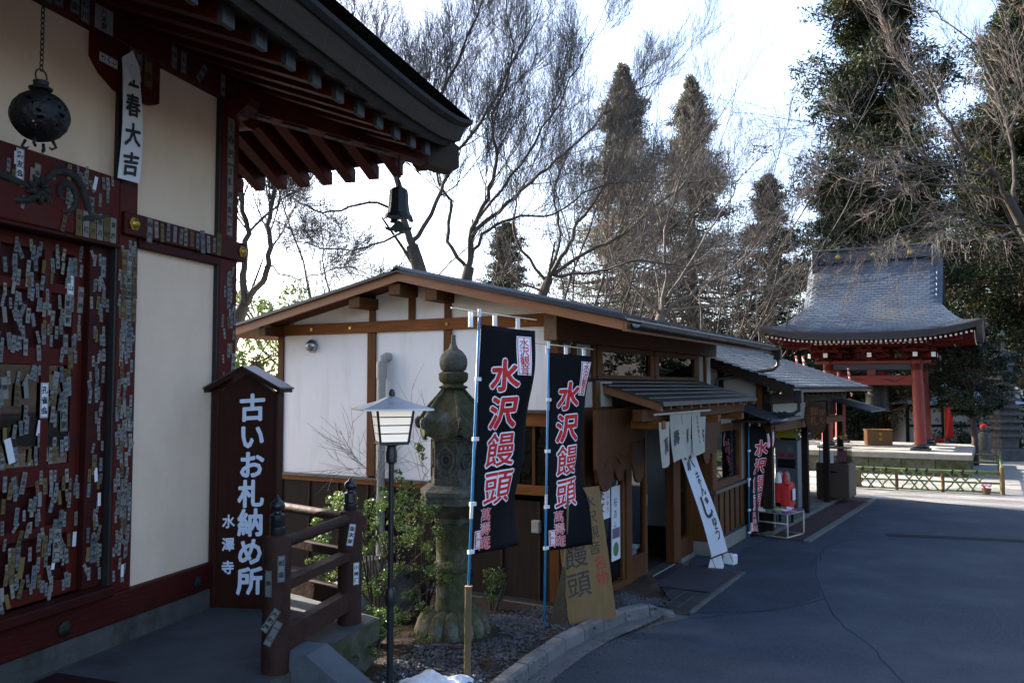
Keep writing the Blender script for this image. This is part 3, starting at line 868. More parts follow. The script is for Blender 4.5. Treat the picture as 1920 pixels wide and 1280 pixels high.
# rafters on the near (right) side run out along x
RW, RH = .10, .115
k = 0
y = 1.26
while y > -6.2:
    x0 = max(.03, y-.02) if y > 0 else -.05
    z0, z1 = eave_z(x0, y)-.004, eave_z(OV-.17, y)-.004
    m_ = MB()
    vs = [(x0, y-RW/2, z0-RH), (x0, y+RW/2, z0-RH), (x0, y+RW/2, z0), (x0, y-RW/2, z0),
          (OV-.17, y-RW/2, z1-RH*.86), (OV-.17, y+RW/2, z1-RH*.86), (OV-.17, y+RW/2, z1), (OV-.17, y-RW/2, z1)]
    m_.add(vs, [(0, 1, 2, 3), (7, 6, 5, 4), (0, 4, 5, 1), (1, 5, 6, 2), (2, 6, 7, 3), (3, 7, 4, 0)])
    ra = m_.build('rafter', 'red_lacquer', th)
    c_ = MB(); zc = z1-RH*.86
    c_.box(OV-.20, OV-.166, y-RW/2-.004, y+RW/2+.004, zc-.004, z1-.004)
    c_.build('rafter_cap', 'rafter_cap', ra)
    y -= .31; k += 1
x = 1.26
while x > -4.2:
    y0 = max(.03, x+.02) if x > 0 else -.05
    z0, z1 = eave_z(x, y0)-.004, eave_z(x, OV-.06)-.004
    m_ = MB()
    vs = [(x-RW/2, y0, z0-RH), (x+RW/2, y0, z0-RH), (x+RW/2, y0, z0), (x-RW/2, y0, z0),
          (x-RW/2, OV-.06, z1-RH), (x+RW/2, OV-.06, z1-RH), (x+RW/2, OV-.06, z1), (x-RW/2, OV-.06, z1)]
    m_.add(vs, [(3, 2, 1, 0), (4, 5, 6, 7), (1, 5, 4, 0), (2, 6, 5, 1), (3, 7, 6, 2), (0, 4, 7, 3)])
    m_.build('rafter', 'red_lacquer', th)
    x -= .235
# hip rafter
m_ = MB()
hd = Vector((1, 1, 0)).normalized(); hn = Vector((1, -1, 0)).normalized()*.075
def hp(s, z, sd): p = hd*s+hn*sd; return (p.x, p.y, z)
prof = [(-.05, 4.64, 4.87), (.7, 4.55, 4.74), (1.4, 4.45, 4.64), (1.72, 4.385, 4.60), (1.84, 4.375, 4.61), (1.885, 4.41, 4.58)]
vs = []
for (s, a, b) in prof: vs += [hp(s, a, -1), hp(s, a, 1), hp(s, b, 1), hp(s, b, -1)]
fs = [(0, 1, 2, 3)]
for i in range(len(prof)-1):
    a = i*4; fs += [(a, a+4, a+5, a+1), (a+1, a+5, a+6, a+2), (a+2, a+6, a+7, a+3), (a+3, a+7, a+4, a)]
fs.append(tuple(len(vs)-1-q for q in range(4)))
m_.add(vs, fs); hr = m_.build('hip_rafter', 'red_lacquer', th)
m_ = MB(); vs = []
for (s, a, b) in ((1.60, 4.405, 4.615), (1.72, 4.38, 4.605), (1.84, 4.37, 4.615), (1.891, 4.405, 4.585)):
    for sd, z in ((-1.06, a-.004), (1.06, a-.004), (1.06, b+.004), (-1.06, b+.004)): vs.append(hp(s, z, sd))
m_.add(vs, fs[:1]+[f for f in fs[1:13]]+[(15, 14, 13, 12)]); m_.build('hip_rafter_shoe', 'fascia_brown', hr)
# soffit sheet
m_ = MB()
def sof(side):
    N1 = 30
    rows = []
    for i in range(N1+1):
        f = i/N1
        row = []
        for j in range(7):
            g = j/6
            d = -.3+(OV-.3+.3+.22)*g
            if side == 0: xx = d; yy = -7+(7+d)*f; yy = min(yy, d); row.append((xx, yy, eave_z(xx, yy)))
            else: yy = d; xx = -7+(7+d)*f; row.append((xx, yy, eave_z(xx, yy)))
        rows.append(row)
    b = len(m_.v)
    for r_ in rows: m_.v.extend(r_)
    for i in range(N1):
        for j in range(6):
            a = b+i*7+j; m_.f.append((a, a+7, a+8, a+1) if side == 0 else (a, a+1, a+8, a+7)); m_.m.append(0)
sof(0); sof(1)
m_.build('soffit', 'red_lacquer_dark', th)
# eave edge: layered bands swept round the corner.  (offset inwards, z below the roof edge)
def eave_top(s): return 4.735 + lift(s)*.75
def band(name, outl, m):
    # outl: closed section [(offset out from OV, dz)], swept along the near eave then the far eave
    m_ = MB(); n = len(outl); st = []
    S = [7.5, 6, 4.5, 3.5, 3.0, 2.5, 2.0, 1.6, 1.3, 1.0, .8, .6, .4, .25, .1, 0]
    for s in S: st.append(('x', s))
    for s in S[::-1][1:]: st.append(('y', s))
    for (ax, s) in st:
        for (o_, dz) in outl:
            z = eave_top(s)+dz
            if ax == 'x' : p = (OV+o_, OV+o_-s if s > 0 else OV+o_, z)
            else: p = (OV+o_-s, OV+o_, z)
            m_.v.append(p)
    for i in range(len(st)-1):
        for k in range(n):
            k2 = (k+1) % n
            m_.f.append((i*n+k, i*n+k2, (i+1)*n+k2, (i+1)*n+k)); m_.m.append(0)
    m_.f.append(tuple(range(n))); m_.m.append(0)
    return m_.build(name, m, th)
band('roof_edge', [(.06, 0), (.06, -.035), (.03, -.065), (-.05, -.07), (-.30, 0.02)], 'roof_copper')
band('fascia_board', [(.015, -.066), (-.03, -.205), (-.12, -.205), (-.12, -.066)], 'fascia_brown')
band('eave_purlin', [(-.055, -.206), (-.085, -.262), (-.20, -.225), (-.20, -.206)], 'old_board')
# joints in the fascia
for s in [.35, .75, 1.15, 1.6, 2.05, 2.5, 3.0, 3.5]:
    zt = eave_top(s); MB().add([(OV+.0175, OV-s-.003, zt-.07), (OV+.0175, OV-s+.003, zt-.07), (OV-.0265, OV-s+.003, zt-.203), (OV-.0265, OV-s-.003, zt-.203)], [(0, 1, 2, 3)]).build('fascia_joint', 'black_line', th)
# roof surface rising to a ridge
m_ = MB()
prof = [(0, 0), (.6, .22), (1.4, .6), (2.4, 1.2), (3.4, 1.95), (4.4, 2.85), (5.2, 3.7)]
for i, (d, dz) in enumerate(prof):
    z = 4.735+dz
    a = OV+.05-d
    m_.v += [(a, -13+d*.6, z), (a, a, z+(lift(0)*.75 if i == 0 else 0)), (-14, a, z)]
for i in range(len(prof)-1):
    b = i*3; m_.f += [(b, b+1, b+4, b+3), (b+1, b+2, b+5, b+4)]; m_.m += [0, 0]
m_.build('roof', 'roof_copper', th)
MB().box(-6, -.3, -8.9, -.05, .6, 4.9).build('core_wall', 'interior', th)

# ---------------------------------------------------------------- pasted name slips (wide strip = dark border, characters)
def slip_mesh(name, text, wd, ht, mats, border=True, k=1.0, sub=None):
    m_ = MB(); t = .0012
    m_.box(0, t, -wd/2, wd/2, -ht/2, ht/2, 0)
    pl = lambda u, v, l: (t+.0006+l, u, v)
    if border:
        b = .05*wd
        for (a0, a1, b0, b1) in ((-wd/2+b, -wd/2+2*b, -ht/2+b, ht/2-b), (wd/2-2*b, wd/2-b, -ht/2+b, ht/2-b), (-wd/2+2*b, wd/2-2*b, ht/2-2*b, ht/2-b), (-wd/2+2*b, wd/2-2*b, -ht/2+b, -ht/2+2*b)):
            m_.add([pl(a0, b0, 0), pl(a1, b0, 0), pl(a1, b1, 0), pl(a0, b1, 0)], [(0, 1, 2, 3)], 1)
    top = ht*.44
    if sub:
        lettering(m_, sub, 0, top, wd*.42, wd*.36, pl, .02, 1, res=1, wide=1.2); top -= wd*.36*len(sub)+wd*.02
    n = len(text)
    stp = (top+ht*.44)/n
    lettering(m_, text, 0, top, min(wd*.80*1.0, stp*1.05), stp, pl, .035, 1, res=1, wide=min(1.0, wd*.80/min(wd*.8, stp*1.05)))
    return m_.mesh(name, mats)
WORDS = ['赤尾', '篠原', '八木原', '石川', '旭町', '松金', '柿原', '作山', '白井', '孔雀会', '小家連', '横山', '町田家', '大胡連', '佐々木', '萩乃家', '江月', '高月', '川口', '増田', '鈴木', '山田家', '春日', '田中', '吉野', '小林連', '東京', '寿', '一心', '中村']
SL = []
for i, wd_ in enumerate(WORDS):
    n = len(wd_); r = [2.4, 2.9, 3.3][min(2, n-1)]
    SL.append(slip_mesh('name_slip', wd_, 1.0, r+.3, [['paper_aged', 'paper_grey', 'paper_aged', 'paper_grey', 'paper_tan'][i % 5], 'ink_soft' if i % 3 else 'ink'], border=(i % 3 != 1)))
BL = []
for m1 in ('paper_aged', 'paper_grey', 'paper_tan', 'paper_white'):
    m_ = MB().box(0, .0012, -.5, .5, -1.6, 1.6, 0); BL.append(m_.mesh('name_slip', m1))
def slip(y, z, wd, ang=0, mesh=None, x=.05, parent=th):
    me = mesh or (random.choice(SL) if random.random() < .84 else random.choice(BL))
    if random.random() < .10: wd *= 1.5
    o = link('name_slip', me, parent)
    o.location = (x+random.uniform(.0008, .0035), y, z); o.rotation_euler = (ang, 0, 0); o.scale = (1, wd, wd)
    return o
# door leaf: scattered
cells = []
def scatter(y0, y1, z0, z1, n, x, wmin, wmax, tilt, mind=.8):
    tilt *= .42
    got = 0; tries = 0; loc = []
    while got < n and tries < n*40:
        tries += 1
        y = random.uniform(y0, y1); z = random.uniform(z0, z1); wd = random.uniform(wmin, wmax)
        if any(abs(y-a) < (wd+c)*.5*mind*1.1 and abs(z-b) < (wd+c)*1.5*mind for a, b, c in loc): continue
        loc.append((y, z, wd)); got += 1
        slip(y, z, wd, random.gauss(0, tilt) if random.random() < .92 else random.uniform(-.9, .9), x=x)
scatter(-2.10, -1.44, 2.66, 3.30, 58, DX, .021, .030, .22, .72)
scatter(-2.10, -1.44, WZ0, WZ1, 40, -.052, .022, .032, .3, .72)
scatter(-2.10, -1.44, 1.30, 1.98, 64, DX, .020, .029, .3, .85)
scatter(-1.40, -1.285, 1.40, 3.30, 30, .001, .020, .027, .25, .75)
scatter(-1.225, -1.10, 1.30, 3.38, 46, .0505, .022, .031, .14, .55)
scatter(-2.08, -1.35, 3.42, 3.76, 16, .064, .022, .03, .25, 1.0)
scatter(-.19, -.03, 1.35, 3.35, 26, .0555, .026, .034, .12, .8)
# the many smaller slips between them, too small to pick apart: one part
V = []; F = []; MI = []
mats_all = ['paper_aged', 'paper_grey', 'ink_soft']
def add_slip(y, z, wd, ang, x):
    me = random.choice(SL); b = len(V); c_, s_ = math.cos(ang), math.sin(ang); x += random.uniform(.0002, .0007)
    mi0 = random.randint(0, 1)
    for v in me.vertices: V.append((x+v.co.x*.35, y+(v.co.y*c_-v.co.z*s_)*wd, z+(v.co.y*s_+v.co.z*c_)*wd))
    for p_ in me.polygons: F.append(tuple(b+i for i in p_.vertices)); MI.append(2 if p_.material_index else mi0)
for (y0, y1, z0, z1, n, x, w0, w1) in ((-2.10, -1.43, 2.66, 3.32, 48, DX, .018, .026), (-2.10, -1.43, WZ0, WZ1, 30, -.0545, .02, .03), (-2.10, -1.43, 1.30, 2.0, 40, DX, .017, .026),
                                     (-1.41, -1.275, 1.34, 3.34, 40, .0005, .018, .026), (-1.235, -1.095, 1.28, 3.40, 75, .0502, .02, .028), (-2.1, -1.30, 3.41, 3.78, 22, .0625, .016, .024), (-.20, -.02, 1.30, 3.40, 36, .0552, .018, .026)):
    nn_ = 0; loc = []
    for _ in range(n*12):
        if nn_ >= n: break
        y = random.uniform(y0, y1); z = random.uniform(z0, z1); wd = random.uniform(w0, w1)
        if any(abs(y-a) < wd*.8 and abs(z-b) < wd*2.2 for a, b in loc): continue
        loc.append((y, z)); nn_ += 1; add_slip(y, z, wd, random.gauss(0, .09) if random.random() < .9 else random.uniform(-.7, .7), x)
q = MB(); q.v = V; q.f = F; q.m = MI; tag(q.build('small_name_slips', mats_all, th), kind='stuff')
# the ordered rows on the tie rail, the head beam and the corner post
for i in range(13): slip(-1.02+.062*i+random.gauss(0, .004), 3.53+random.gauss(0, .006), .034, random.gauss(0, .05), SL[(i*7) % len(SL)], .0855)
def special(text, y, z, wd, ht, x, ang=0, mats=('paper_aged', 'ink'), border=True, sub=None):
    me = slip_mesh('name_slip', text, wd, ht, list(mats), border, sub=sub)
    o = link('name_slip', me, th); o.location = (x+.002, y, z); o.rotation_euler = (ang, 0, 0); return o
for i, (t_, y_) in enumerate((('石川', -1.60), ('松金', -1.68), ('旭町', -1.80), ('増田', -1.88), ('吉野', -1.98), ('横山', -2.10))):
    special(t_, y_, 4.735+.02*i % .03, .065, .155, .0755, 0, ('paper_grey', 'ink'))
special('八木原', -1.45, 4.735, .15, .15, .0755, 0, ('paper_aged', 'ink'), False)
special('さの七', -1.40, 4.50, .055, .15, .071, R(88), ('paper_white', 'ink'))
for t_, y_, z_ in (('大栄', -1.19, 4.62), ('高波', -1.13, 4.62)): special(t_, y_, z_, .05, .17, .0705, 0, ('paper_grey', 'ink'))
special('壽吉', -1.045, 4.60, .075, .30, .0705, 0, ('paper_tan', 'ink'), True, '森')
for t_, y_ in (('作山', -.80), ('石川', -.70)): special(t_, y_, 4.745, .055, .15, .0755, 0, ('paper_grey', 'ink'), True, '六')
special('西田', -.50, 4.74, .055, .16, .0755, R(-35), ('paper_grey', 'ink')); special('柿原', -.25, 4.74, .05, .16, .0755, 0, ('paper_grey', 'ink'))
special('赤尾', -.11, 4.36, .085, .36, .0555, 0, ('paper_aged', 'ink'), True, '世話人')
special('篠原', -.11, 4.02, .075, .30, .0555, 0, ('paper_aged', 'ink'), True, '神祭')
special('倉賀野', -.11, 3.76, .07, .25, .0555, 0, ('paper_aged', 'ink'), True)
special('祭友会', -2.02, 3.70, .05, .17, .066, 0, ('paper_white', 'ink'), True)
special('孔雀会', -1.70, 2.42, .055, .20, DX, 0, ('paper_white', 'ink'), True)
special('萩乃家', -1.545, 2.33, .055, .19, -.054, R(2), ('paper_aged', 'ink'), True)
special('大胡連', -1.58, 1.58, .055, .20, DX, R(-3), ('paper_aged', 'ink'), True)
special('佐々木', -1.345, 1.52, .055, .17, .003, R(-2), ('paper_grey', 'ink'), True)
special('横山', -1.53, 3.12, .05, .155, DX, 0, ('paper_white', 'ink'), True)
special('御嶽', -1.16, 1.80, .06, .24, .0515, R(-2), ('paper_aged', 'ink'), True, '榛名')
special('白井', -1.45, 3.02, .045, .16, DX, R(-3), ('paper_aged', 'ink'), True)
special('町田家', -1.545, 2.95, .05, .19, DX, 0, ('paper_aged', 'ink'), False, '下')
for i, t_ in enumerate(('金子', '三橋', '江月', '豊月', '川越', '高尾')):
    special(t_, -1.30-.055*(5-i)-.02, 3.46, .048, .155, .066, 0, (('paper_tan', 'paper_aged')[i % 2], 'ink'), False)
for i in range(9): special(WORDS[(i*3) % 30], -1.20+.047*(i % 3), 3.28-.15*(i//3), .044, .14, .0515, random.gauss(0, .03), (('paper_tan', 'paper_aged', 'paper_tan')[i % 3], 'ink'))
# slips glued on the hip rafter
for i, (s, t_) in enumerate(((.12, '高崎連'), (.42, '上州屋'), (.78, '小松家'), (1.12, '石井組'))):
    me = slip_mesh('name_slip', t_, .07, .22, ['paper_grey', 'ink'])
    o = link('name_slip', me, th)
    zz = 4.64-.131*(s+.05)
    # under face of the beam: local x (normal) -> down, local z (text) -> along the beam
    p = hd*(s+.05); dd = Vector((hd.x, hd.y, -.125)).normalized(); nn = Vector((0, 0, -1)); nn = (nn-dd*nn.dot(dd)).normalized(); yy = (-dd).cross(nn)
    o.matrix_local = Matrix(((nn.x, yy.x, -dd.x, p.x), (nn.y, yy.y, -dd.y, p.y), (nn.z, yy.z, -dd.z, zz-.012), (0, 0, 0, 1)))

# ---------------------------------------------------------------- paper strip, lantern, wind bell
ps = thing('paper_charm', 'long white paper strip with brushed characters hanging on the plaster', 'paper strip', TM @ Vector((.09, -1.235, 3.79)), TA)
def pc(u, v, l):
    return (l+.010+.012*math.sin(v*5)+.02*(u/.085)*math.cos(v*3.1)*.5, u+.012*math.sin(v*4), v)
m_ = MB(); m_.grid(lambda a, b: pc((a-.5)*.17, b*.76, 0), 6, 20); m_.build('paper', 'paper_white', ps, smooth=True)
m_ = MB(); m_.add([pc(-.085, .76, .003), pc(.02, .84, .006), pc(.085, .76, .004), pc(.085, .66, .008), pc(-.02, .64, .02), pc(-.085, .56, .012)], [(0, 1, 2), (0, 2, 3, 4, 5)])
m_.build('folded_top', 'paper_white', ps)
chars('brushed_character', 'ink', ps, '立春大吉', 0.0, .765, .155, .188, pc, off=.03, lift=.004, rise=.10, maxlen=.05, wide=.85)

hl = thing('hanging_lantern', 'round openwork black iron lantern hanging on a chain under the eave', 'lantern', un(75, 218, 4.05), TA)
rad = .132
bm = bmesh.new(); bmesh.ops.create_icosphere(bm, subdivisions=4, radius=rad)
r_ = np.random.default_rng(4)
holes = [Vector((math.cos(a)*math.cos(b), math.sin(a)*math.cos(b), math.sin(b))) for a, b in r_.uniform((-3.14, -.9), (3.14, .8), (46, 2))]
kill = []
for f in bm.faces:
    c = f.calc_center_median().normalized()
    if any((c-h).length < (.10 if i % 4 == 0 else .06) for i, h in enumerate(holes)): kill.append(f)
bmesh.ops.delete(bm, geom=kill, context='FACES')
for v in bm.verts: v.co *= 1+.018*math.sin(v.co.x*90)*math.sin(v.co.y*80+v.co.z*70); v.co.z *= .92
me = bpy.data.meshes.new('openwork_globe'); bm.to_mesh(me); bm.free(); me.materials.append(MAT['iron'])
o = link('openwork_globe', me, hl); md = o.modifiers.new('solid', 'SOLIDIFY'); md.thickness = .006
m_ = MB(); m_.lathe([(.022, .125), (.052, .128), (.055, .136), (.035, .145), (.033, .158), (.036, .17), (.02, .175)], 14); m_.build('crown', 'iron', hl, smooth=40)
def torus(m_, c, R1, r, ax='y', n=16, k=6):
    pts = []
    for i in range(n+1):
        a = 2*math.pi*i/n
        pts.append((c[0]+R1*math.cos(a), c[1], c[2]+R1*math.sin(a)) if ax == 'y' else (c[0], c[1]+R1*math.cos(a), c[2]+R1*math.sin(a)))
    m_.tube(pts, r, k, cap=False)
m_ = MB(); torus(m_, (0, 0, .195), .034, .004, 'x'); m_.build('ring', 'iron', hl, smooth=True)
for a in range(4):
    t = a*math.pi/2+.5; m_ = MB()
    m_.tube([(.06*math.cos(t), .06*math.sin(t), -.118), (.075*math.cos(t), .075*math.sin(t), -.15), (.055*math.cos(t), .055*math.sin(t), -.160), (.045*math.cos(t), .045*math.sin(t), -.15)], [.008, .007, .006, .004], 6)
    m_.build('foot', 'iron', hl, smooth=True)
def chain(parent, x, y, z0, z1, ln=.034, r=.0028):
    a, b = MB(), MB()
    for i, mm in enumerate((a, b)):
        pts = []
        for q in range(13):
            t = 2*math.pi*q/12; u = .009*math.cos(t); v = (ln/2-.006)*math.sin(t)+(.006 if math.sin(t) > 0 else -.006)*abs(math.sin(t))
            pts.append((u, 0, v) if i == 0 else (0, u, v))
        mm.tube(pts, r, 5, cap=False)
    ma, mbb = a.mesh('chain_link', 'iron', True), b.mesh('chain_link', 'iron', True)
    z = z0; i = 0
    while z < z1:
        link('chain_link', ma if i % 2 else mbb, parent, (x, y, z)); z += ln-.008; i += 1
chain(hl, 0, 0, .235, .235+.62)
# wind bell at the corner
wb = thing('wind_bell', 'dark bronze wind bell hanging from the eave corner', 'bell', TM @ Vector((.965, .965, 4.46)), TA)
k_ = -.40
m_ = MB(); m_.lathe([(.016, k_+.125), (.05, k_+.122), (.075, k_+.105), (.082, k_+.06), (.084, k_), (.090, k_-.06), (.100, k_-.105), (.108, k_-.13)], 8, rot=.4); m_.build('bell_body', 'bronze_dark', wb, smooth=30)
for a in range(4):
    t = a*math.pi/2+.4+math.pi/8; c, s = math.cos(t), math.sin(t); m_ = MB()
    m_.prism([(.085, k_-.10), (.105, k_-.10), (.122, k_-.145), (.128, k_-.16), (.106, k_-.15), (.09, k_-.13)], -.03, .03, mat=Matrix.Rotation(t, 4, 'Z')); m_.build('lip', 'bronze_dark', wb)
m_ = MB()
fan = [(-.11, k_-.235), (-.118, k_-.20), (-.10, k_-.215), (-.07, k_-.22), (-.04, k_-.19), (-.012, k_-.16), (.012, k_-.16), (.04, k_-.19), (.07, k_-.22), (.10, k_-.215), (.118, k_-.20), (.11, k_-.235), (.07, k_-.25), (.045, k_-.245), (.03, k_-.265), (0, k_-.255), (-.03, k_-.265), (-.045, k_-.245), (-.07, k_-.25)]
m_.prism(fan, -.005, .005, mat=Matrix.Rotation(.35, 4, 'Z')); m_.build('wind_fan', 'bronze_dark', wb)
m_ = MB(); m_.tube([(0, 0, k_-.10), (0, 0, k_-.17)], .004, 6); m_.build('clapper_rod', 'iron', wb)
chain(wb, 0, 0, k_+.14, .02, .04, .004)
m_ = MB(); m_.tube([(0, -.03, .05), (0, -.03, .0), (0, -.01, -.02), (0, .012, -.01)], .005, 6); m_.build('hook', 'iron', wb)

# ---------------------------------------------------------------- signboard for old charms
gb = thing('sign_board', 'tall dark brown signboard with little gabled roof and white characters', 'sign', unz(460, 1138, .905), R(-9))
W2 = .215; H = 1.55
m_ = MB(); m_.box(-W2, W2, -.03, .03, 0, H); m_.prism([(-W2, H), (W2, H), (0, H+.135)], -.03, .03); m_.build('board', 'sign_brown', gb)
MB().box(-W2-.05, -W2-.002, -.04, .06, 0, H+.01, bev=.006).build('side_post', 'sign_brown', gb)
MB().box(W2+.002, W2+.03, -.04, .06, 0, H+.01, bev=.006).build('side_post', 'sign_brown', gb)
for s in (-1, 1):
    m_ = MB(); m_.prism([(0, H+.150), (s*(W2+.075), H+.0), (s*(W2+.075), H+.030), (0, H+.182)], -.11, .11); m_.build('roof_board', 'sign_brown', gb)
    m_ = MB(); m_.prism([(0, H+.184), (s*(W2+.085), H+.024), (s*(W2+.085), H+.034), (0, H+.195)], -.12, .12); m_.build('roof_sheet', 'roof_metal', gb)
pl = lambda u, v, l: (u, -.0312-l, v)
chars('painted_character', 'sign_paint', gb, '古いお札納め所', .045, 1.545, .205, .207, pl, off=.034, rise=.06)
chars('painted_character', 'sign_paint', gb, '水澤寺', -.125, .70, .10, .165, pl, off=.03, rise=.06)
# slips on the railing posts
for (par, y, z, a, t_) in ((P2, .30, .60, -.15, '金次郎'), (P2, .75, .34, .0, '小林連'), (P1, -.1, .30, -.6, '大和屋'), (P1, -.3, .50, 0, '寿'), (P1, .6, .58, 0, '松金'), (P1, .1, .23, -.5, '一心')):
    me = slip_mesh('name_slip', t_, .042, .145, ['paper_grey' if par is P1 else 'paper_white', 'ink'])
    o = link('name_slip', me, par)
    X, Y = rpos(1.20, -.33) if par is P2 else rpos(1.26, -1.34); rr = (.082 if par is P2 else .078)
    ang = R(-75)+y
    o.matrix_local = Matrix.Translation((X+(rr+.001)*math.cos(ang), Y+(rr+.001)*math.sin(ang), z)) @ Matrix.Rotation(ang, 4, 'Z') @ Matrix.Rotation(a, 4, 'X')

# ================================================================== BUN SHOP (white gable wall)
sh = thing('bun_shop', 'white plastered timber frame shop with low gabled roof and glazed front', 'shop', SP, SA)
RX, RZ = -1.87, 3.87                         # ridge
EX, EZ = 1.0, 3.19                           # front eave
LX, LZ = -4.81, 3.26                         # rear eave
T0, T1 = -.40, 6.4
def roof_z(x): return RZ+(EZ-RZ)*(x-RX)/(EX-RX) if x > RX else RZ+(LZ-RZ)*(x-RX)/(LX-RX)
# gable wall plaster (in panels between the timbers)
def wallprism(x0, x1, z0, z1fn, name='plaster_panel', m='plaster_white', y0=0, y1=.10):
    xs = [x0, x1] if not (x0 < RX < x1) else [x0, RX, x1]
    poly = [(x0, z0), (x1, z0)] + [(x, z1fn(x)) for x in reversed(xs)]
    q = MB(); q.prism(poly, y0, y1); return q.build(name, m, sh)
under = lambda x: roof_z(x)-.10
PX = [-4.16, -4.06, -2.63, -2.50, -1.475, -1.36, .0]
wallprism(-4.06, -2.63, 1.36, lambda x: 3.19); wallprism(-2.50, -1.475, 1.36, lambda x: 3.19); wallprism(-1.36, -.62, 2.20, lambda x: 3.19); wallprism(-.62, .0, 2.20, lambda x: 3.19)
wallprism(-1.36, -.66, 1.36, lambda x: 2.20)
wallprism(-3.9, -2.61, 3.30, under); wallprism(-2.51, -2.0, 3.30, under); wallprism(-1.90, -1.47, 3.30, under); wallprism(-1.37, -.1, 3.30, under)
# posts
def wpost(x0, x1, z0, z1, m='wood_v', y0=-.022, y1=.10, name='post'): return MB().box(x0, x1, y0, y1, z0, z1, bev=.004).build(name, m, sh)
wpost(-4.16, -4.06, .1, 3.19); wpost(-2.63, -2.50, 1.38, 3.17); wpost(-1.475, -1.36, 1.38, 3.17)
wpost(-.06, .06, .1, 3.0)
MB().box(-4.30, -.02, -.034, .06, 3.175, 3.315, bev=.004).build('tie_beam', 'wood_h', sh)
for x in (-2.61, -2.0, -1.47): wpost(x, x+.10, 3.317, under(x+.05)-.01, y0=-.018)
for x in (-3.55, -2.9, -1.42, -.35):
    MB().box(x-.018, x+.018, -.042, -.030, 3.225, 3.261).build('bolt_plate', 'gold', sh)
for x, w_, h_ in ((-2.56, .17, .135), (-1.95, .17, .135), (-1.42, .17, .135), (-4.1, .12, .12)):
    zt = min(under(x-w_/2), under(x+w_/2))-.015
    q = MB().box(x-w_/2, x+w_/2, -.37, .05, zt-h_, zt, bev=.005).build('purlin_end', 'wood_t', sh)
# header beam over the front
hb = MB().box(-.03, .125, -.20, 6.0, 3.0, 3.345, bev=.006).build('header_beam', 'wood_t', sh)
MB().box(-.028, .123, -.205, -.2005, 3.003, 3.342).build('beam_end', 'wood_end', hb)
# roof
for (xa, xb) in ((RX, EX), (LX, RX)):
    a, b = (xa, xb)
    q = MB(); q.prism([(a, roof_z(a)-.10), (b, roof_z(b)-.10), (b, roof_z(b)-.022), (a, roof_z(a)-.022)], T0+.04, T1); q.build('roof_boarding', 'wood_t', sh)
    q = MB(); q.prism([(a, roof_z(a)-.125), (b, roof_z(b)-.125), (b, roof_z(b)-.02), (a, roof_z(a)-.02)], T0, T0+.038); q.build('barge_board', 'wood_orange', sh)
    q = MB(); q.prism([(a, roof_z(a)-.020), (b+(.03 if b == EX else 0), roof_z(b)-.020), (b+(.03 if b == EX else 0), roof_z(b)), (a-(.03 if a == LX else 0), roof_z(a))], T0-.035, T1+.03)
    rf = q.build('roof', 'roof_metal', sh)
    n = 15
    for k in range(n):
        t = T0+(T1-T0)*k/(n-1); t = max(t, T0-.02)
        q = MB(); q.prism([(a, roof_z(a)+.001), (b, roof_z(b)+.001), (b, roof_z(b)+.024), (a, roof_z(a)+.024)], t-.012, t+.012); q.build('standing_seam', 'roof_metal', rf)
MB().prism([(RX-.10, roof_z(RX-.1)+.012), (RX, RZ+.03), (RX+.10, roof_z(RX+.1)+.012), (RX, RZ+.055)], T0-.04, T1+.03).build('ridge_cap', 'roof_metal', sh)
MB().box(EX-.03, EX-.005, T0, T1, EZ-.13, EZ-.022).build('eave_fascia', 'wood_orange', sh)
# gutter and downspout
q = MB(); gp_ = [(.055*math.cos(a), .055*math.sin(a)) for a in np.linspace(math.pi, 2*math.pi, 9)] + [(.047*math.cos(a), .047*math.sin(a)) for a in np.linspace(2*math.pi, math.pi, 9)]
q.prism([(EX+.065+u, EZ-.045+v) for u, v in gp_], T0+.15, T1+.05); gt = q.build('gutter', 'gutter', sh, smooth=40)
for t in (0.25, 1.2, 2.15, 3.1, 4.05, 5.0, 5.95):
    q = MB(); q.prism([(EX+.065+u*1.06, EZ-.047+v*1.06) for u, v in gp_], t, t+.022); q.build('gutter_strap', 'gutter', gt)
q = MB(); q.box(EX-.0, EX+.13, T1-.06, T1+.06, EZ-.24, EZ-.06, bev=.01)
q.build('rain_head', 'gutter', gt)
MB().tube([(EX+.065, T1, EZ-.22), (EX+.065, T1, EZ-.33), (EX-.0, T1-.02, EZ-.40), (.14, T1-.3, EZ-.56), (.10, T1-.32, EZ-.60), (.10, T1-.32, 2.0)], .032, 8).build('downspout', 'gutter', gt, smooth=50)
# lower cladding of the gable: dark boards and battens
MB().box(-4.16, .34, -.05, .08, .0, .10, bev=.006).build('foundation', 'concrete', sh)
MB().box(-4.2, -.62, -.07, .05, 1.335, 1.365).build('ledge_flashing', 'flashing', sh)
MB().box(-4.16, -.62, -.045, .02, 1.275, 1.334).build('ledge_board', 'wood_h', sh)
xs = np.linspace(-4.05, .30, 10)
for i in range(9):
    z1 = 1.274 if xs[i+1] < -.6 else 1.22
    MB().box(xs[i]+.004, xs[i+1]-.004, -.02, .03, .10, z1).build('cladding_board', 'wood_dark', sh)
    MB().box(xs[i]-.012, xs[i]+.012, -.035, -.021, .10, z1).build('batten', 'batten', sh)
MB().box(-4.05, .30, -.045, -.018, .10, .14).build('cladding_foot', 'black_line', sh)
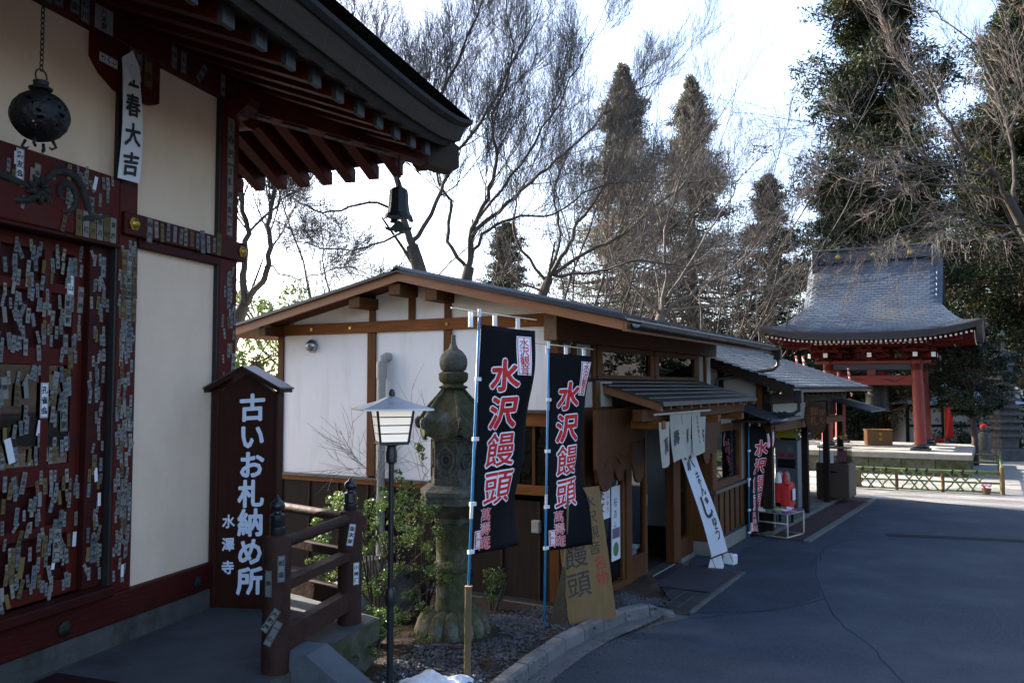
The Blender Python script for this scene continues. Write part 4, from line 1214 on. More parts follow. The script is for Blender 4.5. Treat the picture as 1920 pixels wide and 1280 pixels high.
# gable window near the corner
WX0, WX1, WZ0_, WZ1_ = -.60, .10, 1.40, 2.05
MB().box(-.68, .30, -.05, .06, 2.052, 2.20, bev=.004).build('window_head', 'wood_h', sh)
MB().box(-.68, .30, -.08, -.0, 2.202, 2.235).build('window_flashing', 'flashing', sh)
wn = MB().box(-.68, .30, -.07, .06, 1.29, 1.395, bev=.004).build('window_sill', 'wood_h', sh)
for x0, x1 in ((-.66, -.60), (.10, .17), (-.27, -.235)): MB().box(x0, x1, -.03, .05, 1.397, 2.05).build('window_frame', 'wood_v', sh)
for x0, x1 in ((-.60, -.27), (-.235, .10)): MB().box(x0, x1, .0, .006, 1.397, 2.05).build('window_pane', 'glass_dark', sh)
# vent cap, waste pipe, spotlight
q = MB(); q.lathe([(.085, 0), (.088, .02), (.07, .055), (.035, .09), (.006, .10)], 18); v_ = q.build('vent_cap', 'steel', sh, smooth=40); v_.rotation_euler = (R(90), 0, 0); v_.location = (-3.56, -.002, 3.03)
q = MB(); q.tube([(-2.36, -.075, .75), (-2.36, -.075, 2.62), (-2.36, -.075, 2.66)], .055, 12); wp = q.build('waste_pipe', 'pvc', sh, smooth=40)
q = MB(); q.tube([(-2.36, -.075, 2.60), (-2.36, -.075, 2.80)], .066, 12); q.tube([(-2.36, -.075, 2.76), (-2.345, -.06, 2.84), (-2.32, -.03, 2.86), (-2.30, .02, 2.86)], [.06, .06, .06, .06], 12); q.build('pipe_elbow', 'pvc', wp, smooth=40)
q = MB(); q.tube([(-2.36, -.075, .78), (-2.34, -.10, .55), (-2.30, -.12, .1)], .055, 12); q.build('pipe_foot', 'pvc', wp, smooth=40)
q = MB(); q.lathe([(.02, .0), (.05, .02), (.05, .12), (.03, .16)], 10); o = q.build('spotlight', 'gutter', sh, smooth=40); o.location = (.17, .02, 2.86); o.rotation_euler = (R(200), 0, 0)
MB().box(.13, .20, -.01, .05, 2.96, 2.99).build('spotlight_bracket', 'gutter', sh)
# ---- upper front wall with clerestory (x = 0)
def fbox(name, t0, t1, z0, z1, m, x0=-.08, x1=.03, par=None, bev=.003): return MB().box(x0, x1, t0, t1, z0, z1, bev=bev).build(name, m, par or sh)
for t0, t1 in ((.06, .42), (.52, .98), (5.30, 5.62)): fbox('plaster_panel', t0, t1, 2.2, 3.0, 'plaster_cream', x1=.0)
for t in (.42, .98, 5.20, 5.62): fbox('post', t, t+.10, 2.2, 3.0, 'wood_v')
for i, (t0, t1) in enumerate(((1.10, 3.12), (3.16, 5.18))):
    w_ = fbox('clerestory_sill', t0, t1, 2.57, 2.64, 'wood_t', x1=.045)
    fbox('window_frame', t0, t1, 2.93, 3.0, 'wood_t', x1=.04); fbox('window_frame', t0, t0+.16, 2.642, 2.928, 'wood_v', x1=.04); fbox('window_frame', t1-.16, t1, 2.642, 2.928, 'wood_v', x1=.04)
    MB().box(.0, .005, t0+.16, t1-.16, 2.642, 2.928).build('clerestory_pane', 'glass_dark', sh)
# ---- lower front wall (x = .30)
FX = .30
def lbox(name, t0, t1, z0, z1, m, x0=FX-.11, x1=FX, bev=.004): return MB().box(x0, x1, t0, t1, z0, z1, bev=bev).build(name, m, sh)
lbox('corner_post', -.02, .12, .1, 2.55, 'wood_v', x1=FX+.01)
lbox('post', .42, .56, .04, 2.55, 'wood_v', x1=FX+.012)
lbox('plaster_panel', .12, .42, 2.26, 2.55, 'plaster_cream', x1=FX-.03); lbox('plaster_panel', .56, 1.0, 2.26, 2.55, 'plaster_cream', x1=FX-.03)
lbox('wall_board', .12, .42, .1, 2.255, 'wood_carved', x1=FX-.02)
lbox('lintel', .56, 4.0, 2.10, 2.25, 'wood_t', x1=FX+.005)
lbox('post', 1.36, 1.50, .04, 2.10, 'wood_v'); lbox('post', 3.10, 3.40, .04, 2.10, 'wood_v', x1=FX+.015)
lbox('post', 3.92, 4.02, .04, 2.25, 'wood_v')
lbox('sill', .56, 1.36, .04, .16, 'wood_t'); lbox('sill', 3.40, 3.92, .04, .30, 'wood_t')
lbox('door_track', 1.50, 3.10, .0, .035, 'steel', x1=FX+.03)
# window by the carved board, posters in it
MB().box(FX-.06, FX-.054, .60, 1.33, .20, 2.08).build('window_pane', 'glass', sh)
for t0, t1 in ((.56, .62), (1.29, 1.36)): lbox('window_frame', t0, t1, .16, 2.10, 'wood_v', x1=FX-.02)
# sliding glass door, standing left of the opening
sd = lbox('sliding_door', 1.52, 1.60, .04, 2.10, 'wood_v', x0=FX-.10, x1=FX-.02)
for a in ((2.06, 2.14, .04, 2.10),): MB().box(FX-.10, FX-.02, *a[:2], *a[2:]).build('door_stile', 'wood_v', sd)
MB().box(FX-.10, FX-.022, 1.60, 2.06, .04, .36).build('door_bottom', 'wood_t', sd)
MB().box(FX-.10, FX-.022, 1.60, 2.06, 2.0, 2.10).build('door_top', 'wood_t', sd)
MB().box(FX-.062, FX-.056, 1.60, 2.06, .36, 2.0).build('door_pane', 'glass', sd)
MB().box(FX-.02, FX-.010, 2.085, 2.115, .95, 1.10).build('door_pull', 'steel', sd)
# glass right of the door
MB().box(FX-.06, FX-.054, 3.44, 3.90, .34, 2.08).build('window_pane', 'glass', sh)
lbox('window_frame', 3.40, 3.46, .30, 2.10, 'wood_v', x1=FX-.02)
lbox('foundation', 3.40, 4.0, -.02, .04, 'concrete_base', x1=FX+.03)
# ---- bay with side window (x = .60)
BXX = .60
def bbox(name, t0, t1, z0, z1, m, x1=BXX, x0=FX-.05): return MB().box(x0, x1, t0, t1, z0, z1, bev=.004).build(name, m, sh)
bbox('foundation', 4.02, 6.2, -.03, .20, 'concrete_base', x1=BXX+.02)
for i in range(7):
    t0 = 4.04+i*.306
    bbox('cladding_board', t0+.012, t0+.294, .205, .90, 'wood_v', x1=BXX-.006)
    bbox('batten', t0-.011, t0+.011, .205, .90, 'wood_dark', x1=BXX+.012)
bbox('cladding_foot', 4.03, 6.2, .196, .235, 'gutter', x1=BXX+.022)
bbox('bay_ledge', 4.0, 6.24, .905, .955, 'flashing', x1=BXX+.06)
for t0, t1 in ((4.02, 4.14), (6.08, 6.2)): bbox('post', t0, t1, .205, 2.30, 'wood_v', x1=BXX+.004)
bbox('plaster_panel', 5.72, 6.08, .955, 2.3, 'plaster_cream', x1=BXX-.02); bbox('plaster_panel', 4.14, 5.72, 1.92, 2.3, 'plaster_cream', x1=BXX-.02)
for t0, t1 in ((4.14, 4.26), (5.58, 5.72)): bbox('window_frame', t0, t1, .955, 1.92, 'wood_v')
bbox('window_frame', 4.26, 5.58, 1.80, 1.92, 'wood_t'); bbox('window_frame', 4.26, 5.58, .955, 1.06, 'wood_t')
MB().box(BXX-.06, BXX-.054, 4.26, 5.58, 1.06, 1.80).build('window_pane', 'glass', sh)
# ---- porch roof of lapped sheet courses
def pz(x): return 2.60-.285*(x/.98)
PT0, PT1 = .72, 5.05
NCR = 6
for k in range(NCR):
    xa, xb = .02+.98*k/NCR, .02+.98*(k+1)/NCR+.012
    q = MB(); q.prism([(xa, pz(xa)+.006), (xb, pz(xb)+.018), (xb, pz(xb)-.002), (xa, pz(xa)-.006)], PT0-.03+.0004*k, PT1+.03-.0004*k); q.build('roof_course', 'roof_metal_porch', sh)
q = MB(); q.prism([(.03, pz(.03)-.05), (.96, pz(.96)-.05), (.96, pz(.96)-.008), (.03, pz(.03)-.008)], PT0+.04, PT1-.04); q.build('porch_boarding', 'wood_orange', sh)
for t in (PT0, PT1-.03):
    q = MB(); q.prism([(.03, pz(.03)-.10), (.985, pz(.985)-.10), (.985, pz(.985)-.003), (.03, pz(.03)-.003)], t, t+.03); q.build('barge_board', 'wood_orange', sh)
MB().box(.985, 1.02, PT0-.03, PT1+.03, pz(1.0)-.035, pz(1.0)-.006).build('porch_drip', 'roof_metal', sh)
for k in range(11):
    t = PT0+.16+k*.40
    q = MB(); q.prism([(.10, pz(.1)-.115), (.90, pz(.9)-.115), (.90, pz(.9)-.052), (.10, pz(.1)-.052)], t, t+.05); q.build('porch_rafter', 'wood_orange', sh)
MB().box(.68, .80, PT0-.12, PT1+.10, 2.10, 2.235, bev=.005).build('porch_beam', 'wood_t', sh)
for t in (1.0, 3.3, 4.6):
    MB().box(FX+.012, .90, t, t+.11, 2.0, 2.098, bev=.005).build('porch_arm', 'wood_h', sh)
# carved cloud boards either side of the entrance
def arc(cx, cz, r, a0, a1, n=9): return [(cx+r*math.cos(R(a0+(a1-a0)*k/(n-1))), cz+r*math.sin(R(a0+(a1-a0)*k/(n-1)))) for k in range(n)]
out = [(0.0, 2.24), (1.42, 2.24)] + arc(1.22, 2.03, .27, 20, -80) + [(1.20, 1.77)] + arc(.80, 1.80, .27, -20, -110, 8) + arc(.66, 1.52, .10, 0, -150, 6) + arc(.25, 1.56, .22, 5, -175, 10) + [(0.0, 1.6)]
q = MB(); q.prism(out, .46, .505, axis='x'); cb = q.build('carved_board', 'wood_carved', sh)
q = MB(); q.prism([(.98, 1.82), (1.34, 1.84)] + arc(1.19, 1.52, .17, 10, -170, 8) + [(.96, 1.62)], .507, .535, axis='x'); q.build('carved_plaque', 'wood_carved', cb)
chars('carved_character', 'ink_soft', cb, '庵', 1.15, 1.78, .20, .22, lambda u, v, l: (.5358+l, u, v), off=.03, rise=.1)
for pts_ in ([(.2, 1.62), (.35, 1.72), (.55, 1.70), (.66, 1.62)], [(.62, 1.74), (.82, 1.68), (1.0, 1.72)], [(1.06, 2.10), (1.18, 2.16), (1.28, 2.08), (1.20, 2.0), (1.10, 2.03)]):
    q = MB(); q.tube([(.506, a, b) for a, b in pts_], .009, 6); q.build('carved_line', 'wood_carved', cb, smooth=True)
out = [(3.30, 2.09), (4.25, 2.09)] + arc(4.05, 1.98, .26, 10, -90, 7) + arc(3.86, 1.68, .20, 30, -90, 7) + arc(3.56, 1.55, .16, 0, -160, 7) + [(3.30, 1.7)]
q = MB(); q.prism(out, .615, .66, axis='x'); q.build('carved_board', 'wood_carved', sh)
# interior: floor, back wall, counter, inner door leaf
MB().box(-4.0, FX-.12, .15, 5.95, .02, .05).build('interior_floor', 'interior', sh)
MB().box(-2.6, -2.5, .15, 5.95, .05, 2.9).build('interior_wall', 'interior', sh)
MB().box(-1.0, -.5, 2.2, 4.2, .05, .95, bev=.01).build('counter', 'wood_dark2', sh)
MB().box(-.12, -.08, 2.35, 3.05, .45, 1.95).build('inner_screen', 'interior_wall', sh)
MB().box(-4.15, -4.06, .10, 6.0, .0, 3.18).build('rear_wall', 'plaster_white', sh)
MB().box(-4.06, .0, 5.95, 6.05, .0, 3.25).build('end_wall', 'plaster_white', sh)
# posters behind the window pane
def poster(t0, t1, z0, z1, m='paper_white'):
    return MB().box(FX-.050, FX-.048, t0, t1, z0, z1).build('poster', m, sh)
pst = poster(.66, .96, .95, 1.62)
plp = lambda u, v, l: (FX-.0472+l, u, v)
chars('poster_character', 'ink', pst, 'むしたて', .73, 1.58, .13, .14, plp, off=.03); chars('poster_character', 'flag_red', pst, '名物まんじゅう', .88, 1.60, .08, .085, plp, off=.02)
pst = poster(1.0, 1.27, .42, 1.30)
chars('poster_character', 'ink', pst, '桜あん', 1.12, 1.18, .12, .14, plp, off=.0)
MB().box(FX-.0475, FX-.047, 1.02, 1.25, .68, .80).build('poster_print', 'purple_print', pst)
q = MB(); q.lathe([(.085, 0), (.085, .0006)], 18); o = q.build('poster_print', 'green_print', pst); o.rotation_euler = (0, R(90), 0); o.location = (FX-.0475, 1.13, .55)
# stoop of dark tiles and the mat
sp_ = thing('tiled_stoop', 'dark tiled doorstep slab at the shop entrance', 'doorstep', SM @ Vector((.8, 1.9, 0)), SA)
def sq(x, y): return x-.8, y-1.9
MB().box(FX+.035-.8, 1.26-.8, .80-1.9, 3.08-1.9, -.03, .026).build('stoop_slab', 'grout', sp_)
MB().box(1.262-.8, 1.30-.8, .78-1.9, 3.10-1.9, -.03, .020).build('stoop_edge', 'concrete', sp_)
tmesh = MB().box(-.0745, .0745, -.155, .155, 0, .008, bev=.003).mesh('tile', 'tile_floor')
for i in range(6):
    for j in range(7):
        o = link('tile', tmesh, sp_, (FX+.035+.079+.156*i-.8, .80+.163+.3255*j-1.9, .026))
o = MB().box(-.36, .36, -.62, .62, 0, .014, bev=.005).build('doormat', 'doormat', None, loc=SM @ Vector((.86, 2.28, .0345)), rz=SA)
tag(o, 'purple grey ribbed doormat on the dark tiles at the shop door', 'doormat')

# ---------------------------------------------------------------- noren curtain and long white banner
no = thing('shop_curtain', 'short cream split curtain with brushed characters over the shop door', 'curtain', SM @ Vector((.88, 1.85, 1.55)), SA)
def nor(t0, t1, top, drop, bow, char=None, small=None):
    cw = t1-t0
    def pl(u, v, l):
        f = 1-(v/drop)
        return (l+.035*f*math.sin((u+t0)*9)+bow*f*f, t0+cw/2+u*(1-.10*f)-1.85, top-1.55-drop+v+.02*f*math.sin(u*11))
    q = MB(); q.grid(lambda a, b: pl((a-.5)*cw, b*drop, 0), 6, 10); p_ = q.build('curtain_panel', 'cloth_cream', no, smooth=True)
    if char: chars('brushed_character', 'ink', p_, char, 0, drop*.66, .19, .20, pl, off=.02, lift=.004, rise=.12, maxlen=.05)
    if small: chars('brushed_character', 'ink', p_, small, .02, drop*.93, .055, .062, pl, off=.01, lift=.004, maxlen=.05)
nor(.92, 1.30, 2.08, .50, .02, '萬'); nor(1.31, 1.74, 2.17, .56, .05, '壽'); nor(1.75, 2.16, 2.17, .56, .02, '庵'); nor(2.17, 2.52, 2.17, .54, .04, None, '水沢名物まん'); nor(2.53, 2.78, 2.10, .46, .02, '名')
q = MB(); q.tube([(0, .78-1.85, .625), (0, 2.98-1.85, .625)], .014, 8); q.build('curtain_rod', 'tube_cream', no)
bn = thing('hanging_banner', 'long white banner with brushed characters slanting down from the shop eave', 'banner', SM @ Vector((1.08, 2.67, .3)), SA)
A0 = Vector((-.42, -.42, 1.70)); B0 = Vector((0, 0, 0))
LB = (A0-B0).length; ex = (A0-B0).normalized(); wy = Vector((0.10, 1, 0)).normalized(); nz_ = wy.cross(ex).normalized()
def bpl(u, v, l): return B0 + ex*v + wy*(u+.10*(v/LB)) + nz_*(l+.02*math.sin(v*3.3)+.012*math.sin(u*9+v*2))
q = MB(); q.grid(lambda a, b: bpl((a-.5)*.50, b*LB, 0), 6, 24); q.build('cloth', 'cloth_white', bn, smooth=True)
chars('brushed_character', 'ink', bn, '水沢', -.06, LB*.985, .30, .30, bpl, off=.02, lift=.005, rise=.12, maxlen=.06)
chars('brushed_character', 'ink', bn, 'まん', .04, LB*.985-.62, .20, .17, bpl, off=.01, lift=.005, rise=.1, maxlen=.06)
chars('brushed_character', 'ink', bn, 'じ', -.03, LB*.985-.95, .34, .32, bpl, off=.03, lift=.005, maxlen=.06)
chars('brushed_character', 'ink', bn, 'ゅう', .06, LB*.985-1.22, .20, .18, bpl, off=.012, lift=.005, rise=.1, maxlen=.06)
q = MB(); q.tube([bpl(-.29, .0, .0), bpl(.29, .0, 0)], .012, 8); q.build('bottom_rod', 'wood_t', bn)
for s in (-1, 1):
    q = MB(); q.tube([bpl(s*.27, 0, 0), Vector((.06+.05*s, s*.24, -.13))], .004, 5); q.build('tie_cord', 'straw', bn)
wt = MB(); wt.v = []
wt.add([(-.10, -.10, 0), (.10, -.10, 0), (.10, .10, 0), (-.10, .10, 0), (-.06, -.06, .16), (.06, -.06, .16), (.06, .06, .16), (-.06, .06, .16)], [(3, 2, 1, 0), (4, 5, 6, 7), (0, 1, 5, 4), (1, 2, 6, 5), (2, 3, 7, 6), (3, 0, 4, 7)])
p = unz(1343, 1062, 0); o = wt.build('banner_weight', 'plastic_white', None, loc=(p.x, p.y, .002), rz=SA+.2); tag(o, 'tapered white weight block nearer the doormat under the banner', 'weight', 'weights holding down the white banner')
p = unz(1369, 1057, 0); q = MB().box(-.085, .085, -.07, .07, 0, .14, bev=.012); o = q.build('banner_weight', 'plastic_white', None, loc=(p.x, p.y, .002), rz=SA-.15); tag(o, 'square white weight block with a cord, the one farther from the doormat', 'weight', 'weights holding down the white banner')

# ---------------------------------------------------------------- the black nobori flags
def nobori(name, label, base, top, wdt, ang, flag_top, flag_len, seed, lean=(0, 0), bend=.05, pole_r=.011, small=1.0):
    f_ = thing(name, label, 'flag', base, ang, 'black banner flags of the bun shop')
    H = top-base[2]
    L = Vector((lean[0], lean[1], 0))
    def pp(z): return L*(z/H)+Vector((0, 0, z))
    q = MB(); q.tube([pp(0), pp(H*.5), pp(H)], pole_r, 10); po = q.build('pole', 'pole_blue', f_, smooth=True)
    q = MB(); q.tube([pp(H-.05), pp(H+.02)], pole_r*1.35, 10); q.build('pole_cap', 'plastic_white', po, smooth=40)
    for zz in (H*.42, H*.44): pass
    q = MB(); q.tube([pp(H*.43), pp(H*.43+.11)], pole_r*1.3, 10); q.build('pole_joint', 'plastic_white', po, smooth=40)
    zt = flag_top-base[2]
    q = MB(); q.tube([pp(H-.01)+Vector((-.30, 0, .02)), pp(H-.01), pp(H-.01)+Vector((wdt+.06, 0, -.03))], .0065, 8); q.build('cross_bar', 'cream_bar', f_, smooth=True)
    def pl(u, v, l):     # u 0..wdt from the pole, v 0..-len downwards
        z = zt+v; f = -v/flag_len; g = u/wdt
        d = bend*g*math.sin(f*5.2+seed)*(.4+f) + .030*math.sin(g*7+f*4+seed)*g + .014*math.sin(f*15+g*4+seed*2)*(.3+g)
        n_ = Vector((math.sin(f*2+seed)*.10, -1, 0))
        uu = u*(1-.10*math.sin(min(1, f*1.6)*math.pi)*g*(.6+.4*math.sin(seed*3))) + .02
        return pp(z)+Vector((uu, -d, -.03*g*(1-f)))+Vector((0, -l, 0))
    q = MB(); q.grid(lambda a, b: pl(a*wdt, -b*flag_len, 0), 14, 44); fl = q.build('cloth', 'flag_black', f_, smooth=True)
    md = fl.modifiers.new('solid', 'SOLIDIFY'); md.thickness = .0015; md.offset = -1
    for a in (.05, .5, .95):
        q = MB(); q.box(a*wdt-.018+.02, a*wdt+.022+.02, -.008, .008, zt-.02-.03*a, H+.005-.03*a); q.build('tab', 'plastic_white', f_)
    for a in (.24, .50, .78, .985):
        zz = zt-a*flag_len; p = pp(zz); q = MB(); q.box(p.x-.02, p.x+.04, p.y-.012, p.y+.012, zz-.016, zz+.016); q.build('tab', 'plastic_white', f_)
    S = flag_len/1.9
    def big(text, cx, top, size, step, rise=.10, offs=(.034, .072), sl=0.08, wide=1.0):
        chars('white_outline', 'flag_white', fl, text, cx, top, size, step, pl, off=offs[1], lift=.004, rise=rise, slant=sl, maxlen=.05, wide=wide)
        chars('red_character', 'flag_red', fl, text, cx, top, size, step, pl, off=offs[0], lift=.0075, rise=rise, slant=sl, maxlen=.05, wide=wide)
    big('水沢', wdt*.47, -.25*S, .285*S, .318*S, offs=(.034, .074), wide=1.12)
    big('饅頭', wdt*.47, -.886*S, .305*S, .318*S, offs=(.010, .052), wide=1.08)
    big('萬壽庵', wdt*.26, -1.53*S, .118*S, .116*S, .04, (-.012, .022), 0, wide=1.2)
    # red name box top right
    x0, x1, z0, z1 = wdt*.70, wdt*.93, -.06*S, -.40*S
    def quad(a0, a1, b0, b1, m, l):
        q = MB(); q.grid(lambda a, b: pl(a0+(a1-a0)*a, b0+(b1-b0)*b, l), 2, 6); return q.build('name_box', m, fl)
    quad(x0, x1, z0, z1, 'flag_white', .003); quad(x0+.008, x1-.008, z0-.008, z1+.008, 'flag_red', .0045); quad(x0+.014, x1-.014, z0-.014, z1+.014, 'flag_white', .006)
    chars('red_character', 'flag_red', fl, '水沢観音', (x0+x1)/2, z0-.018, .088*S, .078*S, pl, off=.015, lift=.0075, rise=.08, maxlen=.05)
    x0, x1, z0, z1 = wdt*.04, wdt*.20, -1.71*S, -1.86*S
    quad(x0, x1, z0, z1, 'flag_white', .003); quad(x0+.006, x1-.006, z0-.006, z1+.006, 'flag_red', .0045)
    chars('white_character', 'flag_white', fl, '萬壽', (x0+x1)/2, z0-.01, .07*S, .066*S, pl, off=.01, lift=.006, maxlen=.05)
    return f_
b1 = unz(876, 1272, .10)
nobori('nobori_flag', 'black banner flag nearest the camera, tied to the wooden stake', (b1.x-.02, b1.y, .1), 3.13, .60, R(42), 3.02, 1.92, .6, lean=(.10, -.06), bend=.09)
b2 = unz(1020, 1180, .09)
nobori('nobori_flag', 'black banner flag standing beside the plywood board', (b2.x, b2.y, .09), 2.93, .60, R(42), 2.84, 1.98, 2.1, lean=(.045, -.03), bend=.06)
b3 = Vector((3.92, 14.26, 0))
nobori('nobori_flag', 'black banner flag farthest off, between the shop and the magazine rack', (b3.x, b3.y, .0), 1.95, .60, R(38), 1.86, 1.80, 1.2, lean=(.03, 0), bend=.12)
sk = thing('wooden_stake', 'square weathered wooden stake driven into the soil at the flag', 'stake', (b1.x, b1.y-.02, .05))
q = MB(); q.box(-.028, .028, -.028, .028, 0, .80, bev=.006)
for i, v in enumerate(q.v):
    q.v[i] = (v[0]+v[2]*.012, v[1], v[2])
q.build('stake_body', 'stake', sk)
MB().box(-.02, .042, -.030, .030, .795, .808, bev=.003).build('stake_top', 'wood_end', sk)
# ---------------------------------------------------------------- leaning plywood board and broom
pb = thing('plywood_board', 'tall plywood sign leaning by the shop corner with black and red characters', 'sign board', unz(1112, 1165, .10), R(10))
tl_ = Matrix.Rotation(R(-9), 4, 'X') @ Matrix.Rotation(R(-5), 4, 'Y')
q = MB(); q.box(-.25, .25, -.009, .009, 0, 1.35, mat=tl_); q.build('plywood', 'plywood', pb)
ppl = lambda u, v, l: tuple(tl_ @ Vector((u, -.0098-l, v)))
chars('brushed_character', 'ink', pb, '水沢観音', .115, 1.27, .14, .155, ppl, off=-.005, rise=.12)
chars('brushed_character', 'ink_red', pb, '名物', .155, .65, .145, .155, ppl, off=.0, rise=.12)
chars('brushed_character', 'ink_soft', pb, '饅頭', -.10, .82, .27, .29, ppl, off=.005, rise=.12)
bm_ = thing('straw_broom', 'worn straw broom standing on its head against the dark wall', 'broom', unz(1045, 1172, .10), R(-20))
q = MB()
for i in range(90):
    a = random.uniform(0, 6.28); r = random.random()**.5
    q.tube([(.085*r*math.cos(a), .05*r*math.sin(a), 0), (.05*r*math.cos(a)+.03, .03*r*math.sin(a)+.02, .28), (.015*r*math.cos(a)+.06, .015*r*math.sin(a)+.05, .58)], [.004, .003, .002], 3)
tag(q.build('bristles', 'straw', bm_), kind='stuff')
q = MB(); q.tube([(.058, .048, .5), (.08, .09, 1.0), (.085, .11, 1.25)], .012, 8); q.build('handle', 'stake', bm_)
# small meter box on the gable wall
o = MB().box(-.05, .05, -.06, 0, 0, .14, bev=.01).build('meter_box', 'pvc', sh, loc=(-.20, -.035, .88))

# ---------------------------------------------------------------- garden lamp
gl_ = thing('garden_lamp', 'black garden lamp post with paned white lantern and metal roof', 'lamp', (un(733, 1000, 5.0).x, 5.0, .05), R(20))
q = MB(); q.tube([(0, 0, 0), (0, 0, 1.25)], .020, 12); q.tube([(0, 0, 1.20), (0, 0, 2.02)], .0155, 12); q.lathe([(.027, 1.19), (.030, 1.20), (.030, 1.27), (.022, 1.29)], 12); q.build('pole', 'lamp_black', gl_, smooth=40)
q = MB(); q.lathe([(.016, 2.0), (.032, 2.01), (.034, 2.06), (.026, 2.10), (.06, 2.115), (.11, 2.125)], 12); q.build('neck', 'lamp_black', gl_, smooth=40)
zb, zt, rb, rt = 2.125, 2.315, .115, .150
def ring4(r, z): return [(r*math.cos(R(45+90*k)), r*math.sin(R(45+90*k)), z) for k in range(4)]
q = MB(); q.add(ring4(rb*1.04, zb-.012)+ring4(rb*1.04, zb+.006), [(3, 2, 1, 0), (4, 5, 6, 7), (0, 1, 5, 4), (1, 2, 6, 5), (2, 3, 7, 6), (3, 0, 4, 7)]); q.build('base_frame', 'lamp_black', gl_)
for k in range(4):
    q = MB(); a = ring4(rb*.97, zb+.006)[k], ring4(rb*.97, zb+.006)[(k+1) % 4], ring4(rt*.97, zt)[(k+1) % 4], ring4(rt*.97, zt)[k]
    q.add(a, [(0, 1, 2, 3)]); q.build('pane', 'lamp_pane', gl_)
    q = MB(); q.tube([ring4(rb, zb)[k], ring4(rt, zt+.004)[k]], .0075, 6); q.build('corner_bar', 'lamp_black', gl_)
    for j in range(1, 4):
        f = j/4+.03; r = rb+(rt-rb)*f; z = zb+(zt-zb)*f
        q = MB(); q.tube([ring4(r, z)[k], ring4(r, z)[(k+1) % 4]], .0032, 5); q.build('glazing_bar', 'lamp_black', gl_)
q = MB(); rr_ = .285
q.add(ring4(rr_, zt-.004)+ring4(rr_, zt+.006)+ring4(.12, zt+.045)+ring4(.022, zt+.078), [(3, 2, 1, 0)]+[(b+k, b+(k+1) % 4, b+4+(k+1) % 4, b+4+k) for b in (0, 4, 8) for k in range(4)]+[(12, 13, 14, 15)])
q.build('roof', 'lamp_roof', gl_)
q = MB(); q.lathe([(.016, zt+.074), (.019, zt+.094), (.012, zt+.114), (.003, zt+.121)], 10); q.build('finial', 'lamp_black', gl_, smooth=40)

# ---------------------------------------------------------------- stone lantern
ln = thing('stone_lantern', 'tall mossy stone lantern with carved fire box and onion finial', 'stone lantern', (-.57, 8.30, .12), R(14))
ln.scale = (.87, .87, 1)
NP = 14
q = MB(); q.lathe([(.43, -.08), (.43, .0), (.405, .01), (.385, .08), (.34, .15), (.26, .215), (.22, .245), (.20, .26)], 24); q.build('base', 'stone_moss', ln, smooth=40)
pm = MB(); pm.grid(lambda a, b: ((.255+.17*b)*1.0, 0, 0), 1, 1)
pm = MB()
def pet(a, b):
    wv = math.sin(math.pi*min(1, b*1.0))**.5 if b < 1 else 0
    r = .215+.20*b**.75
    wd = math.pi*r/14*.99*(1 if b < .72 else math.sqrt(max(0, 1-.75*((b-.72)/.28)**2)))
    y = (a-.5)*2*wd; cv = math.cos((a-.5)*math.pi)
    z = .245*(1-b**2.6)+.004
    return (r+.030*cv*(.3+.7*b), y, z+.022*cv*(1-b))
pm.grid(pet, 6, 7); pme = pm.mesh('petal', 'stone_moss', True)
for k in range(NP): link('petal', pme, ln, (0, 0, 0), rz=2*math.pi*k/NP)
q = MB(); q.lathe([(.20, .24), (.195, .30), (.185, .34), (.182, .60), (.19, .62), (.208, .635), (.21, .68), (.20, .70), (.184, .715), (.180, 1.05), (.19, 1.07), (.205, 1.085), (.205, 1.12), (.20, 1.13)], 24); q.build('shaft', 'stone_moss', ln, smooth=40)
q = MB(); q.lathe([(.20, 1.125), (.25, 1.17), (.33, 1.235), (.345, 1.25)], 24); q.build('bowl', 'stone_moss', ln, smooth=40)
def hexl(name, prof, m='stone_lantern', n=6, sm=False): q = MB(); q.lathe(prof, n, rot=R(30)); return q.build(name, m, ln, smooth=sm)
hexl('platform', [(.34, 1.25), (.385, 1.262), (.385, 1.31), (.37, 1.318), (.37, 1.335), (.385, 1.343), (.385, 1.385), (.34, 1.41), (.30, 1.44)])
fb = hexl('fire_box', [(.262, 1.44), (.262, 1.50), (.248, 1.512), (.248, 1.85), (.262, 1.862), (.262, 1.90), (.24, 1.92)])
for k in range(6):
    a = R(60*k)+R(0); rr_ = .248*math.cos(R(30))
    M_ = Matrix.Rotation(a, 4, 'Z') @ Matrix.Translation((rr_, 0, 1.68))
    if k % 2 == 0:
        q = MB(); q.lathe([(.06, 0), (.075, .006), (.062, .018), (.040, .018), (.036, .004)], 16); o = q.build('round_opening', 'stone_grey', fb, smooth=40); o.matrix_local = M_ @ Matrix.Rotation(R(90), 4, 'Y')
        q = MB(); q.lathe([(.037, 0), (.037, .0055)], 14); o = q.build('dark_opening', 'black_line', fb); o.matrix_local = M_ @ Matrix.Rotation(R(90), 4, 'Y')
    for j in range(7):
        b = random.uniform(0, 6.28); rad_ = random.uniform(.085, .11) if k % 2 == 0 else random.uniform(.0, .09)
        pts = [(0.004, rad_*math.cos(b)*.9, rad_*math.sin(b)*1.25)]
        for s in range(5):
            b2_ = b+.35*s; pts.append((.010+.006*math.sin(s), rad_*math.cos(b2_)*.9, rad_*math.sin(b2_)*1.25))
        q = MB(); q.tube([M_ @ Vector(p) for p in pts], [.004, .013, .016, .014, .01, .004], 6); q.build('relief', 'stone_lantern', fb, smooth=True)
    q = MB(); rc = .250; q.tube([(rc*math.cos(a+R(30)), rc*math.sin(a+R(30)), 1.505), (rc*math.cos(a+R(30)), rc*math.sin(a+R(30)), 1.86)], .016, 6); q.build('corner_bead', 'stone_lantern', fb, smooth=True)
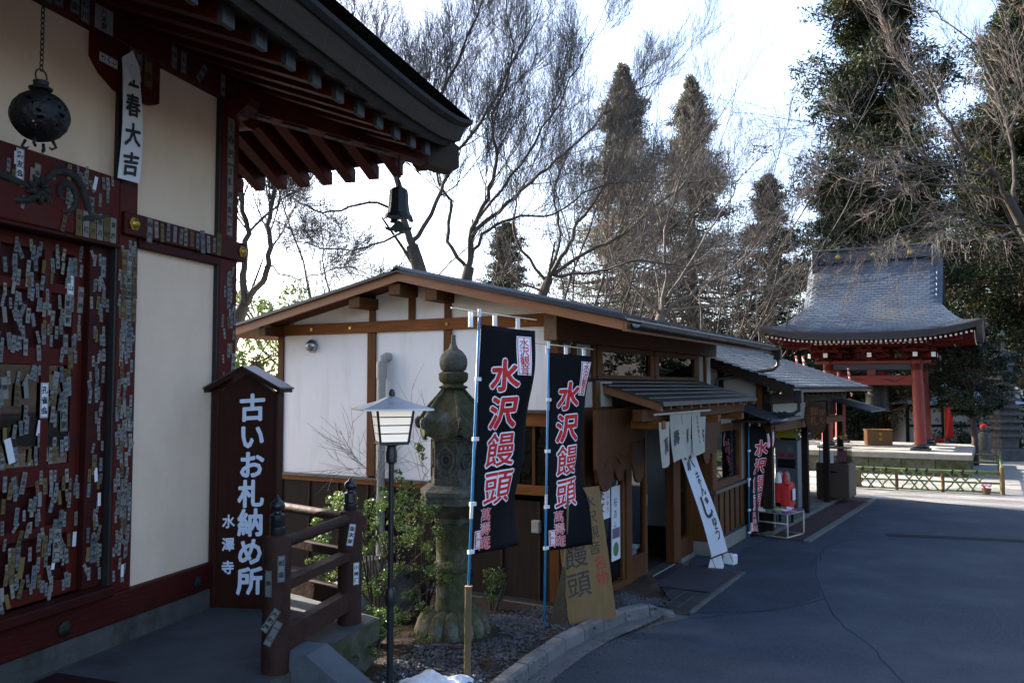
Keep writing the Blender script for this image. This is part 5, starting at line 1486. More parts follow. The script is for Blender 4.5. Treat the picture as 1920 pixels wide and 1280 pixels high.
# roof (kasa): six-sided bell curve with lifted corners and scroll ears
def kasa(u, v):
    a = u*2*math.pi+R(30); s = (u*6) % 1; e = abs(s-.5)*2
    r0 = .405*(1-v)**1.25+.12*(1-(1-v)**1.25)+.04*math.sin(math.pi*v)*.4
    poly = math.cos(math.pi/6)/math.cos((s-.5)*math.pi/3)
    r = r0*(poly*(1-v*.7)+.93*v*.7)
    z = 1.93+.42*v**.62+.05*(e**3)*(1-v)**2 - .0
    return (r*math.cos(a), r*math.sin(a), z)
q = MB(); q.grid(kasa, 48, 14)
q.grid(lambda u, v: (lambda p: (p[0]*(.98-.42*v), p[1]*(.98-.42*v), (1.885+.05*(abs(((u*6) % 1)-.5)*2)**3)*(1-v)+1.925*v))(kasa(u, 0)), 48, 4)
q.grid(lambda u, v: (lambda p: (p[0]*(1-.02*v), p[1]*(1-.02*v), p[2]-(p[2]-(1.885+.05*(abs(((u*6) % 1)-.5)*2)**3))*v))(kasa(u, 0)), 48, 1)
ks = q.build('roof', 'stone_moss', ln, smooth=60)
for k in range(6):
    a = R(30+60*k); pts = [kasa(k/6, v) for v in (.95, .7, .45, .25, .1, .02)]
    q = MB(); q.tube([(p[0], p[1], p[2]+.008) for p in pts], [.018, .02, .022, .024, .026, .026], 7); q.build('roof_rib', 'stone_moss', ks, smooth=True)
    c, s = math.cos(a), math.sin(a); pts = []
    for i in range(12):
        t = i/11*1.45*2*math.pi*.8; rr_ = .048*(1-i/14); pts.append(((.40+rr_*math.sin(t))*c, (.40+rr_*math.sin(t))*s, 2.04-rr_*math.cos(t)))
    q = MB(); q.tube(pts, [.026-.001*i for i in range(12)], 7); q.build('scroll_ear', 'stone_lantern', ks, smooth=True)
q = MB(); q.lathe([(.10, 2.345), (.155, 2.36), (.165, 2.375), (.12, 2.39), (.115, 2.405), (.15, 2.425), (.165, 2.45), (.165, 2.475), (.168, 2.50), (.15, 2.515), (.11, 2.525)], 20); q.build('finial_stand', 'stone_moss', ln, smooth=40)
q = MB(); q.lathe([(.11, 2.52), (.145, 2.545), (.158, 2.59), (.156, 2.64), (.138, 2.68), (.10, 2.72), (.055, 2.745), (.032, 2.79), (.024, 2.84), (.026, 2.875), (.018, 2.88)], 20); q.build('onion_finial', 'stone_lantern', ln, smooth=40)

# ================================================================== SECOND SHOP (tiled roof, open front)
ks_ = thing('souvenir_shop', 'open fronted souvenir shop with grey tiled roof beside the road', 'shop', KP, KA)
KL, KR, KZ, KRZ = 6.46, -2.5, 2.50, 3.36            # eave length, ridge x, eave z, ridge z
def kz(x): return KZ+(KRZ-KZ)*(x/KR)
def tiled(parent, surf, nrow, ncol, m, stepz=.022, name='roof_tiles', jit=.003):
    """staggered overlapping tiles on surf(u,v); u across 0..1, v from ridge 0 to eave 1; one joined mesh"""
    V = []; F = []
    for r in range(nrow):
        v0, v1 = r/nrow, (r+1)/nrow
        off = .5 if r % 2 else 0
        edges = [0]+[(c+off)/ncol for c in range(1 if off == 0 else 0, ncol+1) if 0 < (c+off)/ncol < 1]+[1]
        for a, b in zip(edges[:-1], edges[1:]):
            g = .03/ncol
            j = random.gauss(0, jit)
            ps = []
            for (u, v, h) in ((a+g, v0, .004), (b-g, v0, .004), (b-g, v1, stepz+j), (a+g, v1, stepz+j)):
                p = Vector(surf(u, v)); ps.append(p+Vector((0, 0, h)))
            lo = [Vector(surf(a+g, v1))-Vector((0, 0, .006)), Vector(surf(b-g, v1))-Vector((0, 0, .006))]
            k = len(V); V += [tuple(p) for p in ps]+[tuple(p) for p in lo]
            F += [(k, k+1, k+2, k+3), (k+3, k+2, k+5, k+4), (k, k+3, k+4, k), (k+1, k+5, k+2, k+1)][:2]
    q = MB(); q.v = V; q.f = F; ms = m if isinstance(m, (list, tuple)) else [m]
    for i in range(len(F)//2): q.m += [random.choice((0, 0, 0, 0, 0, 0, 0, 0, 1, 2)) if len(ms) > 1 else 0]*2
    o = q.build(name, m, parent); tag(o, kind='stuff'); return o
def ksurf(u, v):
    x = KR*(1-v)+.02*v; return (x, -.02+(KL+.04)*u, kz(x))
tiled(ks_, ksurf, 17, 27, ['tile_roof', 'tile_pale', 'tile_dark'], .026)
def ksurf2(u, v):
    x = KR*(1+v); return (x, -.02+(KL+.04)*(1-u), KRZ+(KZ-KRZ)*v)
tiled(ks_, ksurf2, 17, 27, ['tile_roof', 'tile_pale', 'tile_dark'], .026)
q = MB(); q.prism([(0, KZ-.10), (0, KZ-.01), (KR, KRZ-.01), (2*KR, KZ-.01), (2*KR, KZ-.10), (KR, KRZ-.10)], .0, KL); q.build('roof_boarding', 'wood_dark2', ks_)
for y in (-.045, KL+.0): 
    q = MB(); q.prism([(.0, KZ-.16), (0, KZ-.012), (KR, KRZ-.012), (2*KR, KZ-.012), (2*KR, KZ-.16), (KR, KRZ-.16)], y, y+.04); q.build('barge_board', 'wood_dark2', ks_)
MB().prism([(KR-.12, KRZ-.02), (KR-.10, KRZ+.10), (KR, KRZ+.15), (KR+.10, KRZ+.10), (KR+.12, KRZ-.02)], -.06, KL+.06).build('ridge_tiles', 'slate_ridge', ks_)
q = MB(); q.prism([(.05+u, KZ-.05+v) for u, v in gp_], .0, KL+.02); kg = q.build('gutter', 'gutter', ks_, smooth=40)
MB().box(-.01, .11, .05, .2, KZ-.28, KZ-.06, bev=.01).build('rain_head', 'gutter', kg)
MB().tube([(.05, .12, KZ-.25), (.05, .12, KZ-.40), (-.05, .10, KZ-.46), (-.62, .05, KZ-.5), (-.66, .05, KZ-.55), (-.66, .05, .1)], .03, 8).build('downspout', 'gutter', kg, smooth=50)
# gable end towards us: plaster with dark timbers, bell shaped window
KX = -.55
q = MB(); q.prism([(KX, 1.7), (KX, kz(KX)-.11), (KR, KRZ-.11), (-4.4, kz(-.6)-.11), (-4.4, 1.7)], .25, .33); q.build('plaster_panel', 'plaster_cream', ks_)
MB().box(-4.4, KX, .26, .34, .0, 1.70).build('lower_wall', 'wood_dark', ks_)
for x in (KX-.05, -1.35, -2.3, -3.4): MB().box(x, x+.09, .225, .30, .0, kz(x if x > KR else 2*KR-x)-.12).build('post', 'wood_dark', ks_)
MB().box(-4.4, KX+.06, .215, .29, 1.70, 1.83, bev=.004).build('tie_beam', 'wood_dark2', ks_)
bw = [(-.38, 0), (.38, 0), (.40, .05), (.33, .16), (.20, .24), (.0, .30), (-.20, .24), (-.33, .16), (-.40, .05)]
q = MB(); q.prism([(-1.02+a, 2.05+b) for a, b in bw], .232, .252); q.build('bell_window', 'screen_dark', ks_)
MB().box(-.68, -.58, .20, .30, 1.0, 2.6).build('post', 'wood_v', ks_)
# front posts, beams
for y in (.30, 2.75, 4.55, 5.95): MB().box(-.56, -.44, y-.06, y+.06, .06, 2.36, bev=.005).build('post', 'wood_dark', ks_)
MB().box(-.57, -.43, .2, 6.0, 1.72, 1.86, bev=.005).build('front_beam', 'wood_t', ks_)
MB().box(-.555, -.445, .2, 6.2, 2.20, 2.36, bev=.005).build('front_beam', 'wood_dark2', ks_)
MB().box(-.52, -.46, .36, 2.69, 1.88, 2.19).build('transom_board', 'plaster_cream', ks_)
for y0, y1 in ((2.81, 4.49), (4.61, 5.44)): MB().box(-.51, -.47, y0, y1, 1.90, 2.18).build('transom_board', 'wood_dark', ks_)
for k in range(16):
    y = .1+k*.41; q = MB(); q.prism([(-.6, kz(-.6)-.17), (-.02, kz(-.02)-.17), (-.02, kz(-.02)-.105), (-.6, kz(-.6)-.105)], y, y+.05); q.build('rafter', 'wood_dark2', ks_)
# far end lean-to awning
q = MB(); q.prism([(-.45, 2.18), (.35, 1.95), (.35, 1.98), (-.45, 2.22)], 4.9, 6.7); q.build('awning', 'slate_ridge', ks_)
# interior and floor
MB().box(-4.4, -.42, .2, 6.3, -.02, .07, bev=.01).build('floor', 'concrete', ks_)
MB().box(.13, .24, -.1, 6.1, -.02, .03, bev=.006).build('front_kerb', 'concrete', ks_)
MB().box(-3.2, -3.1, .35, 6.2, .07, 2.6).build('back_wall', 'interior', ks_)
MB().box(-3.0, -.62, .36, .42, .07, 1.65).build('side_wall', 'interior_wall', ks_)
MB().box(-2.9, -1.2, 2.0, 2.1, .8, 2.2).build('inner_panel', 'interior_wall', ks_)
MB().box(-2.4, -1.6, .9, 4.5, .07, .85, bev=.01).build('shelf_unit', 'wood_dark2', ks_)
o = MB().box(-.41, .125, -.05, 6.2, .004, .014).build('entrance_carpet', 'carpet_red', None, loc=KP, rz=KA); tag(o, 'worn dull red carpet strip along the souvenir shop front', 'carpet')
# little shiny porch roof between the two shops
lp = thing('side_porch_roof', 'small shiny metal lean-to roof between the two shops', 'porch roof', SM @ Vector((.3, 6.2, 1.9)), SA)
for k in range(7):
    t0 = -1.02+k*.32; q = MB(); q.prism([(.0, .36), (.86, .06), (.86, .075), (.0, .376)], t0, t0+.30); q.build('roof_sheet', 'roof_metal', lp)
    q = MB(); q.prism([(.0, .362), (.86, .062), (.86, .105), (.0, .405)], t0-.012, t0+.008); q.build('seam', 'roof_metal', lp)
MB().tube([(.90, -1.05, .035), (.90, 1.28, .035)], .045, 8).build('gutter', 'gutter', lp, smooth=True)
MB().box(.0, .85, -1.03, 1.25, .02, .055).build('boarding', 'wood_dark2', lp)
# hanging wooden plaque
pq = thing('wooden_plaque', 'carved brown wooden plaque hanging under the souvenir shop eave', 'plaque', KM @ Vector((-.22, 2.5, 1.62)), KA)
q = MB(); q.prism([(-.16, .02), (-.02, -.06), (.14, .02), (.20, .20), (.19, .46), (.08, .55), (-.10, .56), (-.22, .48), (-.24, .25)], -.02, .02, axis='y', mat=Matrix.Rotation(R(40), 4, 'Z')); q.build('board', 'wood_carved', pq)
Mq = Matrix.Rotation(R(40), 4, 'Z')
chars('carved_character', 'ochre', pq, '御札', -.06, .50, .17, .18, lambda u, v, l: tuple(Mq @ Vector((u, -.0215-l, v))), off=.02); chars('carved_character', 'ochre', pq, '授与', .10, .46, .13, .15, lambda u, v, l: tuple(Mq @ Vector((u, -.0215-l, v))), off=.01)
# ticket machine
tm = thing('ticket_machine', 'grey upright vending machine inside the souvenir shop', 'machine', KM @ Vector((-.95, 3.35, .07)), KA)
MB().box(-.22, .22, -.27, .27, 0, 1.35, bev=.015).build('cabinet', 'grey_machine', tm)
MB().box(-.17, .17, -.275, -.2705, .80, .98).build('slot', 'screen_dark', tm)
MB().box(.02, .14, -.275, -.2705, 1.12, 1.24).build('screen', 'paper_grey', tm); MB().box(-.15, -.03, -.275, -.2705, 1.02, 1.08).build('buttons', 'red_paint', tm); MB().box(.02, .15, -.275, -.2705, 1.02, 1.08).build('buttons', 'red_paint', tm)
MB().box(-.2, .2, -.285, -.272, 1.40, 1.78).build('notice', 'yellow', tm); MB().box(-.15, .15, -.1, .1, 1.35, 1.5).build('top_box', 'screen_dark', tm)
# counter crate with display case
ct = thing('wooden_crate', 'dark brown boarded counter box in front of the souvenir shop', 'counter', KM @ Vector((-.46, 5.22, .072)), KA)
MB().box(-.33, .33, -.36, .40, .04, .78, bev=.01).build('body', 'crate_brown', ct)
for k in range(5): MB().box(.331, .342, -.35+.15*k, -.35+.15*k+.14, .05, .77).build('board', 'crate_brown', ct)
MB().box(-.06, .10, -.372, -.361, .58, .62).build('hand_hole', 'screen_dark', ct)
for a in (-.3, .26):
    for b in (-.33, .33): MB().box(a, a+.05, b, b+.05, 0, .04).build('foot', 'crate_brown', ct)
dc = thing('display_case', 'small clear display case with papers on the brown counter box', 'display case', KM @ Vector((-.46, 5.25, .86)), KA)
MB().box(-.28, .28, -.30, -.29, 0, .30).build('pane', 'glass', dc); MB().box(.28, .29, -.30, .30, 0, .30).build('pane', 'glass', dc); MB().box(-.28, .28, -.29, .30, .30, .31).build('top', 'cardboard', dc)
MB().box(-.26, .02, -.325, -.315, -.02, .24).build('notice', 'paper_white', dc); MB().box(.05, .20, -.1, .2, .02, .25).build('goods', 'pink', dc)
for a in (-.28, .27):
    for b in (-.3, .29): MB().box(a, a+.01, b, b+.01, .0, .30).build('edge', 'wood_orange', dc)
wh = thing('pinwheel_stand', 'colourful round pinwheel on a stick at the shop post', 'toy', KM @ Vector((-.3, 5.25, 1.12)), KA)
for k, c in enumerate(('yellow', 'green_print', 'red_paint', 'yellow', 'green_print', 'red_paint')):
    a = k*math.pi/3; q = MB(); q.add([(0, -.02, .30), (.09*math.cos(a), -.03, .30+.09*math.sin(a)), (.09*math.cos(a+.9), 0, .30+.09*math.sin(a+.9))], [(0, 1, 2)])
    q2 = q.build('blade', c, wh); md = q2.modifiers.new('s', 'SOLIDIFY'); md.thickness = .004
MB().tube([(0, 0, -.2), (0, 0, .30)], .008, 6).build('stick', 'wood_t', wh)
# red cloth table with goods
rt = thing('red_cloth_table', 'narrow table draped in bright red cloth outside the souvenir shop', 'table', KM @ Vector((-.52, 1.22, .07)), KA)
def cloth(u, v):
    a = u*2*math.pi; sx, sy = .15, .20
    e = 1/max(abs(math.cos(a)), abs(math.sin(a)))**.9
    r = 1+.04*math.sin(9*a)*v
    z = .72-.60*max(0, v-.12)*(.82+.18*math.cos(2*a+.6))
    f = min(1, v/.12)
    return (sx*e*math.cos(a)*f*(r+.05*v), sy*e*math.sin(a)*f*(r+.05*v), z)
q = MB(); q.grid(cloth, 48, 10); q.build('cloth', 'red_cloth', rt, smooth=True)
MB().box(-.14, .14, -.19, .19, .66, .70).build('table_top', 'wood_dark', rt)
for a in (-.13, .09):
    for b in (-.17, .13): MB().box(a, a+.04, b, b+.04, 0, .66).build('leg', 'wood_dark', rt)
MB().box(.186, .190, -.10, .08, .42, .62).build('paper_notice', 'paper_white', rt)
for i, (x, y, c, s) in enumerate(((-.05, -.13, 'paper_white', .06), (.05, -.05, 'red_paint', .055), (-.06, .05, 'pink', .05), (.04, .12, 'paper_aged', .05))):
    q = MB(); q.lathe([(s, 0), (s*1.05, .05), (s*.8, .14), (s*.3, .18), (.01, .19)], 10); o = q.build('wrapped_sweet_bag', c, None, loc=KM @ Vector((-.52+x, 1.22+y, .79)), smooth=40)
    tag(o, ['white wrapped bag on the red table, nearest the flag', 'red wrapped bag second from the flag on the red table', 'pink wrapped bag third from the flag on the red table', 'tan wrapped bag at the far end of the red table'][i], 'bag', 'wrapped bags on the red table')
# folding display board behind rack
fb_ = thing('notice_stand', 'pale wooden notice stand behind the magazine rack', 'stand', KM @ Vector((-.95, .62, .07)), KA)
MB().box(-.02, .02, -.02, .02, 0, 1.25).build('leg', 'tube_cream', fb_); MB().box(.40, .44, -.02, .02, 0, 1.25).build('leg', 'tube_cream', fb_); MB().box(.0, .42, -.012, .012, .15, 1.2).build('panel', 'paper_aged', fb_)
for i, c in enumerate(('pink', 'paper_aged', 'paper_white', 'paper_tan', 'paper_grey', 'paper_aged')):
    MB().box(.03+.13*(i % 3), .14+.13*(i % 3), -.03, -.0125, .55+.28*(i//3), .78+.28*(i//3)).build('postcard_pack', c, fb_)
# magazine rack
mr_ = thing('magazine_rack', 'low cream tube rack with leaflets in front of the souvenir shop', 'rack', unz(1462, 1003, 0), KA-R(12))
mr_.scale = (1.2, 1.2, 1.12)
def bar(pts): MB().tube(pts, .012, 8).build('tube', 'tube_cream', mr_, smooth=True)
for s in (-.24, .24):
    bar([(-.20, s, 0.02), (-.20, s, .40)]); bar([(-.20, s, .02), (.22, s, .02), (.24, s, .05), (.24, s, .36)])
bar([(.24, -.24, .36), (.24, .24, .36)]); bar([(-.20, -.24, .40), (-.20, .24, .40)]); bar([(.22, -.24, .02), (.22, .24, .02)]); bar([(-.2, -.24, .22), (.24, -.24, .22)])
MB().box(-.21, .25, -.25, .25, .355, .37).build('tray', 'paper_grey', mr_)
cs = ['paper_white', 'green_print', 'paper_aged', 'purple_print', 'paper_white', 'yellow', 'paper_white', 'pink', 'green_print', 'paper_grey', 'paper_white', 'purple_print']
for i in range(12):
    x = -.15+.115*(i % 4); y = -.17+.17*(i//4)
    o = MB().box(-.05, .05, -.075, .075, 0, .012).build('leaflet', cs[i], mr_, loc=(x, y, .372+.004*(i % 3))); o.rotation_euler = (random.gauss(0, .06), random.gauss(.1, .06), random.gauss(0, .5))

# ================================================================== BELL TOWER
bt = thing('bell_tower', 'vermilion temple bell tower with sweeping slate roof on a stone platform', 'bell tower', BP, BA)
PZ = .62
MB().box(-2.66, 2.66, -2.44, 2.44, PZ-.16, PZ, bev=.015).build('platform_slab', 'concrete_base', bt)
for i in range(4):
    for j in range(4): MB().box(-2.64+1.32*i+.006, -2.64+1.32*(i+1)-.006, -2.42+1.21*j+.006, -2.42+1.21*(j+1)-.006, PZ-.02, PZ+.006).build('paving_stone', 'stone_pale', bt)
for i in range(6): MB().box(-2.6+.866*i+.005, -2.6+.866*(i+1)-.005, -2.38, -2.2, -.05, PZ-.162, bev=.01).build('platform_stone', 'slab_moss', bt)
for i in range(5): MB().box(2.4, 2.6, -2.19+.87*i, -2.19+.87*(i+1)-.01, -.05, PZ-.162, bev=.01).build('platform_stone', 'slab_moss', bt)
MB().box(-2.6, 2.39, -2.19, 2.38, -.05, PZ-.163).build('platform_core', 'stone_grey', bt)
C = 1.30; LEAN = .06
for sx in (-1, 1):
    for sy in (-1, 1):
        MB().box(sx*C-.27, sx*C+.27, sy*C-.27, sy*C+.27, PZ+.006, PZ+.07, bev=.015).build('pad_stone', 'stone_grey', bt)
        q = MB(); q.lathe([(.20, PZ+.07), (.24, PZ+.12), (.22, PZ+.17), (.17, PZ+.19)], 16, sx*C, sy*C); q.build('column_shoe', 'gutter', bt, smooth=40)
        q = MB(); q.tube([(sx*C, sy*C, PZ+.18), (sx*(C-LEAN*.5), sy*(C-LEAN*.5), 1.9), (sx*(C-LEAN), sy*(C-LEAN), 3.2)], [.165, .16, .15], 18); co = q.build('column', 'vermilion', bt, smooth=40)
        q = MB(); q.tube([(sx*(C-LEAN*.96), sy*(C-LEAN*.96), 2.98), (sx*(C-LEAN), sy*(C-LEAN), 3.16)], .156, 18); q.build('column_band', 'vermilion_dark', co, smooth=40)
D = C-LEAN
for s in (-1, 1):
    for ax in (0, 1):
        def bb(name, a0, a1, b0, b1, z0, z1, m, bev=.008):
            if ax == 0: return MB().box(a0, a1, b0, b1, z0, z1, bev=bev).build(name, m, bt)
            return MB().box(b0, b1, a0, a1, z0, z1, bev=bev).build(name, m, bt)
        c = s*D
        tb = bb('tie_beam', -D-.05, D+.05, c*1.01-.06, c*1.01+.06, 2.54, 2.82, 'vermilion')
        bb('frieze_board', -D, D, c-.04, c+.04, 3.0, 3.17, 'slate_ridge')
        bb('upper_rail', -D-.38, D+.38, c-.09, c+.09, 3.185, 3.27, 'vermilion')
        bb('strut', -.12, .12, c-.05, c+.05, 2.82, 3.0, 'vermilion')
        for g in (-1, 1):
            pts = [(g*(.25+.13*k), s*D*1.01+s*.063, 2.68+.05*math.sin(k*1.6)) for k in range(6)]
            if ax == 1: pts = [(p[1], p[0], p[2]) for p in pts]
            q = MB(); q.tube(pts, [.008, .012, .014, .014, .012, .006], 6); q.build('painted_scroll', 'rope_black', tb, smooth=True)
# bracket sets under the eaves
bk = MB()
bk.box(-.13, .13, -.13, .13, 3.272, 3.36, bev=.01); bk.box(-.42, .42, -.055, .055, 3.36, 3.46, bev=.012); bk.box(-.055, .055, -.50, .30, 3.36, 3.46, bev=.012)
for x in (-.36, 0, .36): bk.box(x-.075, x+.075, -.075, .075, 3.462, 3.53, bev=.01)
bk.box(-.075, .075, -.47, -.32, 3.462, 3.53, bev=.01); bk.box(-.50, .50, -.05, .05, 3.532, 3.62, bev=.01); bk.box(-.36, .36, -.45, -.35, 3.532, 3.62, bev=.01)
for x in (-.28, 0, .28): bk.box(x-.06, x+.06, -.46, -.34, 3.622, 3.69, bev=.008)
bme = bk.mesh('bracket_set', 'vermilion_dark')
wme = MB().box(-.062, .062, -.512, -.5005, 3.37, 3.50).mesh('white_arm_end', 'white_paint')
for k in range(4):
    for x in (-D, 0, D):
        a = k*math.pi/2; M_ = Matrix.Rotation(a, 4, 'Z')
        o = link('bracket_set', bme, bt); o.matrix_local = M_ @ Matrix.Translation((x, -D, 0))
        link('white_arm_end', wme, o)
    # diagonal corner arm
    M_ = Matrix.Rotation(k*math.pi/2+math.pi/4, 4, 'Z')
    q = MB(); q.box(-.06, .06, -2.42, -1.5, 3.36, 3.48, bev=.01, mat=M_); q.box(-.055, .055, -3.55, -1.5, 3.74, 3.88, bev=.01, mat=M_ @ Matrix.Rotation(R(-1), 4, 'X')); dg = q.build('corner_arm', 'vermilion_dark', bt)
    MB().box(-.065, .065, -2.432, -2.421, 3.355, 3.49, mat=M_).build('white_arm_end', 'white_paint', dg)
    for s in (-1,):
        a = k*math.pi/2; q = MB(); q.box(-2.3, 2.3, -1.70, -1.58, 3.69, 3.78, mat=Matrix.Rotation(a, 4, 'Z')); q.build('eave_purlin', 'vermilion_dark', bt)
# roof shape
HB = 3.0
def twid(v):
    return 1.80 if v < .46 else 2.05+.95*((v-.46)/.54)
def tz(v, e):        # e = 0..1 closeness to the hip line
    z = 4.02+2.53*(1-v)**1.75
    return z+.30*(max(0, v-.35)/.65)**2*e**3.2
def front(u, v, sgn=-1):
    if v < .46:
        w_ = 1.70; x = (u-.5)*2*1.96; e = 0; dz = 0
        if abs(x) > w_: dz = -.75*(abs(x)-w_)**1.15
        return (x*(1 if sgn < 0 else -1), sgn*HB*v, tz(v, 0)+dz*(1-max(0, (v-.36)/.10)*.7))
    w_ = 1.96+1.04*((v-.46)/.54); x = (u-.5)*2*w_
    return (x*(1 if sgn < 0 else -1), sgn*HB*v, tz(v, abs(u-.5)*2))
def side(u, v, sgn):
    vv = .46+.54*v
    w_ = 1.96+1.04*((vv-.46)/.54); y = (u-.5)*2*HB*vv
    return (sgn*w_, y*sgn, tz(vv, abs(u-.5)*2)-.10*(1-v))
for sgn in (-1, 1):
    tiled(bt, lambda u, v: front(u, v, sgn), 40, 18, ['slate', 'slate_pale', 'slate_dark'], .015, jit=.002)
    tiled(bt, lambda u, v: side(u, v, sgn), 20, 20, ['slate', 'slate_pale', 'slate_dark'], .015, jit=.002)
    q = MB(); q.grid(lambda u, v: (lambda p: (p[0], p[1], p[2]-.012))(front(u, v, sgn)), 30, 30); q.grid(lambda u, v: (lambda p: (p[0], p[1], p[2]-.012))(side(u, v, sgn)), 24, 14); q.build('roof_underlay', 'slate_ridge', bt, smooth=True)
    q = MB(); pts = [(front(.5, v)[1]*1.0, tz(v, 0)-.05) for v in np.linspace(0, .46, 10)]
    q.prism([(p[0], p[1]) for p in pts]+[(-p[0], p[1]) for p in reversed(pts)], sgn*1.74, sgn*1.80, axis='x'); q.build('gable_board', 'white_paint', bt)
# ridge box with gold crests
MB().box(-1.74, 1.74, -.17, .17, 6.46, 6.82, bev=.02).build('ridge_box', 'slate_ridge', bt)
MB().box(-1.86, 1.86, -.23, .23, 6.82, 6.90, bev=.02).build('ridge_cap', 'slate_ridge', bt)
for x in (-1.76, 1.76):
    MB().box(x-.10, x+.10, -.27, .27, 6.12, 6.815, bev=.03).build('ridge_end', 'slate_ridge', bt)
for x in (-1.05, 0, 1.05):
    q = MB(); q.lathe([(.075, 0), (.075, .012), (.05, .025), (.02, .028)], 16); o = q.build('gold_crest', 'gold', bt, smooth=40); o.rotation_euler = (R(90), 0, 0); o.location = (x, -.172, 6.64)
# eave edge: thick dark band and rafters with white ends
q = MB()
def edge(f, inset, dz): 
    k = int(f) % 4; t = f-int(f); e = abs(t-.5)*2; p = Vector(((t-.5)*2*(HB-inset), -(HB-inset), tz(1, e)+dz))
    return Matrix.Rotation(k*math.pi/2, 4, 'Z') @ p
sec = [(-.02, .0), (.03, -.17), (.16, -.19), (.5, .02)]
nS = 96
for i in range(nS):
    for (ins, dz) in sec: q.v.append(tuple(edge(i*4/nS, ins, dz)))
for i in range(nS):
    for k in range(4): q.f.append((i*4+k, i*4+(k+1) % 4, ((i+1) % nS)*4+(k+1) % 4, ((i+1) % nS)*4+k)); q.m.append(0)
q.build('eave_edge', 'slate_ridge', bt, smooth=30)
qr, qw = MB(), MB()
for k in range(4):
    M_ = Matrix.Rotation(k*math.pi/2, 4, 'Z')
    for i in range(44):
        x = -2.72+5.44*i/43; e = abs(x)/HB; z = tz(1, e)-.27
        qr.box(x-.032, x+.032, -2.78, min(-1.2, -abs(x)+.02), z, z+.07, mat=M_); qw.box(x-.028, x+.028, -2.795, -2.781, z+.006, z+.060, mat=M_)
    for i in range(22):
        x = -1.6+3.2*i/21; qr.box(x-.035, x+.035, -2.2, -1.3, 3.74, 3.81, mat=M_); qw.box(x-.036, x+.036, -2.215, -2.201, 3.738, 3.812, mat=M_)
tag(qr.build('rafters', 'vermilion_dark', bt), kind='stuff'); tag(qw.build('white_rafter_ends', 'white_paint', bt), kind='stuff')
q = MB()
for k in range(4):
    M_ = Matrix.Rotation(k*math.pi/2, 4, 'Z'); b = len(q.v)
    q.v += [tuple(M_ @ Vector(p)) for p in ((-2.8, -2.8, 4.02), (2.8, -2.8, 4.02), (1.2, -1.2, 3.84), (-1.2, -1.2, 3.84))]; q.f.append((b, b+1, b+2, b+3)); q.m.append(0)
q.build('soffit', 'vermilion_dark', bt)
# bell
be = thing('temple_bell', 'large dark bronze bell hanging inside the bell tower', 'bell', BP+Vector((0, 0, 1.72)), BA)
q = MB(); q.lathe([(.36, 0), (.385, .02), (.37, .10), (.35, .18), (.335, .5), (.32, .72), (.27, .84), (.15, .92), (.05, .94)], 24); q.build('bell_body', 'bronze_dark', be, smooth=40)
for z, r in ((.16, .362), (.46, .345), (.70, .33)):
    q = MB(); q.lathe([(r, z), (r+.012, z+.006), (r+.012, z+.02), (r, z+.026)], 24); q.build('bell_band', 'bronze_dark', be, smooth=40)
q = MB(); torus(q, (0, 0, .99), .07, .025, 'y', 14, 8); q.build('loop', 'bronze_dark', be, smooth=True)
MB().tube([(0, 0, 1.03), (0, 0, 1.5)], .02, 6).build('hanger', 'iron', be)
MB().box(-1.2, 1.2, -.10, .10, 3.22, 3.36).build('bell_beam', 'vermilion_dark', bt)
ob = thing('offering_box', 'ochre wooden offering box standing on the bell tower platform', 'box', BM_ @ Vector((-.05, .55, PZ+.006)), BA+R(20))
MB().box(-.38, .38, -.22, .22, .0, .46, bev=.01).build('body', 'ochre', ob); MB().box(-.40, .40, -.24, .24, .462, .50, bev=.005).build('lid', 'ochre', ob)
chars('gilt_character', 'gold', ob, '奉納', .02, .44, .10, .16, lambda u, v, l: (u, -.2215-l, v), off=.02)
# red and white twisted ropes hanging at the tower corner
rw = bpy.data.materials.new('twisted_rope'); rw.use_nodes = True
N = rw.node_tree.nodes; L = rw.node_tree.links; tc = N.new('ShaderNodeTexCoord'); wv = N.new('ShaderNodeTexWave'); wv.bands_direction = 'DIAGONAL'; wv.inputs['Scale'].default_value = 5
cr = N.new('ShaderNodeValToRGB'); cr.color_ramp.interpolation = 'CONSTANT'; cr.color_ramp.elements[0].color = (.6, .02, .015, 1); cr.color_ramp.elements[1].color = (.8, .8, .78, 1); cr.color_ramp.elements[1].position = .5
L.new(tc.outputs['Object'], wv.inputs['Vector']); L.new(wv.outputs['Fac'], cr.inputs[0]); L.new(cr.outputs[0], N['Principled BSDF'].inputs['Base Color']); MAT['twisted_rope'] = rw
for i, (px, y0, y1, Y, lb) in enumerate(((1492, 667, 690, 25.0, 'leftmost red and white twisted rope by the bell tower eave'), (1505, 667, 690, 25.2, 'red and white twisted rope second from the left by the eave'), (1590, 690, 722, 25.6, 'red and white twisted rope hanging in front of the tie beam'), (1594, 722, 742, 26.0, 'red and white rope end hanging near the bell'))):
    a, b = un(px, y0, Y), un(px+3, y1, Y)
    q = MB(); q.tube([a-b, (a-b)*.5+Vector((.01, 0, 0)), Vector((0, 0, 0))], .032, 8); o = q.build('twisted_rope', 'twisted_rope', None, loc=b, smooth=True); tag(o, lb, 'rope', 'red and white ropes of the bell tower')

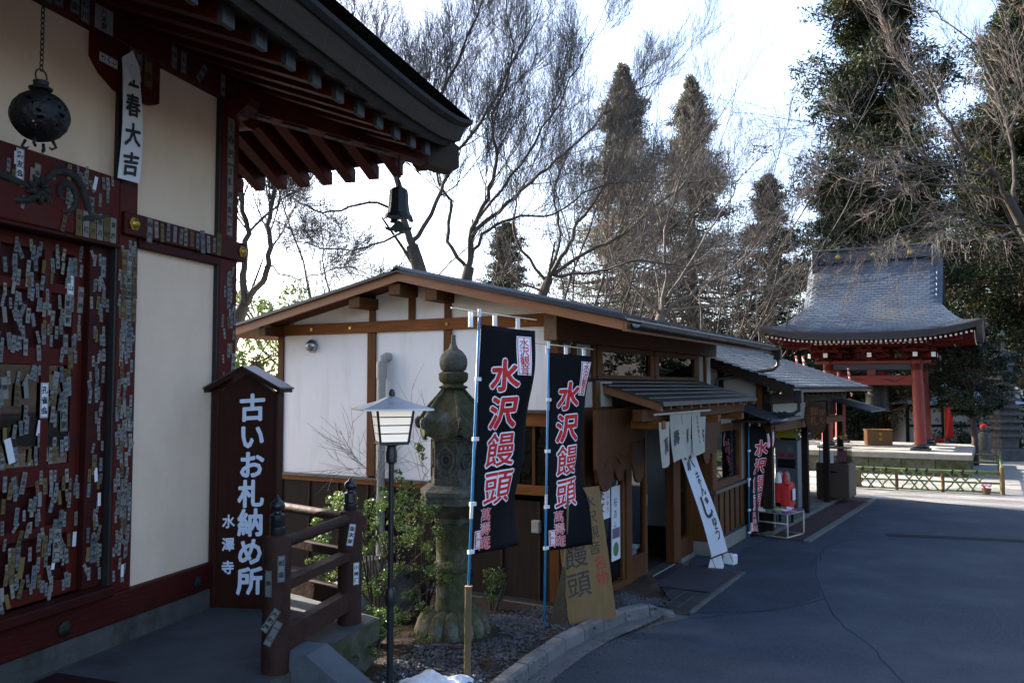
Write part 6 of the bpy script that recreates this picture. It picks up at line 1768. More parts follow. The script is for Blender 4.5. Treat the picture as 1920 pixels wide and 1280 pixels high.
# ---------------------------------------------------------------- bamboo fence
fn = thing('bamboo_fence', 'low green bamboo lattice fence with black ties before the bell tower', 'fence', unz(1720, 918, 0))
FO = Vector(fn.location)
A_ = unz(1566, 912, 0); B_ = unz(1880, 926, 0)
def fp(f, z, A=A_, B=B_, n=0): p = A.lerp(B, f); return Vector((p.x, p.y-n, z))-FO
def cane(p, q_, r=.018, m='bamboo', name='cane'):
    r *= 1.3; b = MB(); d = q_-p; k = 5; pts = []; rd = []
    for i in range(k+1): pts.append(p+d*(i/k)+Vector((random.gauss(0, .004), random.gauss(0, .004), random.gauss(0, .004)))); rd.append(r*random.uniform(.88, 1.06))
    b.tube(pts, rd, 7); return b.build(name, m, fn, smooth=True)
def knot(p): b = MB(); b.tube([p+Vector((-.03, 0, -.035)), p, p+Vector((.03, 0, .035))], [.022, .036, .022], 6); b.tube([p, p+Vector((-.02, -.02, .07))], [.008, .004], 4); b.tube([p, p+Vector((.03, -.02, -.10))], [.008, .004], 4); b.build('black_tie', 'rope_black', fn)
for z, r in ((.50, .026), (.47, .020), (.24, .017), (.03, .017)): cane(fp(0, z), fp(1, z+(-.012 if z > .4 else 0)), r)
for f in (.26, .335, .46, .52, .58, .73, .79, .87, .12, .19):
    w_ = .055
    cane(fp(f-w_, .02, n=.012), fp(f+w_*.6, .42, n=.012), .015); cane(fp(f+w_, .02, n=.022), fp(f-w_*.9, .48, n=.022), .015); knot(fp(f-w_*.3, .485, n=.02))
for f in (.385, .66, .02): cane(fp(f, -.02), fp(f, .46), .03, 'ochre', 'post')
b = MB(); p = fp(1, 0); b.tube([p, p+Vector((0, 0, .62))], .055, 8); b.build('end_post', 'stake', fn)
b = MB(); p = fp(.17, 0); b.box(p.x-.30, p.x-.02, p.y-.03, p.y-.01, .06, .44); b.build('notice_board', 'stake', fn)
C_ = Vector((14.2, 25.0, 0)); D_ = Vector((13.2, 25.6, 0))
for z in (.50, .26): cane(fp(0, z, B_, C_), fp(1, z, B_, C_), .022); cane(fp(0, z, C_, D_), fp(1, z, C_, D_), .022)
for f in (.2, .45, .7, .9): cane(fp(f-.04, .02, B_, C_), fp(f+.04, .48, B_, C_), .014); cane(fp(f+.04, .02, B_, C_), fp(f-.04, .48, B_, C_), .014); knot(fp(f, .49, B_, C_))
b = MB(); p = fp(1, 0, B_, C_); b.tube([p, p+Vector((0, 0, .62))], .05, 8); b.build('end_post', 'stake', fn)
# flower pot at the fence end
fpz = thing('flower_pot', 'small pot of pink flowers at the foot of the fence', 'flower pot', unz(1850, 926, 0))
q = MB(); q.lathe([(.07, 0), (.10, .12), (.105, .13), (.09, .13)], 12); q.build('pot', 'cardboard', fpz, smooth=40)
for i in range(16):
    a = random.uniform(0, 6.28); r = random.uniform(0, .13); q = MB(); bm2 = bmesh.new(); bmesh.ops.create_icosphere(bm2, subdivisions=1, radius=.035); bm2.verts.index_update()
    q.add([Vector((v.co.x+r*math.cos(a), v.co.y+r*math.sin(a), v.co.z*.7+.19+.03*random.random())) for v in bm2.verts], [tuple(v.index for v in f.verts) for f in bm2.faces]); bm2.free(); q.build('flower', 'pink' if i % 3 else 'paper_white', fpz, smooth=True)

# ---------------------------------------------------------------- small halls behind the tower, pagoda, statues
def small_hall(name, label, loc, rz, w_, d_, h_, rh):
    t = thing(name, label, 'hall', loc, rz)
    MB().box(-w_, w_, -d_, d_, 0, h_).build('wall', 'plaster_cream', t)
    for x in (-w_, -w_*.3, w_*.3, w_): MB().box(x-.06, x+.06, -d_-.03, -d_+.02, 0, h_).build('post', 'wood_dark', t)
    MB().box(-w_, w_, -d_-.035, -d_+.02, h_*.5, h_*.5+.10).build('rail', 'wood_dark', t)
    e = .55; W, Dp = w_+e, d_+e
    def rs(u, v):
        a = u*4; k = int(a) % 4; f = a-int(a); cs_ = [(-W, -Dp), (W, -Dp), (W, Dp), (-W, Dp)]; A, B = Vector(cs_[k]), Vector(cs_[(k+1) % 4]); p = A.lerp(B, f)
        s = 1-v*.96; return (p.x*s, p.y*s, h_-.05+rh*v**1.25+.08*(abs(f-.5)*2)**4*(1-v))
    q = MB(); q.grid(rs, 32, 8); q.build('roof', 'verdigris', t, smooth=40)
    q = MB(); q.grid(lambda u, v: (lambda p: (p[0]*(1-.35*v), p[1]*(1-.35*v), p[2]-.10*min(1, v*3)))(rs(u, 0)), 32, 3); q.build('eave_underside', 'wood_dark', t)
    return t
p = un(1765, 830, 33.5); small_hall('jizo_hall', 'small hall with pale blue roof seen behind the bell tower column', (p.x, p.y, .1), BA+R(28), 1.9, 1.4, 1.75, .85)
p = un(1960, 830, 36); small_hall('side_hall', 'hall with pale blue roof at the right edge behind the stone pagoda', (p.x, p.y, .1), BA+R(20), 1.6, 1.4, 1.95, .8)
pg = thing('stone_pagoda', 'slender many tiered grey stone pagoda at the right edge', 'pagoda', unz(1886, 862, 0))
MB().box(-.45, .45, -.45, .45, -.1, .40, bev=.03).build('plinth', 'stone_grey', pg); MB().box(-.30, .30, -.30, .30, .40, .80, bev=.02).build('base_block', 'stone_grey', pg)
z = .80; wd = .46
for k in range(12):
    q = MB(); q.add([(sx*wd, sy*wd, z) for sx, sy in ((-1, -1), (1, -1), (1, 1), (-1, 1))]+[(sx*wd, sy*wd, z+.06) for sx, sy in ((-1, -1), (1, -1), (1, 1), (-1, 1))]+[(sx*wd*.62, sy*wd*.62, z+.15) for sx, sy in ((-1, -1), (1, -1), (1, 1), (-1, 1))]+[(sx*wd*.6, sy*wd*.6, z+.24) for sx, sy in ((-1, -1), (1, -1), (1, 1), (-1, 1))],
          [(3, 2, 1, 0)]+[(b+i, b+(i+1) % 4, b+4+(i+1) % 4, b+4+i) for b in (0, 4, 8) for i in range(4)]+[(12, 13, 14, 15)])
    q.build('tier', 'stone_grey', pg); z += .24; wd *= .965
q = MB(); q.lathe([(.12, z), (.14, z+.05), (.05, z+.1), (.06, z+.5), (.09, z+.6), (.01, z+.75)], 10); q.build('spire', 'stone_grey', pg, smooth=40)
def statue(label, px, py, Y, h):
    p = un(px, py, Y); t = thing('stone_statue', label, 'statue', (p.x, p.y, .1), R(-20), 'stone statues near the pagoda')
    q = MB(); q.lathe([(.24*h, 0), (.24*h, .15*h), (.17*h, .2*h), (.20*h, .45*h), (.19*h, .65*h), (.10*h, .76*h), (.06*h, .79*h)], 12); q.build('robe', 'stone_grey', t, smooth=40)
    q = MB(); q.lathe([(.05*h, .77*h), (.10*h, .82*h), (.105*h, .90*h), (.07*h, .97*h), (.01*h, 1.0*h)], 12); q.build('head', 'stone_grey', t, smooth=40)
    q = MB(); q.lathe([(.108*h, .90*h), (.10*h, .96*h), (.04*h, 1.01*h)], 12); q.build('red_cap', 'red_cloth', t, smooth=40)
statue('grey stone statue with red cap beside the slender pagoda', 1846, 862, 28.5, 1.15)
rb_ = thing('red_banner', 'narrow red cloth banner on a pole before the pale blue roofed hall', 'banner', (un(1772, 830, 30.5).x, 30.5, 0), R(-20))
MB().tube([(0, 0, 0), (0, 0, 1.95)], .015, 6).build('pole', 'stake', rb_)
q = MB(); q.grid(lambda a, b: (.02+.26*a, .03*math.sin(a*5+b*4), 1.9-1.25*b), 6, 14); o = q.build('cloth', 'red_cloth', rb_, smooth=True); md = o.modifiers.new('s', 'SOLIDIFY'); md.thickness = .003
o = thing('red_bench', 'red covered bench behind the bell tower platform', 'bench', un(1747, 832, 31), BA); MB().box(-.45, .45, -.2, .2, -.25, .18, bev=.02).build('cover', 'red_cloth', o); MB().box(-.48, .48, -.22, .22, .182, .21).build('seat', 'red_paint', o)
o = thing('blue_bundle', 'blue tarpaulin bundle beside the red bench', 'bundle', un(1768, 832, 31), BA)
q = MB(); q.lathe([(.26, -.3), (.28, -.1), (.22, .08), (.08, .14)], 9); q.build('tarpaulin', 'blue_cloth', o, smooth=60)

# ================================================================== VEGETATION
# ---- bare trees: guided main limbs, then recursive branching
class Tree:
    def __init__(s, seed, rmin=.003, budget=5200, den=1.0):
        s.den = den; s.r = random.Random(seed); s.thick = MB(); s.thin = MB(); s.rmin = rmin; s.n = 0; s.budget = budget
    def poly(s, pts, r0, r1):
        n = len(pts); rad = [r0+(r1-r0)*(i/(n-1))**.9 for i in range(n)]
        (s.thick if r0 > .028 else s.thin).tube(pts, rad, 8 if r0 > .08 else (5 if r0 > .022 else 3), cap=False)
        return rad
    def grow(s, p, d, ln, r, lev, up, maxlev, curl=.11):
        s.n += 1
        if s.n > 60000: return
        R_ = s.r; n = 5 if lev < 3 else (4 if lev < maxlev-1 else (3 if lev < maxlev else 2))
        pts = [p]; q = p.copy(); dd = d.normalized()
        for i in range(n):
            dd = (dd+Vector((R_.gauss(0, curl), R_.gauss(0, curl), R_.gauss(0, curl)))*.6+Vector((0, 0, up))*.22).normalized()
            q = q+dd*(ln/n); pts.append(q)
        s.poly(pts, r, max(s.rmin*.6, r*.45))
        if lev < maxlev: s.kids(pts, r, ln, lev, up, maxlev, curl)
    def kids(s, pts, r, ln, lev, up, maxlev, curl, k=None, start=.18):
        R_ = s.r
        k = k or (max(3, int(((4.5*ln**.6+1.8) if lev < 3 else (3.4*ln**.6+1.5))*s.den)) if lev < maxlev-1 else R_.randint(2, 3))
        for j in range(k):
            f = start+(1-start)*(j+R_.random()*.8)/k; f = min(f, .985)
            i = f*(len(pts)-1); a = int(i); p = pts[a].lerp(pts[min(a+1, len(pts)-1)], i-a)
            t = (pts[min(a+1, len(pts)-1)]-pts[a]).normalized()
            side = t.cross(Vector((R_.gauss(0, 1), R_.gauss(0, 1), R_.gauss(0, 1)))).normalized()
            ang = R_.uniform(.32, .80)
            d = (t*math.cos(ang)+side*math.sin(ang)+Vector((0, 0, up*.25))).normalized()
            l2 = ln*(R_.uniform(.42, .68) if lev < 3 else R_.uniform(.55, .9))*(1.05-.45*f); r2 = max(s.rmin, r*(1-.5*f)*R_.uniform(.42, .58))
            s.grow(p, d, max(.30, l2), r2, lev+1, up, maxlev, curl)
    def limb(s, pts, r0, r1, up=.5, lev=1, maxlev=5, k=None, start=.2, jit=.05, tip=True):
        out = []; P = [Vector(p) for p in pts]
        for i in range(len(P)-1):
            p0, p1, p2, p3 = P[max(i-1, 0)], P[i], P[i+1], P[min(i+2, len(P)-1)]
            for q in range(4):
                t = q/4; v = .5*((2*p1)+(-p0+p2)*t+(2*p0-5*p1+4*p2-p3)*t*t+(-p0+3*p1-3*p2+p3)*t**3)
                out.append(v+Vector((s.r.gauss(0, jit), s.r.gauss(0, jit), s.r.gauss(0, jit)))*.5)
        out.append(P[-1])
        s.poly(out, r0, r1)
        ln = sum((b-a).length for a, b in zip(out[:-1], out[1:]))
        s.kids(out, (r0+r1)/2, ln*.62, lev, up, maxlev, .13, k, start)
        if tip: s.grow(out[-1], out[-1]-out[-2], ln*.35, r1, lev+1, up, maxlev)
        return out
def bare_tree(name, label, base, limbs, seed, group='bare winter trees behind the shops', mats=('bark', 'twig'), budget=5200, rmin=.003, den=1.0):
    t = thing(name, label, 'tree', base, 0, group)
    T = Tree(seed, rmin, budget, den)
    B = Vector(base)
    for (pts, r0, r1, kw) in limbs: T.limb([Vector(p)-B for p in pts], r0*(.74 if kw is NOK else .50), r1*.65, **kw)
    T.thick.build('trunk', mats[0], t, smooth=True)
    if T.thin.f: T.thin.build('crown', mats[1], t)
    return t
def L_(l, r0, r1, **kw): return ([un(*p) for p in l], r0, r1, kw)
def gnd(px, Y, z=None):
    p = un(px, 700, Y); return Vector((p.x, p.y, ground_z(p.x, p.y) if z is None else z))
NOK = dict(k=1, lev=4, maxlev=4, tip=False, jit=.0)
# A: forked tree left, between hall and shop
b = gnd(415, 14)
bare_tree('bare_tree', 'forked bare tree between the temple eave and the shop roof', b, [
    ([b, un(424, 700, 14), un(440, 620, 14), un(458, 572, 14)], .20, .15, NOK),
    L_([(456, 575, 14), (455, 500, 14), (462, 440, 14.1), (450, 380, 14.2), (432, 310, 14.3), (405, 220, 14.4)], .13, .04, start=.4),
    L_([(458, 572, 14), (490, 530, 13.9), (505, 480, 13.8), (508, 420, 13.8), (512, 360, 13.7), (500, 290, 13.6), (520, 180, 13.5)], .12, .035, start=.35),
    L_([(466, 435, 14.1), (520, 385, 14.3), (570, 345, 14.5), (620, 300, 14.8)], .05, .015, start=.2),
    L_([(498, 500, 13.8), (560, 520, 13.5), (640, 500, 13.2), (700, 520, 13.0)], .035, .010, start=.2, up=.1),
], 11, den=1.6)
# B: large tree behind the ridge, trunk passing the wind bell
b = gnd(812, 17)
bare_tree('bare_tree', 'tall bare tree rising behind the shop ridge beneath the wind bell', b, [
    ([b, un(808, 600, 17), un(790, 520, 17), un(772, 460, 17)], .26, .19, NOK),
    L_([(772, 462, 17), (756, 400, 17), (748, 330, 17), (740, 270, 17), (700, 180, 17), (640, 60, 17), (600, -60, 17)], .17, .03, start=.3),
    L_([(748, 330, 17), (785, 240, 16.6), (830, 170, 16.3), (880, 60, 16), (930, -60, 15.8)], .10, .02, start=.2),
    L_([(770, 455, 17), (820, 380, 17.4), (850, 300, 17.8), (900, 230, 18), (960, 120, 18.3), (1010, 20, 18.6)], .11, .02, start=.2),
    L_([(756, 400, 17), (690, 380, 16.8), (620, 400, 16.5), (560, 380, 16.2), (500, 330, 16)], .07, .015, start=.2, up=.15),
    L_([(760, 430, 17), (700, 460, 16.4), (640, 470, 16), (570, 450, 15.6)], .06, .012, start=.2, up=.05),
], 23, den=1.6)
# C: leaning tree, limbs fanning to the upper right
b = gnd(868, 18)
bare_tree('bare_tree', 'leaning bare tree whose limbs fan right above the ridge', b, [
    ([b, un(866, 620, 18), un(872, 540, 18), un(880, 500, 18)], .24, .17, NOK),
    L_([(880, 500, 18), (885, 430, 18), (915, 370, 18), (930, 300, 18), (925, 220, 18), (960, 120, 18), (950, 0, 18)], .13, .02, start=.25),
    L_([(884, 440, 18), (950, 380, 18.4), (1010, 330, 18.8), (1080, 270, 19.2), (1150, 200, 19.6), (1230, 150, 20)], .11, .015, start=.2),
    L_([(880, 495, 18), (905, 440, 18), (960, 410, 18.2), (1040, 400, 18.4), (1120, 350, 18.6), (1200, 340, 18.8)], .09, .015, start=.2),
    L_([(878, 500, 18), (840, 450, 18), (845, 380, 18), (820, 330, 18), (860, 250, 18), (850, 150, 18)], .10, .018, start=.25),
    L_([(890, 420, 18), (960, 330, 17.6), (1020, 240, 17.2), (1070, 150, 17), (1110, 70, 16.8)], .08, .013, start=.2),
], 37, den=1.5)
# D: tree right of C, low spreading
b = gnd(1010, 20)
bare_tree('bare_tree', 'dense bare tree in front of the pair of cedars', b, [
    ([b, un(1008, 620, 20), un(1015, 560, 20), un(1030, 520, 20)], .22, .16, NOK),
    L_([(1030, 520, 20), (1060, 470, 20), (1085, 420, 20), (1130, 350, 20), (1150, 280, 20), (1190, 200, 20)], .12, .018, start=.2),
    L_([(1030, 520, 20), (1100, 470, 20.4), (1170, 440, 20.8), (1240, 380, 21.2), (1310, 340, 21.6), (1380, 330, 22)], .11, .015, start=.2),
    L_([(1025, 530, 20), (980, 470, 20), (960, 420, 20), (970, 350, 20), (940, 290, 20)], .09, .015, start=.2),
    L_([(1040, 515, 20), (1120, 510, 19.6), (1200, 490, 19.2), (1290, 500, 19), (1370, 470, 18.8)], .08, .012, start=.15, up=.25),
    L_([(1032, 520, 20), (1050, 440, 20.2), (1040, 360, 20.4), (1070, 270, 20.6), (1060, 190, 20.8)], .08, .012, start=.2),
    L_([(1015, 545, 20), (960, 520, 19.6), (930, 480, 19.2), (900, 470, 19)], .06, .012, start=.2),
], 41, den=1.1)
# E: between the cedars and the tower
b = gnd(1240, 21)
bare_tree('bare_tree', 'wide bare tree behind the souvenir shop roof', b, [
    ([b, un(1236, 640, 21), un(1240, 590, 21)], .22, .17, NOK),
    L_([(1240, 592, 21), (1250, 520, 21), (1245, 450, 21), (1260, 380, 21), (1290, 300, 21), (1300, 220, 21)], .11, .015, start=.2),
    L_([(1240, 590, 21), (1310, 540, 21), (1380, 500, 21), (1440, 440, 21), (1480, 390, 21)], .10, .015, start=.2),
    L_([(1240, 592, 21), (1190, 540, 21), (1150, 480, 21), (1130, 420, 21), (1090, 380, 21)], .09, .015, start=.2),
    L_([(1245, 585, 21), (1330, 570, 20.6), (1410, 545, 20.2), (1480, 530, 20)], .07, .012, start=.15, up=.25),
    L_([(1250, 560, 21), (1300, 480, 21.4), (1350, 400, 21.8), (1390, 330, 22), (1420, 300, 22)], .08, .012, start=.2),
], 53, den=1.1, mats=('bark_pale', 'twig_pale'))
# F: tree on the right, trunk just out of the picture, limbs reaching left over the tower
b = Vector((11.2, 16.6, -.03))
bare_tree('bare_tree', 'bare tree at the right edge reaching its pale limbs left over the tower', b, [
    ([b, un(2010, 700, 16.5), un(1985, 560, 16.4), un(1925, 440, 16.3), un(1890, 370, 16.2)], .21, .13, NOK),
    L_([(1890, 370, 16.2), (1850, 310, 16.1), (1810, 280, 16), (1775, 220, 15.9), (1745, 165, 15.8), (1700, 110, 15.7), (1650, 20, 15.6)], .10, .02, start=.15),
    L_([(1865, 330, 16.2), (1790, 315, 16), (1720, 290, 15.8), (1650, 262, 15.6), (1580, 245, 15.5), (1520, 230, 15.4)], .085, .012, start=.12, up=.1),
    L_([(1900, 385, 16.2), (1830, 350, 16.5), (1760, 345, 16.8), (1680, 350, 17), (1600, 345, 17.2), (1540, 360, 17.4)], .075, .012, start=.12, up=.05),
    L_([(1920, 430, 16.3), (1850, 420, 16), (1780, 400, 15.8), (1710, 420, 15.6), (1640, 460, 15.4)], .06, .010, start=.12, up=-.15),
    L_([(1900, 380, 16.2), (1900, 290, 16.4), (1880, 200, 16.6), (1850, 130, 16.8), (1800, 60, 17), (1740, 20, 17)], .09, .014, start=.2),
    L_([(1930, 445, 16.3), (1960, 330, 16.4), (1930, 220, 16.5), (1900, 120, 16.6), (1870, 20, 16.7)], .10, .015, start=.2),
    L_([(1930, 440, 16.3), (1880, 440, 15.7), (1830, 450, 15.4), (1760, 450, 15.2), (1690, 470, 15)], .05, .009, start=.1, up=-.12),
], 67, 'bare winter trees behind the shops', ('bark', 'twig_pale'), den=1.0)

def fan_tree(label, px, Y, top, lean, seed, spread=1.0, n=8, mats=('bark', 'twig'), h0=2.2, maxlev=4):
    b = gnd(px, Y); zt = un(px, top, Y).z-b.z; rr = random.Random(seed); L = []
    L.append(([b, b+Vector((.05, 0, h0*.5)), b+Vector((.0, .05, h0))], .19, .15, NOK))
    for i in range(n):
        a = 2*math.pi*(i+rr.random()*.6)/n; r_ = spread*zt*rr.uniform(.16, .38); p0 = b+Vector((0, 0, h0*rr.uniform(.75, 1)))
        p3 = b+Vector((r_*math.cos(a)+lean*zt*.35, r_*math.sin(a), zt*rr.uniform(.62, .86))); p1 = p0.lerp(p3, .33)+Vector((r_*math.cos(a)*.12, r_*math.sin(a)*.12, .2)); p2 = p0.lerp(p3, .66)+Vector((rr.gauss(0, .15), rr.gauss(0, .15), .1))
        L.append(([p0, p1, p2, p3], .085, .018, dict(start=.15, up=.55, maxlev=maxlev)))
    return bare_tree('bare_tree', label, b, L, seed, mats=mats)
fan_tree('slender bare tree right in front of the left cedar of the pair', 1130, 25, 190, .3, 101, .85, 7)
fan_tree('slender bare tree right in front of the right cedar of the pair', 1330, 25.5, 215, .15, 103, .9, 7)
fan_tree('small bare tree left of the bell tower roof with upright twigs', 1425, 27, 300, .1, 107, .8, 5)
fan_tree('bare tree in the gap between the leaning tree and the cedars', 985, 24, 120, .5, 109, .9, 6)
fan_tree('low bare tree behind the shop gable with arching twigs', 640, 20, 270, -.2, 113, 1.5, 8, maxlev=4)
# ---- leaf masses (numpy): clumps of small blades
def blades(centres, radii, per, size, aspect, seed, out=.5, droop=0.0, r0=.35):
    """per blades round every clump centre; returns V,F (triangles as kite quads)"""
    r = np.random.default_rng(seed)
    n = len(centres)*per
    c = np.repeat(centres, per, 0); rad = np.repeat(radii, per)
    d = r.normal(size=(n, 3)); d /= np.linalg.norm(d, axis=1, keepdims=True)
    p = c+d*(rad*r.uniform(r0, 1.0, n)**.6)[:, None]*np.array([1, 1, .75])
    ax = d*out+r.normal(size=(n, 3))*.6; ax[:, 2] -= droop; ax /= np.linalg.norm(ax, axis=1, keepdims=True)
    b = np.cross(ax, r.normal(size=(n, 3))); b /= np.linalg.norm(b, axis=1, keepdims=True)
    s = size*r.uniform(.6, 1.35, n)[:, None]
    v0 = p-ax*s*.5; v1 = p+b*s*aspect*.5; v2 = p+ax*s*.5; v3 = p-b*s*aspect*.5
    V = np.stack([v0, v1, v2, v3], 1).reshape(-1, 3); F = np.arange(n*4).reshape(-1, 4)
    return V, F
def cedar_mesh(seed, h, rbase, clumps, per, size, mats, crown0=.12, shape=.85):
    r = np.random.default_rng(seed)
    C = []; Rd = []
    T = MB(); T.tube([(0, 0, 0), (.05, .02, h*.35), (0, .06, h*.7), (.02, 0, h*.985)], [h*.017+.05, h*.012+.03, h*.006+.02, .012], 9)
    nb = int(clumps/7)
    for i in range(nb):
        f = (i+r.random())/nb; z = h*(crown0+(1-crown0)*f**.92)
        env = (rbase*(1-f)**shape*(.50+.72*r.random())+.12*rbase*(1-f)+.10)*(.80+.24*math.sin(f*34+seed))
        a = i*2.399+r.normal()*.4
        L = env
        tip = np.array([math.cos(a)*L, math.sin(a)*L, z+.10*L-.12*L*(1-f)+r.normal()*.1])
        base = np.array([0, 0, z-.05*L])
        if L > .5: T.tube([tuple(base), tuple(base*.5+tip*.5+np.array([0, 0, -.10*L])), tuple(tip)], [.012*L+.012, .008*L+.008, .004], 4, cap=False)
        k = 7
        for j in range(k):
            g = .22+.84*((j+.6*r.random())/k)**.85
            q = base+(tip-base)*g+np.array([0, 0, -.12*L*4*g*(1-g)*.5])+r.normal(size=3)*np.array([.10, .10, .06])*L
            C.append(q); Rd.append((.19+.13*r.random())*(.6+.7*min(1.6, L)/1.6)*min(rbase, 3.2)/2.4)
    C = np.array(C); Rd = np.array(Rd)
    V, F = blades(C, Rd, per, size, .26, seed+1, 1.5, .1, .05)
    # colour by clump: outer clumps browner
    rr = np.linalg.norm(C[:, :2], axis=1); 
    pick = (r.random(len(C)) < .42).astype(int) if len(mats) == 2 else r.choice(3, len(C), p=(.55, .31, .14))
    mi = np.repeat(pick, per)
    me = np_mesh('crown', V, F, mats, mi)
    tm_ = T.mesh('trunk', 'bark_cedar', True)
    return tm_, me
CED = [cedar_mesh(3, 15.0, 4.3, 1750, 60, .13, ['cedar_hazy', 'cedar_hazy_brown'], .10, .95), cedar_mesh(5, 15.0, 3.0, 2500, 64, .145, ['cedar_dark', 'cedar_green', 'cedar_brown'], .08, .58), cedar_mesh(8, 15.0, 3.0, 1300, 44, .17, ['cedar_dark', 'cedar_green'], .05, .70)]
def cedar(label, x, y, h, k, rz, wide=1.0, group='tall cedar trees', name='cedar_tree'):
    z = ground_z(x, y)-.1
    t = thing(name, label, 'tree', (x, y, z), rz, group)
    s = h/15.0
    for nm, me in zip(('trunk', 'crown'), CED[k]):
        o = link(nm, me, t); o.scale = (s*wide, s*wide, s)
    return t
def ced_px(label, px, top, Y, k, rz, wide=1.0, **kw):
    p = un(px, top, Y); return cedar(label, p.x, p.y, p.z-ground_z(p.x, p.y)+.1, k, rz, wide, **kw)
ced_px('left cedar of the pair, with the narrow pointed tip', 1168, 128, 38, 0, .3, 1.12)
ced_px('right cedar of the pair, with the rounded tip', 1296, 152, 39.5, 0, 2.2, 1.15)
ced_px('tallest cedar, its top cut by the picture edge above the bell tower', 1632, -140, 34, 1, 1.1, 1.05)
ced_px('big cedar at the upper right corner behind the bare branches', 1905, -40, 36, 1, 3.9, 1.05)
ced_px('dark cedar right behind the bell tower roof', 1830, 230, 40, 2, .7, 1.35)
ced_px('dark cedar between the pair and the bell tower', 1440, 330, 37, 2, 5.0, 1.5)
ced_px('short dark cedar above the shop ridge on the left of the group', 950, 420, 35, 2, 4.1, 1.5)
ced_px('dark cedar close behind the tower, left half', 1560, 330, 44, 2, 3.3, 1.5)
ced_px('dark cedar close behind the tower, right half', 1730, 300, 46, 2, 2.0, 1.5)
ced_px('dark cedar at the right picture edge behind the pale hall roof', 1960, 260, 44, 2, 1.2, 1.5)
# wooded bank further back: reads as one mass
r = np.random.default_rng(77)
C = []; Rd = []
for i in range(900):
    x = r.uniform(3, 48); y = r.uniform(42, 56)+abs(x-20)*.1; g = ground_z(x, y); C.append((x, y, g+r.uniform(0, 6.5)*r.random()**.3)); Rd.append(r.uniform(.5, 1.1))
V, F = blades(np.array(C), np.array(Rd), 26, .5, .4, 78, .5)
o = link('far_wood', np_mesh('far_wood', V, F, ['cedar_dark', 'cedar_green'], (r.random(len(F)) < .3).astype(int))); tag(o, 'dark wooded bank far behind the bell tower', 'wood', kind='stuff')
# cedars across the road, right of the picture and behind the photographer (seen only as reflections in the shop glass)
for i, (x, y, h, k) in enumerate(((19, 7.5, 14, 1), (24, 13, 16, 2), (21, 1.5, 14, 1), (27, 6, 17, 2), (17, -8, 14, 1), (25, -4, 16, 2))):
    cedar(['cedar across the road nearest the right picture edge', 'cedar behind the nearest one across the road', 'cedar across the road level with the photographer', 'tallest cedar across the road, outside the picture', 'cedar across the road behind the photographer', 'cedar far back right behind the photographer'][i], x, y, h, k, i*.9, 1.3, group='cedars across the road')
# cedar grove behind the hall (out of sight of the camera, it shades the yard)
for i, (x, y, h) in enumerate(((-9.2, 15.0, 13),)):
    cedar(['slim cedar close behind the temple hall, outside the picture on the left', 'tall cedar far behind the temple hall, outside the picture on the left'][i], x, y, h+abs(ground_z(x, y)), 1, i*1.3, (.75, 1.25)[i], group='cedar grove behind the hall')

def leafy(name, label, base, cl, per, size, m, seed, cat='shrub', group=None, stems=6, stem_r=.012, aspect=.5, mats2=None, trunk=None, out=.5):
    """cl: list of (x,y,z,r) clumps relative to base"""
    t = thing(name, label, cat, base, 0, group)
    C = np.array([c[:3] for c in cl]); Rd = np.array([c[3] for c in cl])
    V, F = blades(C, Rd, per, size, aspect, seed, out)
    me = np_mesh('leaves', V, F, mats2 or m, (np.repeat(np.random.default_rng(seed).random(len(C)) < .4, per)).astype(int) if mats2 else None)
    link('crown' if trunk else 'leaves', me, t)
    q = MB(); rr = random.Random(seed)
    if trunk:
        q.tube(trunk[0], trunk[1], 9); root = Vector(trunk[0][-1])
    for c in (rr.sample(cl, min(stems, len(cl))) if stems else []):
        a = Vector((rr.gauss(0, .04), rr.gauss(0, .04), 0)) if not trunk else Vector(trunk[0][-2]).lerp(root, rr.random()); b = Vector(c[:3]); m_ = a.lerp(b, .55)+Vector((rr.gauss(0, .06), rr.gauss(0, .06), .10))
        q.tube([a, m_, b], [stem_r*1.2, stem_r*.9, stem_r*.4], 5, cap=False)
    if q.f: q.build('trunk' if trunk else 'stems', 'bark', t, smooth=True)
    return t
# evergreen broadleaf tree in front of the pagoda
rr = random.Random(5); cl = []
for i in range(150):
    a = rr.uniform(0, 6.28); z = rr.uniform(0, 1); w_ = (1.35*math.sin(math.pi*(.12+.80*z))+.1)*rr.random()**.5
    cl.append((w_*math.cos(a), w_*math.sin(a), 1.55+2.9*z, rr.uniform(.16, .30)))
p = unz(1828, 872, 0)
leafy('camellia_tree', 'dark evergreen tree with pale trunk between the tower and the pagoda', (p.x, p.y, 0), cl, 150, .085, 'leaf_evergreen', 6, 'tree', None, 40, .014, .5, ['leaf_evergreen', 'cedar_dark'], ([(0, 0, -.1), (.03, 0, .8), (-.04, .02, 1.6), (0, .05, 2.6)], [.12, .10, .09, .04]))
# undergrowth behind the tower
for i, (px, Y, n, h, lab) in enumerate(((1690, 36, 40, .7, 'low dark evergreen bush below the tower bell'), (1600, 34, 60, 1.5, 'dark bush behind the left tower columns'), (1815, 31, 30, .7, 'low dark evergreen bush in front of the pale hall'), (1880, 31.5, 40, 1.6, 'dark evergreen bush behind the stone pagoda'), (1490, 31, 50, 1.6, 'dark bush behind the souvenir shop roof'))):
    rr = random.Random(i+20); cl = [(rr.gauss(0, .9), rr.gauss(0, .7), rr.uniform(.1, 1)*h, rr.uniform(.2, .38)) for _ in range(n)]
    p = un(px, 830, Y); leafy('evergreen_bush', lab, (p.x, p.y, .0), cl, 90, .10, 'cedar_dark', 30+i, 'bush', 'evergreen bushes behind the bell tower', 8, .015, .5, ['leaf_evergreen', 'cedar_dark'])
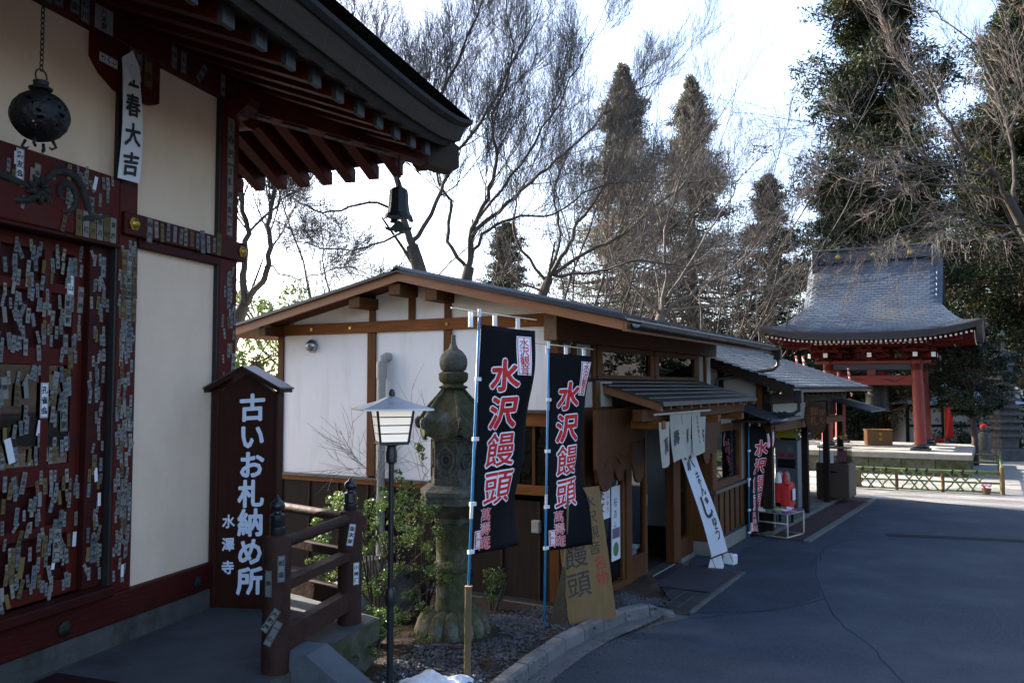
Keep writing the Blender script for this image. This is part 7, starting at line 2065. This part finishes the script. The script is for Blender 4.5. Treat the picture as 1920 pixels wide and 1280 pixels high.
# tall slim cedar trunks seen under the tower roof
for i, (px, Y) in enumerate(((1597, 37), (1618, 38), (1688, 42), (1700, 44))):
    p = gnd(px, Y); t = thing('forest_trunk', ['sunlit slim trunk left of the tower bell', 'slim dark trunk next to the sunlit one left of the bell', 'thin trunk left of the tower column under the beam', 'thin trunk right beside the tower column under the beam'][i], 'tree', p, 0, 'slim trunks under the tower roof')
    q = MB(); q.tube([(0, 0, -.2), (.05, 0, 3), (.02, .1, 7), (.1, 0, 11)], [.30-.04*i, .26-.04*i, .2-.03*i, .08], 10); q.build('trunk', 'bark_pale' if i == 0 else 'bark_cedar', t, smooth=True)  # sunlight on the first trunk put into a paler bark
    V, F = blades(np.array([(0, 0, 8.5), (.3, .2, 9.6), (-.3, 0, 10.4), (0, .2, 11)]), np.array([1.2, 1.1, .9, .7]), 260, .22, .3, 90+i); link('crown', np_mesh('crown', V, F, 'cedar_dark'), t)
# leafy shrub in the planting bed
def shrub(label, base, n, sx, sy, h, seed, m2, per=74, size=.030, name='garden_shrub', stems=16):
    rr = random.Random(seed); cl = []
    for i in range(n):
        z = rr.random()**.8; a = rr.uniform(0, 6.28); w_ = math.sqrt(rr.random())*(.45+.75*math.sin(math.pi*(.15+.7*z)))
        cl.append((sx*w_*math.cos(a), sy*w_*math.sin(a), .10+h*z, rr.uniform(.035, .085)))
    return leafy(name, label, base, cl, per, size, 'leaf_shrub', seed, 'shrub', None, stems, .009, .48, m2)
p = un(705, 1100, 8.0); shrub('leafy green shrub between the railing and the stone lantern', (p.x, p.y, .10), 125, .62, .40, 1.32, 3, ['leaf_shrub', 'leaf_pale'], stems=34)
p = un(645, 1080, 7.2); shrub('low bright leaved shrub seen through the railing', (p.x, p.y, .12), 55, .32, .28, .62, 8, ['leaf_shrub', 'leaf_pale'])
p = un(800, 1080, 8.9); shrub('thin leafy shrub right behind the lantern shaft', (p.x, p.y, .10), 60, .42, .30, 1.25, 14, ['leaf_shrub', 'leaf_evergreen'])
p = un(925, 1075, 9.3); shrub('small sprig of leaves at the foot of the dark wall', (p.x, p.y, .10), 12, .14, .12, .38, 19, ['leaf_shrub', 'leaf_evergreen'], stems=6)
# bare and sparse twiggy shrub standing against the white wall
b = un(700, 1100, 8.6); b.z = .1
bare_tree('twiggy_shrub', 'bare twiggy shrub against the white wall beside the waste pipe', b, [
    L_([(715, 1100, 8.6), (712, 1000, 8.7), (705, 930, 8.8), (690, 880, 8.9)], .012, .006, up=.3, maxlev=4),
    L_([(690, 900, 8.9), (660, 880, 8.9), (630, 880, 8.9)], .006, .003, up=.05, maxlev=3),
    L_([(700, 910, 8.8), (680, 865, 8.8), (655, 845, 8.8)], .006, .003, up=.2, maxlev=3)], 5, None, ('twig', 'twig'), budget=260, rmin=.0022)
b = un(760, 1100, 8.8); b.z = .1
bare_tree('slender_sapling', 'slender sapling with sparse leaves left of the lantern fire box', b, [
    L_([(765, 1100, 8.8), (790, 960, 8.8), (800, 880, 8.8), (780, 840, 8.8), (762, 815, 8.8)], .010, .003, up=.5, maxlev=3),
    L_([(798, 885, 8.8), (790, 850, 8.8), (800, 815, 8.8)], .006, .002, up=.5, maxlev=3)], 9, None, ('bark', 'twig'), budget=60, rmin=.002)
cl = [tuple(un(px+random.gauss(0, 6), py+random.gauss(0, 6), 8.8+random.gauss(0, .05))-b)+(.05,) for px, py in ((762, 815), (800, 815), (785, 835), (770, 840), (803, 850), (740, 880), (750, 900), (770, 905), (720, 920), (755, 925))]
tt = [o for o in bpy.data.objects if o.name.startswith('slender_sapling')][0]
V, F = blades(np.array([c[:3] for c in cl]), np.array([c[3] for c in cl]), 26, .045, .5, 55); link('leaves', np_mesh('leaves', V, F, 'leaf_shrub'), tt)
# pale bush beyond the signboard, left of the shop
rr = random.Random(61); cl = [(rr.gauss(0, .9), rr.gauss(0, .6), rr.uniform(-1, 1.6), rr.uniform(.15, .35)) for _ in range(90)]
p = un(478, 680, 17); leafy('pale_bush', 'sunlit pale green bush beyond the signboard', p, cl, 60, .10, 'leaf_pale', 62, 'bush', None, 10, .015, .5, ['leaf_pale', 'leaf_shrub'])
